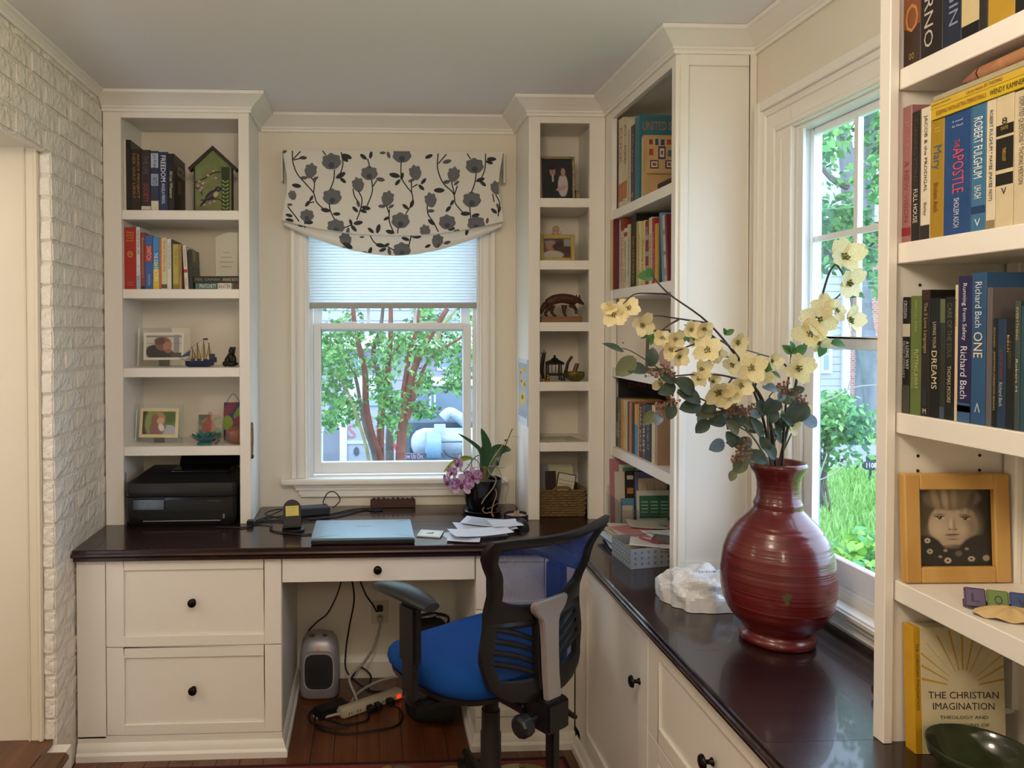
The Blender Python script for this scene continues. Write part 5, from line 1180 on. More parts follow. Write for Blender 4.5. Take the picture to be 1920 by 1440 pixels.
# carved word block
wb = thing('word_block', 'long brown wooden block with raised letters under the window', 'ornament', (.106, 3.25, ZT))
MB().box(.009, .205, 3.232, 3.262, ZT, ZT+.034).build('block', wood('dark carved wood', '33211c', '4c3129', .5), wb, bevel=.002)
for k in range(9):
    MB().box(.018+k*.021, .018+k*.021+.013, 3.238, 3.256, ZT+.0338, ZT+.0338+random.uniform(.005, .010)).build('raised_letter', wood('raised wood', '3a2620', '55382f', .5), wb, bevel=.002)
# orchid in pot
PC = Vector((.482, 3.135, ZT))
op = thing('orchid_pot', 'glossy black ceramic pot with saucer', 'plant pot', PC)
MB().lathe([(0, 0), (.062, 0), (.080, .006), (.086, .014), (.083, .018), (.065, .016), (0, .016)], 36, PC).build('saucer', M_BLACKG, op, smooth=50)
MB().lathe([(0, .016), (.056, .016), (.066, .03), (.076, .07), (.081, .11), (.083, .145), (.079, .1455), (.076, .125), (0, .125)], 36, PC).build('pot', M_BLACKG, op, smooth=50)
MB().lathe([(0, .131), (.0765, .127)], 24, PC, cap=False).build('bark_mix', mat('orchid bark', '3a2a20', .9, bump=1, bscale=120, mottle=.4, mscale=60), op)
orc = thing('orchid', 'orchid plant with purple veined blooms and aerial roots', 'plant', PC+Vector((0, 0, .125)))
B = PC+Vector((.005, 0, .13))
M_OLEAF = mat('orchid leaf', '2f5230', .35, mottle=.15, mscale=15)
M_OLEAF2 = mat('yellow green leaf', '9aa832', .4, mottle=.15, mscale=15)
def strap(pts, wid, m, parent, name='leaf', fold=.25, th=.0022):
    q = spline(pts, 6); n_ = len(q)-1
    def fn(u, v):
        i = min(int(v*n_), n_-1); f = v*n_-i; p = q[i].lerp(q[i+1], f)
        t = (q[min(i+1, n_)]-q[max(i-1, 0)]).normalized()
        side = t.cross(Vector((0, -1, .25))).normalized(); up = side.cross(t)
        w_ = wid*max(.02, math.sin(PI*min(1, .1+.9*v))**.75) if v < .999 else wid*.02
        s_ = (u-.5)*2
        return p+side*(w_*s_)+up*(fold*w_*abs(s_))
    return MB().sheet(fn, 6, 12, th).build(name, m, parent, smooth=70)
O = lambda X, Y_, yy=3.13: at(820+X/6.26, 780+Y_/6.26, Y=yy)
strap([B, O(560, 480), O(575, 330, 3.12), O(515, 145, 3.1)], .023, M_OLEAF, orc)
strap([B, O(520, 450, 3.11), O(420, 320, 3.09), O(250, 208, 3.06)], .0085, M_OLEAF, orc)
strap([B, O(650, 470, 3.15), O(740, 390, 3.15), O(865, 400, 3.13)], .026, M_OLEAF, orc)
strap([B, O(660, 560, 3.15), O(720, 580, 3.16)], .016, M_OLEAF, orc)
strap([O(400, 490, 3.08), O(300, 500, 3.05), O(180, 560, 3.03), O(75, 655, 3.01)], .0115, M_OLEAF2, orc, 'yellowing_leaf')
MB().tube(spline([B-Vector((0, 0, .02)), O(545, 640), O(548, 600), B+Vector((0, 0, .03))], 4), [.012]*12+[.006], 10).build('crown', mat('orchid crown', '7a6a38', .7, bump=.6), orc, smooth=True)
MB().tube([O(600, 600, 3.12), O(640, 520), O(800, 290, 3.12), O(820, 270, 3.12)], .0014, 6).build('old_spike', mat('dry spike', 'a8a078', .6), orc)
MB().tube([O(700, 580, 3.14), O(880, 150, 3.12)], .0019, 6).build('stake', mat('dark stake', '1c2418', .6), orc)
MB().cbox(O(800, 285, 3.118), (.008, .006, .007)).build('clip', M_BLACK, orc, bevel=.001)
MB().tube(spline([O(820, 270, 3.12), O(880, 238, 3.115), O(925, 243, 3.11), O(960, 244, 3.105)], 4), .0008, 6).build('old_spike', mat('dry spike', 'a8a078', .6), orc)
MB().tube(spline([B, O(520, 500, 3.1), O(480, 462, 3.08), O(420, 510, 3.06), O(355, 600, 3.04), O(300, 660, 3.02)], 6), .0019, 6).build('flower_spike', mat('green spike', '3c4a2c', .5), orc, smooth=True)
MB().tube(spline([B, O(480, 540, 3.1), O(380, 490, 3.06), O(300, 480, 3.03), O(240, 500, 3.01), O(130, 470, 3.0), O(70, 400, 3.0)], 6), .0015, 6).build('flower_spike', mat('green spike', '3c4a2c', .5), orc, smooth=True)
M_ROOT = mat('aerial root', '8d8878', .7, bump=.3); M_ROOT2 = mat('tan root', 'a2805a', .7)
for (P_, r_, m_, yy) in (([(590, 610), (620, 680), (690, 740), (650, 850), (560, 960), (520, 1030)], .0024, M_ROOT, 3.045), ([(600, 600), (680, 580), (730, 650), (770, 750), (835, 820), (800, 980), (830, 1110)], .0016, M_ROOT, 3.06), ([(680, 855), (695, 920), (650, 1060), (640, 1150), (660, 1185), (630, 1130), (570, 1140), (530, 1105), (550, 1070)], .0022, M_ROOT2, 3.045), ([(710, 1020), (640, 1070), (580, 1090)], .0012, M_ROOT2, 3.05), ([(530, 600), (420, 600), (340, 560)], .0012, M_ROOT, 3.08), ([(620, 590), (720, 610), (795, 600)], .0012, M_ROOT, 3.1)):
    q = [O(a_, b_, yy) for a_, b_ in P_]
    for v_ in q: v_.z = max(v_.z, ZT+.004)
    MB().tube(spline(q, 6), r_, 6).build('root', m_, orc, smooth=True)
M_OP = picture_mat('9a7098', [('e', .5, .5, .48, .48, 0, .25, '8a4a86'), ('e', .5, .5, .34, .38, 0, .5, 'b08ba6')], 1, .5)
M_OPW = mat('orchid petal pale', 'bda4b4', .5); M_OLIP = mat('orchid lip', '6a1f42', .4)
def orchid_bloom(c, s, face, parent):
    Z_ = Vector(face).normalized(); X_ = Vector((0, 0, 1)).cross(Z_).normalized(); Y_ = Z_.cross(X_)
    Q = Matrix(((X_.x, Y_.x, Z_.x, c[0]), (X_.y, Y_.y, Z_.y, c[1]), (X_.z, Y_.z, Z_.z, c[2]), (0, 0, 0, 1)))
    lip = MB().ell((0, -.1*s, .12*s), (.13*s, .2*s, .12*s), 10, 7, Q).build('bloom', M_OLIP, parent, smooth=True)
    def disc(cx, cy, rx, ry, rot, m_, nm):
        def fn(u, v):
            a_ = 2*PI*u; r_ = v; x = rx*r_*math.cos(a_); y = ry*r_*math.sin(a_); c0, s0 = math.cos(R(rot)), math.sin(R(rot))
            return Q @ Vector((cx+x*c0-y*s0, cy+x*s0+y*c0, .05*s*(r_*r_)*math.cos(2*a_)))
        MB().grid(fn, 16, 3).build(nm, m_, lip, smooth=True)
    for (cx, cy, rx, ry, rot, m_) in ((0, .46*s, .24*s, .34*s, 0, M_OPW), (-.36*s, -.32*s, .22*s, .34*s, -38, M_OPW), (.36*s, -.32*s, .22*s, .34*s, 38, M_OPW)):
        disc(cx, cy, rx, ry, rot, m_, 'sepal')
    for sgn in (-1, 1):
        def fn(u, v, sgn=sgn):
            a_ = 2*PI*u; x = sgn*.46*s+.44*s*v*math.cos(a_); y = .1*s+.40*s*v*math.sin(a_)
            return Q @ Vector((x, y, .03*s+.06*s*v*v))
        MB().grid(fn, 18, 4).build('petal', M_ORCH, lip, smooth=True)
def _orch():
    m = bpy.data.materials.new('orchid petal'); m.use_nodes = True; nt = m.node_tree; b = nt.nodes['Principled BSDF']
    tc = nt.nodes.new('ShaderNodeTexCoord'); n_ = nt.nodes.new('ShaderNodeTexNoise'); n_.inputs['Scale'].default_value = 90; r_ = nt.nodes.new('ShaderNodeValToRGB')
    r_.color_ramp.elements[0].color = H('7d3a7c'); r_.color_ramp.elements[1].color = H('b892ae'); r_.color_ramp.elements[0].position = .42; r_.color_ramp.elements[1].position = .62
    nt.links.new(tc.outputs['Object'], n_.inputs['Vector']); nt.links.new(n_.outputs['Fac'], r_.inputs[0]); nt.links.new(r_.outputs[0], b.inputs['Base Color']); b.inputs['Roughness'].default_value = .5
    return m
M_ORCH = _orch()
orchid_bloom(O(285, 810, 2.995), .058, (-.1, -1, .05), orc)
orchid_bloom(O(410, 710, 3.015), .052, (.35, -1, .1), orc)
orchid_bloom(O(255, 560, 3.0), .048, (-1, -.35, .1), orc)
orchid_bloom(O(130, 770, 2.985), .052, (-1, -.25, -.1), orc)
orchid_bloom(O(180, 660, 2.99), .044, (-1, -.5, .1), orc)
# trinket dish
td = thing('trinket_dish', 'purple round candle tin with a folded cream card', 'dish', (.605, 3.02, ZT))
MB().lathe([(0, 0), (.048, 0), (.050, .004), (.050, .022), (.047, .022), (.046, .008), (0, .008)], 32, (.605, 3.02, ZT)).build('tin', mat('purple tin', '2f2850', .35), td, smooth=50)
MB().lathe([(.046, .012), (0, .0125)], 32, (.605, 3.02, ZT), cap=False).build('wax', mat('cream wax', 'd2c6b0', .5), td)
MB().box(-.014, .014, -.001, .001, 0, .022, Matrix.Translation((.603, 3.02, ZT+.013)) @ Matrix.Rotation(R(25), 4, 'Z') @ Matrix.Rotation(R(20), 4, 'X')).box(-.006, .006, -.001, .001, 0, .026, Matrix.Translation((.612, 3.015, ZT+.013)) @ Matrix.Rotation(R(70), 4, 'Z')).build('card', mat('cream card', 'c8b8a0', .7), td)
# sunflower painting on the bookcase side
sp_ = picture_mat('9db0c4', [('e', .3, .82, .22, .07, 0, .5, 'c9b04a'), ('e', .7, .88, .2, .06, 0, .5, 'c9a93a'), ('e', .35, .66, .24, .08, 0, .5, 'cdb23c'), ('e', .75, .62, .22, .08, 0, .5, 'c3a83e'), ('e', .5, .36, .4, .12, 0, .5, 'd2bb48'), ('e', .3, .22, .2, .05, 0, .5, 'c7ae48'), ('e', .3, .82, .08, .025, 0, .4, '6a4420'), ('e', .35, .66, .09, .03, 0, .4, '6a4420'), ('e', .75, .62, .08, .03, 0, .4, '6a4420'), ('e', .5, .37, .13, .05, 0, .4, '5a3a1c'), ('e', .6, .08, .4, .08, 0, .6, '8fa6bf')], .7, .25)
sf = thing('painting', 'small sunflower watercolour pinned to the bookcase side', 'painting', (.6485, 3.09, 1.14)); sf.rotation_euler = (0, 0, -PI/2)
MB().box(-.1, .085, -.0012, 0, 0, .272).build('paper', mat('watercolour paper', 'c4ccd4', .7), sf, world=False)
MB().box(-.088, .073, -.0022, -.0014, .03, .255).build('picture', sp_, sf, world=False)
# ================================================================== NARROW BOOKCASE ORNAMENTS
def frame(label, loc, rotz, w, h, fw, fm, pm, tilt=-6, group=None, depth=.014, name='framed_photo', cat='framed photo', dome=False):
    t = thing(name, label, cat, loc, 0, group); t.rotation_euler = (R(tilt), 0, rotz); t.location.z += depth/2*abs(math.sin(R(tilt)))+.0004
    def bar(x0, x1, z0, z1): MB().box(x0, x1, -depth/2, depth/2, z0, z1).build('frame_bar', fm, t, world=False, bevel=.0022)
    bar(-w/2, -w/2+fw, 0, h); bar(w/2-fw, w/2, 0, h); bar(-w/2+fw, w/2-fw, 0, fw); bar(-w/2+fw, w/2-fw, h-fw, h)
    MB().box(-w/2+fw, w/2-fw, depth*.05, depth*.25, fw, h-fw).build('photograph', pm, t, world=False)
    return t
pm3 = picture_mat('23222e', [('e', .28, .26, .26, .42, 0, .12, '131217'), ('e', .36, .70, .10, .13, 0, .2, 'a87f6a'), ('e', .35, .80, .12, .07, 0, .2, '1a1412'), ('e', .70, .34, .17, .30, 0, .12, 'bdb2b4'), ('e', .66, .27, .2, .06, 20, .2, 'b58f94'), ('e', .69, .70, .15, .13, 0, .25, '36221b'), ('e', .71, .68, .075, .10, 0, .2, 'b48a76'), ('r', .37, .52, .03, .09, 0, .2, 'b8b4b8'), ('r', .55, .0, .6, .06, 0, .3, '1a1a20')], .8)
M_SILV = mat('beaded silver gilt', '9a8e6c', .3, metal=.8, bump=1, bscale=160)
a = at(1045, 370, Y=3.09)
frame('silver-gilt beaded frame with formal photo of two people', (a.x, 3.09, 2.0682), R(-2), .148, .19, .011, M_SILV, pm3)
a = at(1083, 370, Y=3.13)
wn = thing('wooden_post', 'small carved pale wooden piece behind the beaded frame', 'ornament', (a.x, 3.13, 2.0682))
MB().box(a.x-.010, a.x+.006, 3.12, 3.14, 2.0682, 2.118).box(a.x-.013, a.x+.009, 3.116, 3.144, 2.118, 2.124).build('carving', wood('pale carved wood', '8a744c', 'ab9468', .6), wn, bevel=.001)
pm4 = picture_mat('5a4440', [('e', .3, .62, .22, .3, 0, .3, 'a2705e'), ('e', .6, .6, .28, .3, 0, .3, '3c2424'), ('e', .75, .35, .3, .3, 0, .3, '4a2e2c'), ('e', .35, .15, .4, .24, 0, .2, 'b0a898'), ('e', .25, .8, .2, .12, 0, .3, '8c8478'), ('r', .9, .8, .15, .2, 0, .3, '8a9088')], 1.5)
a = at(1045, 488, Y=3.09)
bf_ = frame('pale yellow scrollwork frame with photo of sleeping baby', (a.x, 3.09, 1.8162), R(-2), .148, .115, .017, mat('antique yellow resin', 'b5a05c', .5, bump=1, bscale=120), pm4)
ch = thing('cherub_ornament', 'tiny seated cherub ornament above the baby photo frame', 'ornament', (a.x, 3.12, 1.8162))
M_CHE = mat('bisque', 'b5977e', .5)
MB().tube([(a.x, 3.125, 1.8164), (a.x, 3.125, 1.93)], .004, 8).build('support', M_CHE, ch)
MB().ell((a.x+.0, 3.12, 1.938), (.012, .010, .012)).ell((a.x+.002, 3.118, 1.957), (.009, .009, .010)).ell((a.x-.012, 3.118, 1.934), (.009, .007, .005)).ell((a.x+.013, 3.118, 1.933), (.009, .007, .005)).build('body', M_CHE, ch, smooth=True)
MB().ell((a.x-.016, 3.124, 1.944), (.008, .002, .008)).ell((a.x+.018, 3.124, 1.944), (.008, .002, .008)).build('wing', mat('pale wing', 'c8b6a2', .5), ch, smooth=True)
MB().tube([(a.x+.002+.0135*math.cos(t), 3.122, 1.957+.0135*math.sin(t)) for t in [2*PI*k/16 for k in range(17)]], .0018, 6).build('halo', mat('gilt halo', 'a8864a', .4), ch, smooth=True)
# fox carving
fxx = thing('fox_carving', 'carved walking fox with striped back on wooden base', 'carving', (at(1050, 603, Y=3.07).x, 3.07, 1.5652))
Fx = lambda X, Y_, yy=3.07: at(940+X/3.13, 160+Y_/3.13, Y=yy)
p0, p1 = Fx(228, 1380), Fx(468, 1380)
MB().box(max(.700, p0.x), p1.x, 3.05, 3.09, 1.5652, Fx(300, 1357).z).build('base', wood('honey base', '6e4a2a', '8c6238', .5), fxx, bevel=.002)
M_FOX = wood('fox brown wood', '2e1c16', '5a3a28', .45, (60, 60, 60)); M_STR = mat('fox stripe red', '4c2018', .45)
def chain(P_, r_, nm, m_, yy=3.07, flat=.8): MB().tube(spline([Fx(a_, b_, yy) for a_, b_ in P_], 5), [x for x in _lerp(r_, (len(P_)-1)*5+1)], 10, flat=flat).build(nm, m_, fxx, smooth=True)
def _lerp(r_, n_):
    out = []
    for i in range(n_):
        t = i/(n_-1)*(len(r_)-1); k = min(int(t), len(r_)-2); out.append(r_[k]+(r_[k+1]-r_[k])*(t-k))
    return out
chain([(270, 1278), (310, 1258), (360, 1250), (410, 1258), (440, 1265)], [.02, .026, .025, .026, .019], 'body', M_FOX)
chain([(415, 1268), (445, 1260), (468, 1275), (484, 1285)], [.018, .017, .010, .004], 'head', M_FOX)
chain([(280, 1270), (255, 1290), (238, 1320), (226, 1345)], [.012, .014, .011, .004], 'tail', M_FOX)
for P_ in ([(285, 1290), (270, 1320), (258, 1340), (268, 1356)], [(300, 1292), (295, 1325), (305, 1345), (322, 1356)], [(370, 1290), (368, 1325), (372, 1345), (380, 1355)], [(405, 1285), (430, 1305), (440, 1325), (438, 1342)]):
    chain(P_, [.016, .009, .0065, .007], 'leg', M_FOX)
for X in (438, 455): MB().tube([Fx(X, 1250), Fx(X+4, 1228)], [.007, .001], 6).build('ear', M_FOX, fxx)
for X in (310, 330, 350, 370, 390, 408): MB().tube(spline([Fx(X, 1236+abs(X-350)*.08, 3.052), Fx(X+8, 1252, 3.047), Fx(X+14, 1272, 3.05)], 4), .0035, 6).build('stripe', M_STR, fxx)
# pagoda, singing bowl and small figurine
NB = lambda X, Y_, yy=3.07: at(940+X/3, 600+Y_/3, Y=yy)
pg = thing('pagoda_ornament', 'black metal dragon pagoda ornament in narrow bookcase', 'ornament', (NB(300, 345).x, 3.09, 1.3222))
M_IRON = mat('black iron', '17130f', .45, bump=.5, bscale=200)
z0 = 1.3222
def pb(X0, X1, Y0, Y1, d0=.02, yy=3.09): 
    a_, b_ = NB(X0, Y0, yy), NB(X1, Y1, yy)
    return (min(a_.x, b_.x), max(a_.x, b_.x), yy-d0, yy+d0, min(a_.z, b_.z), max(a_.z, b_.z))
MB().box(*pb(262, 342, 300, 312)).box(*pb(255, 345, 238, 250, .024)).build('floor_plate', M_IRON, pg, bevel=.001)
for X in (265, 338):
    for dy in (-.016, .016): MB().tube([(NB(X, 340).x, 3.09+dy, z0), (NB(X, 240).x, 3.09+dy, NB(X, 240).z)], .003, 6).build('leg', M_IRON, pg)
for X in (285, 305, 322): MB().tube([NB(X, 300, 3.074), NB(X, 250, 3.074)], .0014, 6).build('baluster', M_IRON, pg)
c0 = NB(300, 240, 3.09)
MB().add([(c0.x-.036, 3.06, c0.z), (c0.x+.036, 3.06, c0.z), (c0.x+.036, 3.12, c0.z), (c0.x-.036, 3.12, c0.z), (c0.x-.016, 3.08, c0.z+.012), (c0.x+.016, 3.08, c0.z+.012), (c0.x+.016, 3.1, c0.z+.012), (c0.x-.016, 3.1, c0.z+.012)], [(0, 1, 5, 4), (1, 2, 6, 5), (2, 3, 7, 6), (3, 0, 4, 7), (4, 5, 6, 7), (3, 2, 1, 0)]).build('roof', M_IRON, pg)
MB().lathe([(.017, .012), (.013, .018), (.004, .022), (.006, .026), (.001, .033), (0, .033)], 12, c0).build('finial', M_IRON, pg, smooth=True)
MB().tube(spline([NB(350, 330, 3.08), NB(365, 280, 3.08), NB(375, 240, 3.08), NB(398, 205, 3.08)], 5), _lerp([.005, .007, .006, .006], 16), 8).build('dragon_tail', M_IRON, pg, smooth=True)
MB().tube(spline([NB(238, 335, 3.08), NB(228, 280, 3.08), NB(235, 220, 3.08), NB(240, 195, 3.08)], 5), _lerp([.005, .008, .008, .007], 16), 8).build('dragon_neck', M_IRON, pg, smooth=True)
for (X, Y_) in ((222, 180), (240, 165), (255, 178)): MB().tube([NB(240, 200, 3.08), NB(X, Y_, 3.08)], [.004, .0008], 6).build('dragon_horn', M_IRON, pg)
MB().tube([NB(238, 335, 3.08), Vector((NB(238, 335, 3.08).x, 3.08, z0))], [.006, .009], 8).tube([NB(350, 330, 3.08), Vector((NB(350, 330, 3.08).x, 3.08, z0))], [.006, .009], 8).build('dragon_foot', M_IRON, pg)
gf = thing('gold_figurine', 'tiny gold lion figurine in front of pagoda', 'figurine', (NB(262, 345, 3.03).x, 3.03, z0))
gq = NB(262, 345, 3.03)
MB().box(gq.x-.008, gq.x+.008, 3.022, 3.038, z0, z0+.006).ell((gq.x, 3.03, z0+.014), (.006, .006, .010)).ell((gq.x-.001, 3.028, z0+.026), (.005, .005, .005)).ell((gq.x-.016, 3.03, z0+.007), (.008, .005, .006)).build('body', mat('aged gold', '8a6a2a', .4, metal=.6), gf, smooth=True)
sb = thing('singing_bowl', 'brass singing bowl beside the pagoda ornament', 'bowl', (NB(412, 345, 3.045).x, 3.045, z0)); sc_ = Vector((NB(412, 345, 3.045).x, 3.045, z0))
MB().lathe([(0, 0), (.018, 0), (.034, .010), (.041, .024), (.040, .038), (.0385, .038), (.039, .024), (.032, .012), (0, .004)], 32, sc_).build('bowl', mat('dull brass', '6e6230', .35, metal=.75), sb, smooth=60)
ml = thing('mallet', 'wooden mallet resting in the brass singing bowl', 'mallet', sc_+Vector((0, 0, .01)))
MB().tube([sc_+Vector((-.004, 0, .012)), sc_+Vector((.003, 0, .05)), sc_+Vector((.012, 0, .073))], [.008, .009, .0085], 12).build('stick', wood('mallet wood', '4a3020', '6a4a32', .5), ml, smooth=60)
# flat cards on the fifth shelf
sheet_paper('card', 'pale green card lying on the empty shelf', (.80, 3.09), .17, .15, 8, 1.0758, 'b9b68c', .0, None, .0016)
sheet_paper('card', 'white card lying on the pale green one', (.76, 3.07), .12, .1, -6, 1.0785, 'c9c6b4', .0, None, .0012)
# wicker basket
wk = thing('wicker_basket', 'rectangular seagrass basket of papers at shelf bottom', 'basket', (.80, 3.12, ZT))
M_WK = mat('seagrass', '705a38', .8, bump=.8, bscale=150, mottle=.25, mscale=60)
bx0, bx1, by0, by1 = .708, .893, 3.045, 3.19
for k in range(11):
    zr = ZT+.006+k*.0102; e_ = .006*(k/10)
    ring = []
    for (p, q) in (((bx0-e_, by0-e_), (bx1+e_, by0-e_)), ((bx1+e_, by0-e_), (bx1+e_, by1+e_)), ((bx1+e_, by1+e_), (bx0-e_, by1+e_)), ((bx0-e_, by1+e_), (bx0-e_, by0-e_))):
        m_n = 12
        for i in range(m_n):
            t = i/m_n; w_ = .0025*math.sin(PI*i+k*PI) if False else .0028*(1 if (i+k) % 2 else -1)
            x_ = p[0]+(q[0]-p[0])*t; y_ = p[1]+(q[1]-p[1])*t; dx_, dy_ = q[1]-p[1], -(q[0]-p[0]); L_ = math.hypot(dx_, dy_)
            ring.append((x_+dx_/L_*w_, y_+dy_/L_*w_, zr))
    ring.append(ring[0]); MB().tube(spline(ring, 2), .0056, 6).build('strand', M_WK, wk, smooth=True)
st_ = MB()
for i in range(9): st_.tube([(bx0+(bx1-bx0)*i/8, by0, ZT+.002), (bx0+(bx1-bx0)*i/8, by0-.005, ZT+.112)], .0035, 6).tube([(bx0+(bx1-bx0)*i/8, by1, ZT+.002), (bx0+(bx1-bx0)*i/8, by1+.005, ZT+.112)], .0035, 6)
st_.build('stakes', M_WK, wk); bpy.data.objects['stakes']['kind'] = 'stuff'
MB().tube(spline([(.765, by0-.008, ZT+.112), (.775, by0-.010, ZT+.122), (.80, by0-.010, ZT+.124), (.825, by0-.010, ZT+.122), (.835, by0-.008, ZT+.112)], 5), .006, 8).build('handle', M_WK, wk, smooth=True)
MB().box(bx0, bx1, by0, by1, ZT+.001, ZT+.005).build('bottom', M_WK, wk)
def card_up(name, label, c, w, h, rz, tilt, col, roll=0, lines=0, edge=None, group='cards and envelopes in the wicker basket'):
    t = thing(name, label, 'card', c, 0, group); t.rotation_euler = (Matrix.Rotation(rz, 4, 'Z') @ Matrix.Rotation(R(tilt), 4, 'X') @ Matrix.Rotation(R(roll), 4, 'Y')).to_euler()
    MB().box(-w/2, w/2, 0, .0015, 0, h).build('sheet', mat('card stock', col, .6), t, world=False)
    if edge: MB().box(-w/2, w/2, -.0006, .0001, 0, h).build('border', mat('card edge', edge, .6), t, world=False); MB().box(-w/2+.004, w/2-.004, -.0012, -.0006, .004, h-.004).build('face', mat('card stock', col, .6), t, world=False)
    if lines:
        lm = MB()
        for k in range(lines): lm.box(-w*.4, w*.4, -.0018, -.0012, h*(.15+.75*k/lines), h*(.15+.75*k/lines)+.0018)
        lm.build('ruled_lines', mat('card lines', '6a604e', .7), t, world=False)
    return t
zb2 = ZT+.008
card_up('envelope', 'large white envelope at the back of the basket', (.80, 3.165, zb2), .16, .185, 0, -4, 'c2bfae')
card_up('envelope', 'grey envelope at the left of the basket', (.74, 3.15, zb2), .06, .19, 0, -3, '8a8a88')
card_up('envelope', 'pale green edged paper in the basket', (.83, 3.155, zb2), .1, .175, 0, -5, 'c8c8a4')
card_up('notebook', 'dark maroon notebook in the basket behind index card', (.775, 3.125, zb2), .045, .165, 0, -4, '35211f')
card_up('index_card', 'lined index card with dark edge tilted in basket', (.812, 3.095, zb2+.012), .078, .150, 0, -5, 'd0cbb8', 11, 7, '3a302a')
# cords, heater etc. live in the kneehole section below
# ================================================================== OFFICE CHAIR
chair = thing('office_chair', 'black and blue mesh swivel office chair pulled from desk', 'chair', (.37, 2.23, .0062), R(34.4))
M_CB = mat('chair black plastic', '131316', .4, bump=.05, bscale=400)
M_SEAT = mat('blue mesh fabric', '0e4692', .8, bump=.5, bscale=500, spec=.2)
M_SIL = mat('silver painted bracket', 'b4b2b4', .35, metal=.7)
def _mesh():
    m = bpy.data.materials.new('blue back mesh'); m.use_nodes = True; nt = m.node_tree; b = nt.nodes['Principled BSDF']; o = nt.nodes['Material Output']
    b.inputs['Base Color'].default_value = H('0f3c86'); b.inputs['Roughness'].default_value = .7
    tr = nt.nodes.new('ShaderNodeBsdfTransparent'); mx = nt.nodes.new('ShaderNodeMixShader')
    tc = nt.nodes.new('ShaderNodeTexCoord'); w = nt.nodes.new('ShaderNodeTexWave'); w.bands_direction = 'DIAGONAL'; w.inputs['Scale'].default_value = 210; w.inputs['Distortion'].default_value = 0
    w2 = nt.nodes.new('ShaderNodeTexWave'); w2.bands_direction = 'Z'; w2.inputs['Scale'].default_value = 230
    mr = nt.nodes.new('ShaderNodeMath'); mr.operation = 'MULTIPLY'
    rg = nt.nodes.new('ShaderNodeMapRange'); rg.inputs['To Min'].default_value = .2; rg.inputs['To Max'].default_value = .7
    L = nt.links.new
    L(tc.outputs['Object'], w.inputs['Vector']); L(tc.outputs['Object'], w2.inputs['Vector']); L(w.outputs['Fac'], mr.inputs[0]); L(w2.outputs['Fac'], mr.inputs[1]); L(mr.outputs[0], rg.inputs[0])
    L(rg.outputs[0], mx.inputs[0]); L(b.outputs[0], mx.inputs[1]); L(tr.outputs[0], mx.inputs[2]); L(mx.outputs[0], o.inputs[0])
    return m
M_MESH = _mesh()
def interp(tab, z):
    if z <= tab[0][0]: return tab[0][1]
    for (a, va_), (b, vb_) in zip(tab, tab[1:]):
        if z <= b:
            t = (z-a)/(b-a); t = t*t*(3-2*t); return va_+(vb_-va_)*t
    return tab[-1][1]
YC = [(.50, -.205), (.62, -.195), (.76, -.192), (.88, -.230), (1.0, -.288)]
HW = [(.53, .155), (.565, .185), (.64, .203), (.74, .190), (.80, .188), (.87, .205), (.94, .238), (.968, .250), (.985, .232)]
def BS(x, z, o=0):      # back surface, o = offset to the rear
    y = interp(YC, z)+.055*(x/.25)**2
    return Vector((x, y-o, z))
def band(outer, inner, th, name, material=M_CB, off=0):
    rings = []
    for (xo, zo), (xi, zi) in zip(outer, inner):
        xm_, zm_ = (xo+xi)/2, (zo+zi)/2
        rings.append([BS(xo, zo, off+th*.1), BS(xo, zo, off+th*.75), BS(xm_, zm_, off+th), BS(xi, zi, off+th*.75), BS(xi, zi, off+th*.1), BS(xm_, zm_, off)])
    rings.append(rings[0])
    m_ = MB().loft(rings, cap=False)
    return m_.build(name, material, chair, smooth=50, world=False)
def loop(zs_r, top, bot, wfun):
    """closed outline: right side upward, top right->left, left side downward, bottom left->right"""
    P_ = [(wfun(z), z) for z in zs_r]
    P_ += [(x, top(x)) for x in [wfun(zs_r[-1])*k for k in (.75, .5, .25, 0, -.25, -.5, -.75)]]
    P_ += [(-wfun(z), z) for z in zs_r[::-1]]
    P_ += [(x, bot(x)) for x in [wfun(zs_r[0])*k for k in (-.75, -.5, -.25, 0, .25, .5, .75)]]
    return P_
hw = lambda z: interp(HW, z)
# upper loop around the mesh window
zo = [.735+.25*k/9 for k in range(10)]; zi = [.800+.155*k/9 for k in range(10)]
outU = loop(zo, lambda x: .985-.004*math.cos(x*12), lambda x: .735-.012*(1-(x/.19)**2), hw)
inU = loop(zi, lambda x: .957-.004*math.cos(x*12), lambda x: .800-.036*(1-(x/.16)**2), lambda z: hw(z)-.036-.006*(z > .94))
band(outU, inU, .026, 'back_frame')
zo = [.545+.195*k/9 for k in range(10)]; zi = [.578+.142*k/9 for k in range(10)]
outL = loop(zo, lambda x: .74-.006*(1-(x/.19)**2), lambda x: .545-.042*(1-(x/.185)**2), hw)
inL = loop(zi, lambda x: .720-.010*(1-(x/.16)**2), lambda x: .578-.018*(1-(x/.16)**2), lambda z: hw(z)-.034)
band(outL, inL, .026, 'back_frame')
def winsheet(z0f, z1f, wf, off, name):
    def fn(u, v):
        x = (u-.5)*2; zc_ = .9
        z = z0f+(z1f-z0f)*v; w_ = wf(z); return BS(x*w_, z, off)
    return MB().grid(fn, 14, 12).build(name, M_MESH, chair, smooth=True, world=False, fixn=False)
winsheet(.765, .966, lambda z: hw(z)-.03, .006, 'back_mesh')
winsheet(.575, .725, lambda z: hw(z)-.028, .004, 'back_mesh')
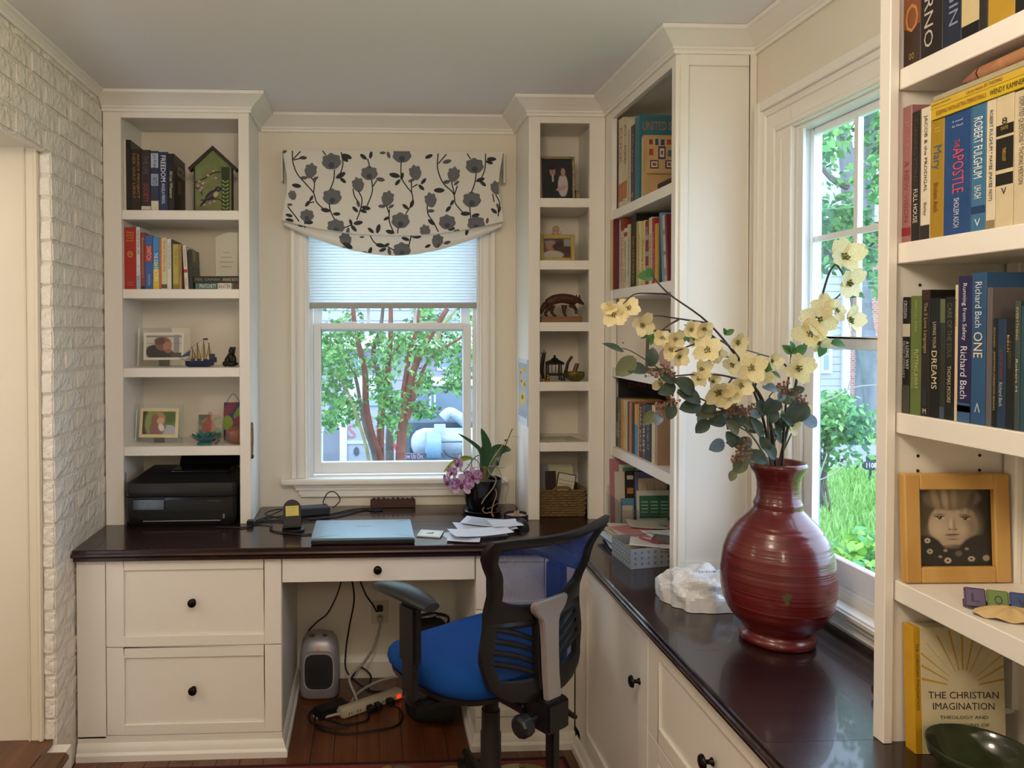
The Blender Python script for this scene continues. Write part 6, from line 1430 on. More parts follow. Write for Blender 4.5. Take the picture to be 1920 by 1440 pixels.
for s in (-1, 1):
    for k in range(4):
        z1_ = .726-.031*k; z0_ = z1_-.055
        q = [(s*(.035+(hw(.66)-.055)*t), z0_+(z1_-z0_)*t+.006*math.sin(PI*t)) for t in (0, .25, .5, .75, 1)]
        MB().tube([BS(x, max(.572, z), .014) for x, z in q], [.007, .0075, .008, .0085, .009], 8).build('back_slat', M_CB, chair, smooth=True, world=False)
MB().loft([[BS(-.036, z, .006), BS(.036, z, .006), BS(.032, z, .03), BS(-.032, z, .03)] for z in (.535, .60, .66, .70, .735)]).build('back_spine', M_CB, chair, bevel=.003, world=False)
# silver support bracket with its T head
def sil(z, w_, o0=.034, o1=.050): return [(-w_, interp(YC, z)-o0, z), (w_, interp(YC, z)-o0, z), (w_*.86, interp(YC, z)-o1, z), (-w_*.86, interp(YC, z)-o1, z)]
MB().loft([sil(z, w_) for z, w_ in ((.512, .032), (.58, .032), (.66, .033), (.715, .036), (.735, .042), (.748, .058), (.760, .070), (.775, .074), (.787, .070), (.790, .060))]).build('back_bracket', M_SIL, chair, bevel=.003, seg=2, smooth=40, world=False)
# mechanism under the seat
MB().box(-.045, .045, -.270, -.18, .425, .512).build('tilt_housing', M_CB, chair, bevel=.008, seg=2, world=False)
MB().box(-.017, .017, -.26, -.23, .315, .43).build('tilt_stem', M_CB, chair, bevel=.006, seg=2, world=False)
MB().box(-.06, .06, -.19, .14, .455, .485).build('mechanism', M_CB, chair, bevel=.006, world=False)
MB().tube([(-.045, -.225, .46), (-.075, -.225, .455)], .012, 10).build('knob_shaft', M_CB, chair, world=False)
MB().lathe([(0, 0), (.026, 0), (.031, .006), (.031, .034), (.024, .042), (0, .042)], 10, M=Matrix.Translation((-.075, -.225, .455)) @ Matrix.Rotation(R(-90), 4, 'Y')).build('tension_knob', mat('knob grey black', '1d2026', .35), chair, bevel=.002, world=False)
MB().tube(spline([(.045, -.215, .46), (.075, -.215, .45), (.10, -.22, .427), (.118, -.225, .413)], 4), _lerp([.010, .011, .014, .012], 13), 8, flat=.6).build('lever', M_CB, chair, smooth=True, world=False)
# seat
def sring(s, z, zf=0):
    out = []
    for k in range(40):
        a_ = 2*PI*k/40; c_, s_ = math.cos(a_), math.sin(a_); e_ = 2/3.4
        x = .262*s*math.copysign(abs(c_)**e_, c_); y = .055+.22*s*math.copysign(abs(s_)**e_, s_)
        x *= 1-.10*max(0, -y/.25)
        front_ = max(0, (y-.11)/.17)
        out.append((x, y, z-zf*front_**2+.010*(x/.25)**2*(1 if zf else 0)))
    return out
MB().loft([sring(.93, .505), sring(.985, .515, .02), sring(1.0, .535, .03), sring(.985, .558, .035), sring(.94, .572, .04), sring(.80, .580, .035), sring(.5, .576, .02), sring(.15, .573, .005)]).build('seat', M_SEAT, chair, smooth=70, world=False)
MB().loft([sring(.80, .485), sring(.95, .494), sring(.955, .508)]).build('seat_pan', M_CB, chair, smooth=50, world=False)
# arms
for s in (-1, 1):
    def aring(t, s=s):
        y = -.085+.235*t; w_ = .043*math.sin(PI*(.1+.8*t))**.45*(1.08-.16*t); cx_ = s*(.300+.012*t); h_ = .019*math.sin(PI*(.08+.84*t))**.4; zc_ = .782+.012*math.sin(PI*t)
        return [(cx_+w_*math.cos(a_), y, zc_+h_*math.sin(a_)) for a_ in [2*PI*k/14 for k in range(14)]]
    MB().loft([aring(k/10) for k in range(11)]).build('arm_pad', mat('arm pad rubber', '22262b', .38), chair, smooth=60, world=False)
    MB().loft([[(s*.318, -.03, z), (s*.318, .045, z), (s*.287, .045, z), (s*.287, -.03, z)] for z in (.60, .768)]).build('arm_post', M_CB, chair, bevel=.008, seg=2, smooth=50, world=False)
    MB().loft([[(s*.313, -.02, z), (s*.313, .035, z), (s*.292, .035, z), (s*.292, -.02, z)] for z in (.50, .61)]).build('arm_slider', M_CB, chair, bevel=.004, world=False)
    MB().tube(spline([(s*.303, .008, .53), (s*.303, .008, .492), (s*.27, .006, .477), (s*.2, 0, .476), (s*.05, 0, .474)], 4), .02, 8, flat=.5).build('arm_bracket', M_CB, chair, smooth=True, world=False)
# column, star base and casters
MB().lathe([(0, .30), (.024, .30), (.024, .46), (0, .46)], 20).build('gas_piston', mat('dark steel', '26262a', .3, metal=.6), chair, smooth=50, world=False)
MB().lathe([(0, .10), (.034, .10), (.034, .20), (.031, .205), (.031, .31), (.028, .315), (.028, .38), (0, .38)], 24).build('column_cover', M_CB, chair, smooth=50, world=False)
MB().lathe([(0, .065), (.045, .065), (.05, .08), (.047, .115), (.034, .125), (0, .125)], 24).build('hub', M_CB, chair, smooth=50, world=False)
for k in range(5):
    a_ = 2*PI*k/5+R(62); d_ = Vector((math.cos(a_), math.sin(a_), 0)); n_ = Vector((-d_.y, d_.x, 0))
    rings = []
    for r_, w_, z0, z1 in ((.035, .026, .07, .115), (.15, .022, .075, .112), (.27, .017, .072, .092), (.315, .014, .070, .085)):
        c_ = d_*r_; rings.append([c_-n_*w_+Vector((0, 0, z0)), c_+n_*w_+Vector((0, 0, z0)), c_+n_*w_*.7+Vector((0, 0, z1)), c_-n_*w_*.7+Vector((0, 0, z1))])
    MB().loft(rings).build('base_leg', M_CB, chair, bevel=.004, seg=2, smooth=50, world=False)
    c_ = d_*.30
    ca = MB().tube([c_+Vector((0, 0, .045)), c_+Vector((0, 0, .075))], .007, 8)
    ca.tube([c_-n_*.006+Vector((0, 0, .03)), c_+n_*.006+Vector((0, 0, .03))], .024, 14)
    cas_ = ca.build('caster', M_CB, chair, smooth=40, world=False)
    for s in (-1, 1): MB().tube([c_+n_*(s*.008)+Vector((0, 0, .0285)), c_+n_*(s*.026)+Vector((0, 0, .0285))], .028, 18).build('wheel', mat('caster wheel', '1b1b1e', .45), cas_, smooth=40, world=False)
# ================================================================== UNDER THE DESK
ht = thing('space_heater', 'small silver ceramic space heater under the desk', 'heater', (-.205, 3.135, 0))
M_HT = mat('heater silver', 'a6a6aa', .35, metal=.35); M_HG = mat('heater dark', '2a2a2e', .5)
def hring(z, hw_, yf, yb): return [(-.205+hw_*math.cos(a_)*1.0, (yf+yb)/2+(yb-yf)/2*math.copysign(abs(math.sin(a_))**.7, math.sin(a_)), z) for a_ in [2*PI*k/28 for k in range(28)]]
def sq(z, hw_, yf, yb):
    o_ = []
    for k in range(28):
        a_ = 2*PI*k/28; c_, s_ = math.cos(a_), math.sin(a_)
        o_.append((-.205+hw_*math.copysign(abs(c_)**.45, c_), (yf+yb)/2+(yb-yf)/2*math.copysign(abs(s_)**.55, s_), z))
    return o_
MB().loft([sq(.004, .07, 3.075, 3.19), sq(.02, .08, 3.06, 3.2), sq(.10, .084, 3.058, 3.205), sq(.18, .082, 3.066, 3.20), sq(.225, .074, 3.076, 3.195), sq(.25, .058, 3.09, 3.185), sq(.262, .03, 3.11, 3.165)]).build('body', M_HT, ht, smooth=60)
fp_ = [(-.205+.066*math.copysign(abs(math.cos(a_))**.5, math.cos(a_)), .130+.080*math.copysign(abs(math.sin(a_))**.5, math.sin(a_))) for a_ in [2*PI*k/32 for k in range(32)]]
slab(MB(), fp_, 3.0535, 3.07).build('grille_frame', mat('heater bezel', 'b4b4b8', .3, metal=.4), ht, bevel=.003)
fp2 = [(-.205+(x+.205)*.88, .130+(z-.130)*.9) for x, z in fp_]
slab(MB(), fp2, 3.0525, 3.06).build('grille', M_HG, ht)
for k in range(9): MB().box(-.243+k*.0088, -.243+k*.0088+.003, 3.050, 3.053, .078, .165).build('grille_bar', mat('grille bar', '17171a', .5), ht)
MB().box(-.250, -.160, 3.0505, 3.0535, .09, .094).box(-.250, -.160, 3.0505, 3.0535, .12, .124).box(-.250, -.160, 3.0505, 3.0535, .15, .154).build('grille_crossbars', M_HG, ht)
for x in (-.235, -.183):
    MB().lathe([(0, 0), (.016, 0), (.015, .012), (.008, .016), (0, .016)], 18, (x, 3.115, .248)).build('dial', mat('chrome dial', '9a9a9e', .2, metal=.8), ht, smooth=50)
MB().box(-.208, -.203, 3.066, 3.070, .212, .217).build('indicator', mat('red lamp', '8a1c18', .3, emit='ff2010', estr=.6), ht)
# outlet with plugs
ol = thing('wall_outlet', 'cream double wall outlet under the desk', 'outlet', (.05, YB, .285))
MB().box(.012, .087, YB-.005, YB, .235, .337).build('plate', mat('outlet plate', 'cfc6b2', .4), ol, bevel=.002)
for z in (.263, .309): MB().lathe([(0, 0), (.016, 0), (.016, .002), (0, .002)], 16, M=Matrix.Translation((.05, YB-.005, z)) @ Matrix.Rotation(R(90), 4, 'X')).build('socket', mat('socket cream', 'b8ae98', .4), ol)
UW = lambda px, py, yy: at(px, py, Y=yy)
GK = 'cords under the desk'
MB_p = tag(MB().cbox((.05, YB-.020, .309), (.026, .026, .022)).build('plug', M_BLACK, None, bevel=.003), 'black plug in the upper wall socket', 'plug')
tag(MB().cbox((.05, YB-.020, .263), (.022, .026, .02)).build('plug', mat('grey plug', 'a8a49c', .5), None, bevel=.003), 'grey plug in the lower wall socket', 'plug')
def cord(pts, r, lb, m=M_RUBBER): return cable('cable', pts, r, lb, m, 'cable', GK)
M_GC = mat('grey white cord', 'a39e96', .5)
cord([UW(640, 1088, 3.1), UW(632, 1115, 3.15), UW(614, 1150, 3.2), UW(592, 1168, 3.22), UW(577, 1190, 3.23), Vector((-.22, 3.225, .15)), Vector((-.2, 3.215, .06))], .003, 'thin black cord dropping behind the heater')
cord([UW(660, 1088, 3.1), UW(664, 1125, 3.15), UW(655, 1175, 3.2), UW(648, 1225, 3.2), UW(652, 1262, 3.17), Vector((.0, 3.12, .012))], .0035, 'thick black cord dropping to the floor by the baseboard')
cord([UW(675, 1088, 3.1), UW(686, 1115, 3.2), UW(700, 1135, 3.25), Vector((.035, YB-.035, .302)), Vector((.045, YB-.03, .306))], .0035, 'black cord running into the wall socket')
cord([Vector((.05, YB-.032, .258)), UW(711, 1180, 3.24), UW(700, 1215, 3.2), UW(680, 1245, 3.13), UW(655, 1272, 3.08), Vector((-.05, 3.02, .008)), Vector((-.17, 2.985, .006)), Vector((-.215, 2.955, .006)), Vector((-.20, 2.925, .006)), Vector((-.125, 2.93, .018)), Vector((-.105, 2.94, .02))], .0055, 'grey cord from the wall socket to the power strip', M_GC)
ps = thing('power_strip', 'cream power strip with lit red switch under the desk', 'power strip', (.01, 3.015, 0), R(33))
MB().loft([[(-.15+i_, -.026+j_, z), (.15-i_, -.026+j_, z), (.15-i_, .026-j_, z), (-.15+i_, .026-j_, z)] for i_, j_, z in ((.004, .003, .002), (0, 0, .008), (0, 0, .03), (.008, .008, .039))]).build('body', mat('power strip plastic', 'b3a992', .45), ps, bevel=.005, seg=2, smooth=60, world=False)
for x in (-.115, -.075, -.035, .005, .045, .085):
    for dx in (-.006, .006): MB().box(x+dx-.0012, x+dx+.0012, -.0275, -.0262, .014, .024).build('slot', M_BLACK, ps, world=False)
for x in (-.03, .005, .065): MB().box(x-.013, x+.013, -.062, -.0275, .008, .032).build('plug', M_BLACK, ps, bevel=.003, world=False)
MB().box(.108, .130, -.030, -.0262, .012, .028).build('switch', mat('red switch', 'b02a10', .4, emit='ff3a10', estr=1.2), ps, bevel=.002, world=False)
bk = thing('power_adapter', 'black power brick on the floor by the power strip', 'adapter', (-.15, 2.97, 0), R(35))
MB().box(-.07, .07, -.03, .03, .001, .036).build('brick_case', M_BLACK, bk, bevel=.005, seg=2, world=False)
cord([Vector((.15, 3.09, .03)), Vector((.19, 3.14, .035)), Vector((.14, 3.2, .035)), Vector((.04, 3.17, .03)), Vector((-.04, 3.1, .02)), Vector((-.07, 3.05, .006))], .0055, 'grey cord looping behind the power strip', M_GC)
cord([Vector((.0, 2.955, .012)), Vector((-.01, 2.90, .005)), Vector((-.09, 2.875, .005)), Vector((-.14, 2.9, .005)), Vector((-.19, 2.93, .005))], .004, 'black cord in front of the power strip')
cord([Vector((-.21, 2.945, .014)), Vector((-.2, 2.86, .005)), Vector((-.1, 2.81, .005)), Vector((.04, 2.83, .005)), Vector((.11, 2.86, .005)), Vector((.135, 2.93, .005)), Vector((.125, 2.98, .006)), Vector((.10, 3.0, .012))], .004, 'long black cord looping across the floor')
cord([Vector((-.19, 3.03, .006)), Vector((-.235, 2.97, .006)), Vector((-.225, 2.90, .006)), Vector((-.17, 2.86, .006)), Vector((-.08, 2.855, .006))], .004, 'black cord curling left of the power brick')
cord([Vector((-.08, 3.2, .02)), Vector((-.04, 3.24, .06)), Vector((.01, 3.22, .03)), Vector((.0, 3.15, .006)), Vector((.06, 3.13, .006)), Vector((.12, 3.16, .006))], .004, 'black cord curled against the baseboard')
# backpack
bp_ = thing('backpack', 'black backpack slumped on the floor behind the chair', 'backpack', (.25, 2.98, 0))
M_BAG = mat('black nylon', '0f0f11', .7, bump=.5, bscale=60)
def bring(z, hx, hy, cx=.25, cy=2.98): return [(cx+hx*math.copysign(abs(math.cos(a_))**.6, math.cos(a_)), cy+hy*math.copysign(abs(math.sin(a_))**.6, math.sin(a_)), z) for a_ in [2*PI*k/24 for k in range(24)]]
MB().loft([bring(.002, .09, .10), bring(.03, .105, .125), bring(.14, .105, .12), bring(.24, .10, .10), bring(.32, .085, .075), bring(.36, .05, .04)]).build('body', M_BAG, bp_, smooth=70)
MB().loft([bring(.03, .075, .03, .26, 2.855), bring(.05, .085, .04, .26, 2.855), bring(.14, .08, .035, .26, 2.862), bring(.17, .06, .02, .26, 2.87)]).build('front_pocket', M_BAG, bp_, smooth=70)
MB().tube(spline([(.20, 2.98, .33), (.19, 2.97, .375), (.25, 2.97, .395), (.32, 2.97, .38), (.31, 2.98, .33)], 5), .010, 8, flat=.5).build('strap', M_BAG, bp_, smooth=True)
MB().tube([(.24, 2.97, .385), (.27, 2.97, .392)], .016, 8, flat=.7).build('buckle', M_BLACK, bp_)
# rug
rg = thing('rug', 'maroon patterned rug under the chair', 'rug', (-.1, 1.75, 0))
M_RUG = mat('rug wool', '7a3a34', .95, bump=.6, bscale=300, mottle=.12, mscale=40)
MB().box(-.92, .70, .9, 2.612, .0005, .0065).build('pile', M_RUG, rg)
M_RB = mat('rug border wool', '3a1416', .95, bump=.6, bscale=300)
for (x0, x1, y0, y1) in ((-.922, .702, 2.602, 2.617), (-.922, .702, .895, .91), (.687, .703, .91, 2.602), (-.923, -.907, .91, 2.602)): MB().box(x0, x1, y0, y1, .0005, .009).build('border', M_RB, rg, bevel=.002)
random.seed(11)
for k in range(46):
    x = random.uniform(-.85, .63); y = random.choice((2.53, 2.5, 2.45, 2.36, 2.25, 2.1, 1.9, 1.7, 1.5, 1.2)); cc = random.choice(('8a7c34', 'a89a80', '6a2a2c', '4a4a52', '96704a'))
    if k < 5: x, y, cc = ((.06, 2.56, '8a7c34'), (.13, 2.565, '6a6a5a'), (.50, 2.56, 'a8a080'), (.57, 2.555, '8a7c44'), (.3, 2.56, '8a7c44'))[k]
    a_ = random.uniform(0, PI); pts = [(x+.055*math.cos(t)*math.cos(a_)-.022*math.sin(t)*math.sin(a_), y+.055*math.cos(t)*math.sin(a_)*.6+.022*math.sin(t)*math.cos(a_)) for t in [2*PI*i/12 for i in range(12)]]
    pts = [(px_, min(py_, 2.598)) for px_, py_ in pts]
    MB().prism(pts, .006, .0072+.0001*k/46).build('motif', mat('rug motif', cc, .95), rg)
# ================================================================== RED VASE AND FLOWERS
VC = Vector((1.02, 1.81, ZT))
vs_ = thing('vase', 'large red ridged ceramic vase on the right worktop', 'vase', VC)
def _vase():
    m = bpy.data.materials.new('red ridged glaze'); m.use_nodes = True; nt = m.node_tree; b = nt.nodes['Principled BSDF']; L = nt.links.new
    tc = nt.nodes.new('ShaderNodeTexCoord'); mp = nt.nodes.new('ShaderNodeMapping'); mp.inputs['Scale'].default_value = (1.2, 1.2, 110)
    n = nt.nodes.new('ShaderNodeTexNoise'); n.inputs['Scale'].default_value = 1.6; n.inputs['Detail'].default_value = 5; n.inputs['Distortion'].default_value = .3
    L(tc.outputs['Object'], mp.inputs[0]); L(mp.outputs[0], n.inputs['Vector'])
    r = nt.nodes.new('ShaderNodeValToRGB'); r.color_ramp.elements[0].color = H('521313'); r.color_ramp.elements[1].color = H('641919'); r.color_ramp.elements[0].position = .35; r.color_ramp.elements[1].position = .65
    L(n.outputs['Fac'], r.inputs[0]); L(r.outputs[0], b.inputs['Base Color'])
    bp = nt.nodes.new('ShaderNodeBump'); bp.inputs['Strength'].default_value = .35; bp.inputs['Distance'].default_value = .004; L(n.outputs['Fac'], bp.inputs['Height']); L(bp.outputs[0], b.inputs['Normal'])
    b.inputs['Roughness'].default_value = .26; b.inputs['Coat Weight'].default_value = .3
    return m
M_VASE = _vase()
random.seed(5)
prof = [(.0, 0), (.080, 0), (.0865, .006), (.0875, .014), (.083, .022), (.076, .027), (.078, .034), (.088, .045), (.103, .060), (.116, .078), (.1255, .10), (.131, .13), (.1325, .162), (.130, .195), (.1245, .228), (.114, .258), (.099, .284), (.082, .304), (.068, .318), (.058, .328), (.0545, .336), (.0575, .342), (.0545, .348), (.050, .36), (.0485, .38), (.050, .40), (.055, .415), (.0625, .427), (.0655, .434), (.0655, .443), (.062, .447), (.056, .444), (.050, .43), (.046, .40), (.045, .36), (.05, .33), (0, .32)]
pf = []
for (a, b) in zip(prof, prof[1:]):
    nseg = max(1, int(abs(b[1]-a[1])/.0035)) if a[0] > .08 and b[0] > .08 and a[1] < .31 else 1
    for k in range(nseg):
        t = k/nseg; r_ = a[0]+(b[0]-a[0])*t
        pf.append((r_+(random.uniform(-.0006, .0006) if nseg > 1 else 0), a[1]+(b[1]-a[1])*t))
pf.append(prof[-1])
MB().lathe(pf, 72, VC, cap=False).build('body', M_VASE, vs_, smooth=80)
chm = MB()
ca = R(250)
for (da, dz, rr) in ((-.02, .150, .010), (.03, .155, .008), (.0, .138, .006)):
    d_ = Vector((math.cos(ca+da), math.sin(ca+da), 0)); t_ = Vector((-d_.y, d_.x, 0))
    p_ = VC+d_*.1322+Vector((0, 0, dz)); n_ = 9
    chm.add([p_+(t_*math.cos(2*PI*i/n_)+Vector((0, 0, 1))*math.sin(2*PI*i/n_)*1.2)*rr*.8*(1+.3*math.sin(i*2.1))+d_*.0008 for i in range(n_)], [list(range(n_))])
chm.build('glaze_chip', mat('olive glaze patch', '4c4626', .4), vs_, fixn=False)
F7 = lambda X, Y_, y=1.81: at(1120+X/2.88, 420+Y_/2.88, Y=y)
S7 = 1.81/1400/2.88      # metres per zoom pixel at the vase
M_STEM = mat('dark flower stem', '3c2a26', .6); M_GST = mat('eucalyptus stem', '5a5a44', .6)
def _pet(c1, c2, nm):
    m = bpy.data.materials.new(nm); m.use_nodes = True; nt = m.node_tree; b = nt.nodes['Principled BSDF']; o = nt.nodes['Material Output']; L = nt.links.new
    tc = nt.nodes.new('ShaderNodeTexCoord'); n = nt.nodes.new('ShaderNodeTexNoise'); n.inputs['Scale'].default_value = 28; r = nt.nodes.new('ShaderNodeValToRGB')
    r.color_ramp.elements[0].color = H(c1); r.color_ramp.elements[1].color = H(c2); r.color_ramp.elements[0].position = .38; r.color_ramp.elements[1].position = .62
    L(tc.outputs['Object'], n.inputs['Vector']); L(n.outputs['Fac'], r.inputs[0]); L(r.outputs[0], b.inputs['Base Color']); b.inputs['Roughness'].default_value = .6
    t = nt.nodes.new('ShaderNodeBsdfTranslucent'); L(r.outputs[0], t.inputs[0]); mx = nt.nodes.new('ShaderNodeMixShader'); mx.inputs[0].default_value = .35
    L(b.outputs[0], mx.inputs[1]); L(t.outputs[0], mx.inputs[2]); L(mx.outputs[0], o.inputs[0])
    return m
M_PET = _pet('d8c27a', 'efe7c4', 'pale yellow petal'); M_CEN = mat('green flower centre', '6c6828', .7)
M_DLEAF = _pet('3f6a34', '557f45', 'green silk leaf'); M_ELEAF = _pet('36453c', '4c5c4e', 'eucalyptus leaf'); M_BLEAF = _pet('71889a', '8b9dac', 'blue grey leaf'); M_OLF = _pet('5e6446', '707454', 'olive leaf')
M_SEED = mat('brown seeds', '7a5a48', .7)
def petal_mesh(seed):
    rnd = random.Random(seed); cup = rnd.uniform(.1, .4); tw = rnd.uniform(-.15, .15)
    def fn(u, v):
        w_ = .53*(math.sin(PI*min(1, .08+.80*v**.8))**.8)*(1-.10*v); x = (u-.5)*2*w_
        notch = -.10*v**6*max(0, 1-abs(u-.5)*6)
        return Vector((x, .06+v*(.98+notch), cup*v*v*.6+.22*x*x-.25*max(0, v-.75)+tw*x*v))
    m_ = MB().grid(fn, 6, 6)
    me = bpy.data.meshes.new('petal'); me.from_pydata([tuple(p) for p in m_.v], [], m_.f); me.polygons.foreach_set('use_smooth', [True]*len(me.polygons)); me.materials.append(M_PET)
    return me
PETS = [petal_mesh(k) for k in range(6)]
cm = MB()
for k in range(9):
    a_ = k*2.4; r_ = .075*math.sqrt(k); cm.ell((r_*math.cos(a_), r_*math.sin(a_), .1), (.055, .055, .13), 6, 4)
CEN = bpy.data.meshes.new('blossom'); CEN.from_pydata([tuple(p) for p in cm.v], [], cm.f); CEN.materials.append(M_CEN); CEN.polygons.foreach_set('use_smooth', [True]*len(CEN.polygons))
def blossom(parent, c, r, face, spin, rnd):
    o = bpy.data.objects.new('blossom', CEN); COL.objects.link(o); o.parent = parent
    q = Vector((0, 0, 1)).rotation_difference(Vector(face).normalized()) @ Euler((0, 0, spin)).to_quaternion()
    o.location = Vector(c)-ORG[parent.name]; o.rotation_mode = 'QUATERNION'; o.rotation_quaternion = q; r *= 1.12; o.scale = (r, r, r)
    for k in range(4):
        p = bpy.data.objects.new('petal', PETS[rnd.randrange(6)]); COL.objects.link(p); p.parent = o
        s_ = rnd.uniform(.9, 1.1); p.scale = (s_, s_, s_); p.rotation_euler = (rnd.uniform(-.05, .6), rnd.uniform(-.12, .12), PI/2*k+rnd.uniform(-.12, .12))
def leaf_mesh(m_, wid, pt):
    def fn(u, v):
        w_ = wid*math.sin(PI*min(1, .04+.96*v))**pt if v < .999 else 0.002; x = (u-.5)*2*w_
        return Vector((x, v, .25*abs(x)+.10*math.sin(PI*v)))
    b_ = MB().grid(fn, 4, 7); me = bpy.data.meshes.new('leaf'); me.from_pydata([tuple(p) for p in b_.v], [], b_.f); me.polygons.foreach_set('use_smooth', [True]*len(me.polygons)); me.materials.append(m_)
    return me
LM = {'d': leaf_mesh(M_DLEAF, .30, .9), 'e': leaf_mesh(M_ELEAF, .33, .65), 'b': leaf_mesh(M_BLEAF, .36, .65), 'o': leaf_mesh(M_OLF, .34, .65), 'n': leaf_mesh(M_ELEAF, .14, .8)}
def leaf(parent, base, tip, kind, roll=0):
    base, tip = Vector(base), Vector(tip); d = tip-base; L_ = d.length
    if L_ < 1e-4: return
    y = d.normalized(); z = Vector((0, -1, .35)); z = (z-y*z.dot(y)).normalized(); x = y.cross(z)
    M_ = Matrix((x, y, z)).transposed() @ Matrix.Rotation(roll, 3, 'Y')
    o = bpy.data.objects.new('leaf', LM[kind]); COL.objects.link(o); o.parent = parent
    o.location = base-ORG[parent.name]; o.rotation_euler = M_.to_euler(); o.scale = (L_, L_, L_)
def branch(name, label, mains, r0, m_, group):
    root = thing(name, label, 'flower branch', F7(*mains[0][0]), 0, group)
    for i, P_ in enumerate(mains):
        q = spline([F7(*p) for p in P_], 5); n_ = len(q)
        MB().tube(q, [r0*(1-.6*k/(n_-1))*(1 if i == 0 else .65) for k in range(n_)], 6).build('stem', m_, root, smooth=True)
    return root
rd = random.Random(9)
GD = 'yellow dogwood branches in the red vase'; GE = 'eucalyptus sprigs in the red vase'
def y_of(k): return 1.81
A = branch('dogwood_branch', 'long dogwood branch reaching left across the pillar', [[(950, 1420, 1.81), (940, 1270, 1.805), (925, 1050, 1.79), (780, 760, 1.77), (600, 535, 1.75), (390, 380, 1.73), (300, 285, 1.72)], [(390, 380, 1.73), (290, 375, 1.72), (200, 380, 1.71), (140, 430, 1.70)], [(600, 535, 1.75), (430, 510, 1.73), (320, 495, 1.72), (250, 520, 1.71)], [(440, 515, 1.73), (380, 550, 1.72), (330, 590, 1.71)]], .0042, M_STEM, GD)
for (X, Y_, r) in ((85, 490, 58), (170, 455, 58), (240, 545, 62), (350, 615, 48), (65, 450, 40)): blossom(A, F7(X, Y_, 1.705), r*S7, (rd.uniform(-.6, .2), -1, rd.uniform(-.3, .4)), rd.uniform(0, 6), rd)
for (b_, t_) in (((300, 285), (210, 285)), ((300, 285), (265, 235)), ((300, 590), (235, 620)), ((300, 590), (285, 655)), ((470, 640), (440, 570))): leaf(A, F7(*b_, 1.72), F7(*t_, 1.71), 'd', rd.uniform(-.5, .5))
Bb = branch('dogwood_branch', 'dogwood branch crowded with blossoms in front of the pillar', [[(945, 1420, 1.805), (935, 1270, 1.795), (880, 1000, 1.75), (760, 720, 1.70), (640, 620, 1.67), (520, 650, 1.65), (420, 690, 1.64)], [(640, 620, 1.67), (560, 560, 1.66), (470, 545, 1.65)], [(760, 720, 1.70), (650, 720, 1.67), (560, 760, 1.65)]], .004, M_STEM, GD)
for (X, Y_, r) in ((395, 680, 52), (440, 715, 48), (505, 572, 50), (575, 565, 48), (595, 680, 68), (520, 615, 46), (650, 695, 44), (420, 620, 44)): blossom(Bb, F7(X, Y_, 1.65+rd.uniform(-.02, .02)), r*S7, (rd.uniform(-.5, .4), -1, rd.uniform(-.4, .5)), rd.uniform(0, 6), rd)
for (b_, t_) in (((690, 600), (680, 560)), ((690, 600), (740, 570)), ((500, 640), (430, 580))): leaf(Bb, F7(*b_, 1.66), F7(*t_, 1.655), 'd', rd.uniform(-.5, .5))
Cc = branch('dogwood_branch', 'dogwood branch spreading low over the vase mouth', [[(965, 1420, 1.805), (960, 1270, 1.79), (930, 1050, 1.74), (850, 880, 1.69), (730, 830, 1.66), (600, 810, 1.64), (420, 820, 1.63)], [(850, 880, 1.69), (870, 780, 1.68), (760, 650, 1.67)], [(730, 830, 1.66), (680, 900, 1.64), (640, 930, 1.63)]], .004, M_STEM, GD)
for (X, Y_, r) in ((755, 640, 55), (725, 762, 50), (830, 775, 68), (880, 815, 60), (560, 785, 52), (650, 905, 72), (775, 870, 58), (705, 925, 58), (620, 850, 46), (545, 835, 40), (340, 865, 46), (940, 740, 40)): blossom(Cc, F7(X, Y_, 1.65+rd.uniform(-.03, .02)), r*S7, (rd.uniform(-.5, .5), -1, rd.uniform(-.4, .5)), rd.uniform(0, 6), rd)
for (b_, t_) in (((910, 800), (950, 735)), ((930, 800), (990, 835)), ((880, 700), (860, 740))): leaf(Cc, F7(*b_, 1.66), F7(*t_, 1.655), 'd', rd.uniform(-.5, .5))
Dd = branch('dogwood_branch', 'upright dogwood branch with large blossoms against the window', [[(985, 1420, 1.81), (990, 1270, 1.81), (1040, 1050, 1.80), (1105, 700, 1.79), (1195, 450, 1.78), (1250, 270, 1.78), (1290, 215, 1.775), (1330, 190, 1.77)], [(1195, 450, 1.78), (1290, 400, 1.775), (1340, 340, 1.77)], [(1290, 215, 1.775), (1320, 260, 1.77), (1345, 310, 1.77)], [(1140, 600, 1.785), (1190, 560, 1.77)]], .0042, M_STEM, GD)
for (X, Y_, r, f_) in ((1335, 180, 92, (-.1, -1, .2)), (1355, 320, 82, (.2, -1, 0)), (1225, 440, 62, (-.3, -1, .5)), (1190, 520, 92, (-.1, -1, .2)), (1150, 590, 76, (-.5, -1, -.2)), (1360, 520, 84, (.4, -1, .2)), (1195, 640, 52, (0, -1, -.5)), (1290, 470, 60, (.2, -1, .5))): blossom(Dd, F7(X, Y_, 1.765+rd.uniform(-.02, .02)), r*S7*.98, f_, rd.uniform(0, 6), rd)
for (b_, t_) in (((1250, 640), (1340, 660)), ((1220, 640), (1195, 720)), ((1370, 370), (1445, 400)), ((1385, 300), (1440, 288)), ((1400, 370), (1370, 400))): leaf(Dd, F7(*b_, 1.775), F7(*t_, 1.77), 'd', rd.uniform(-.4, .4))
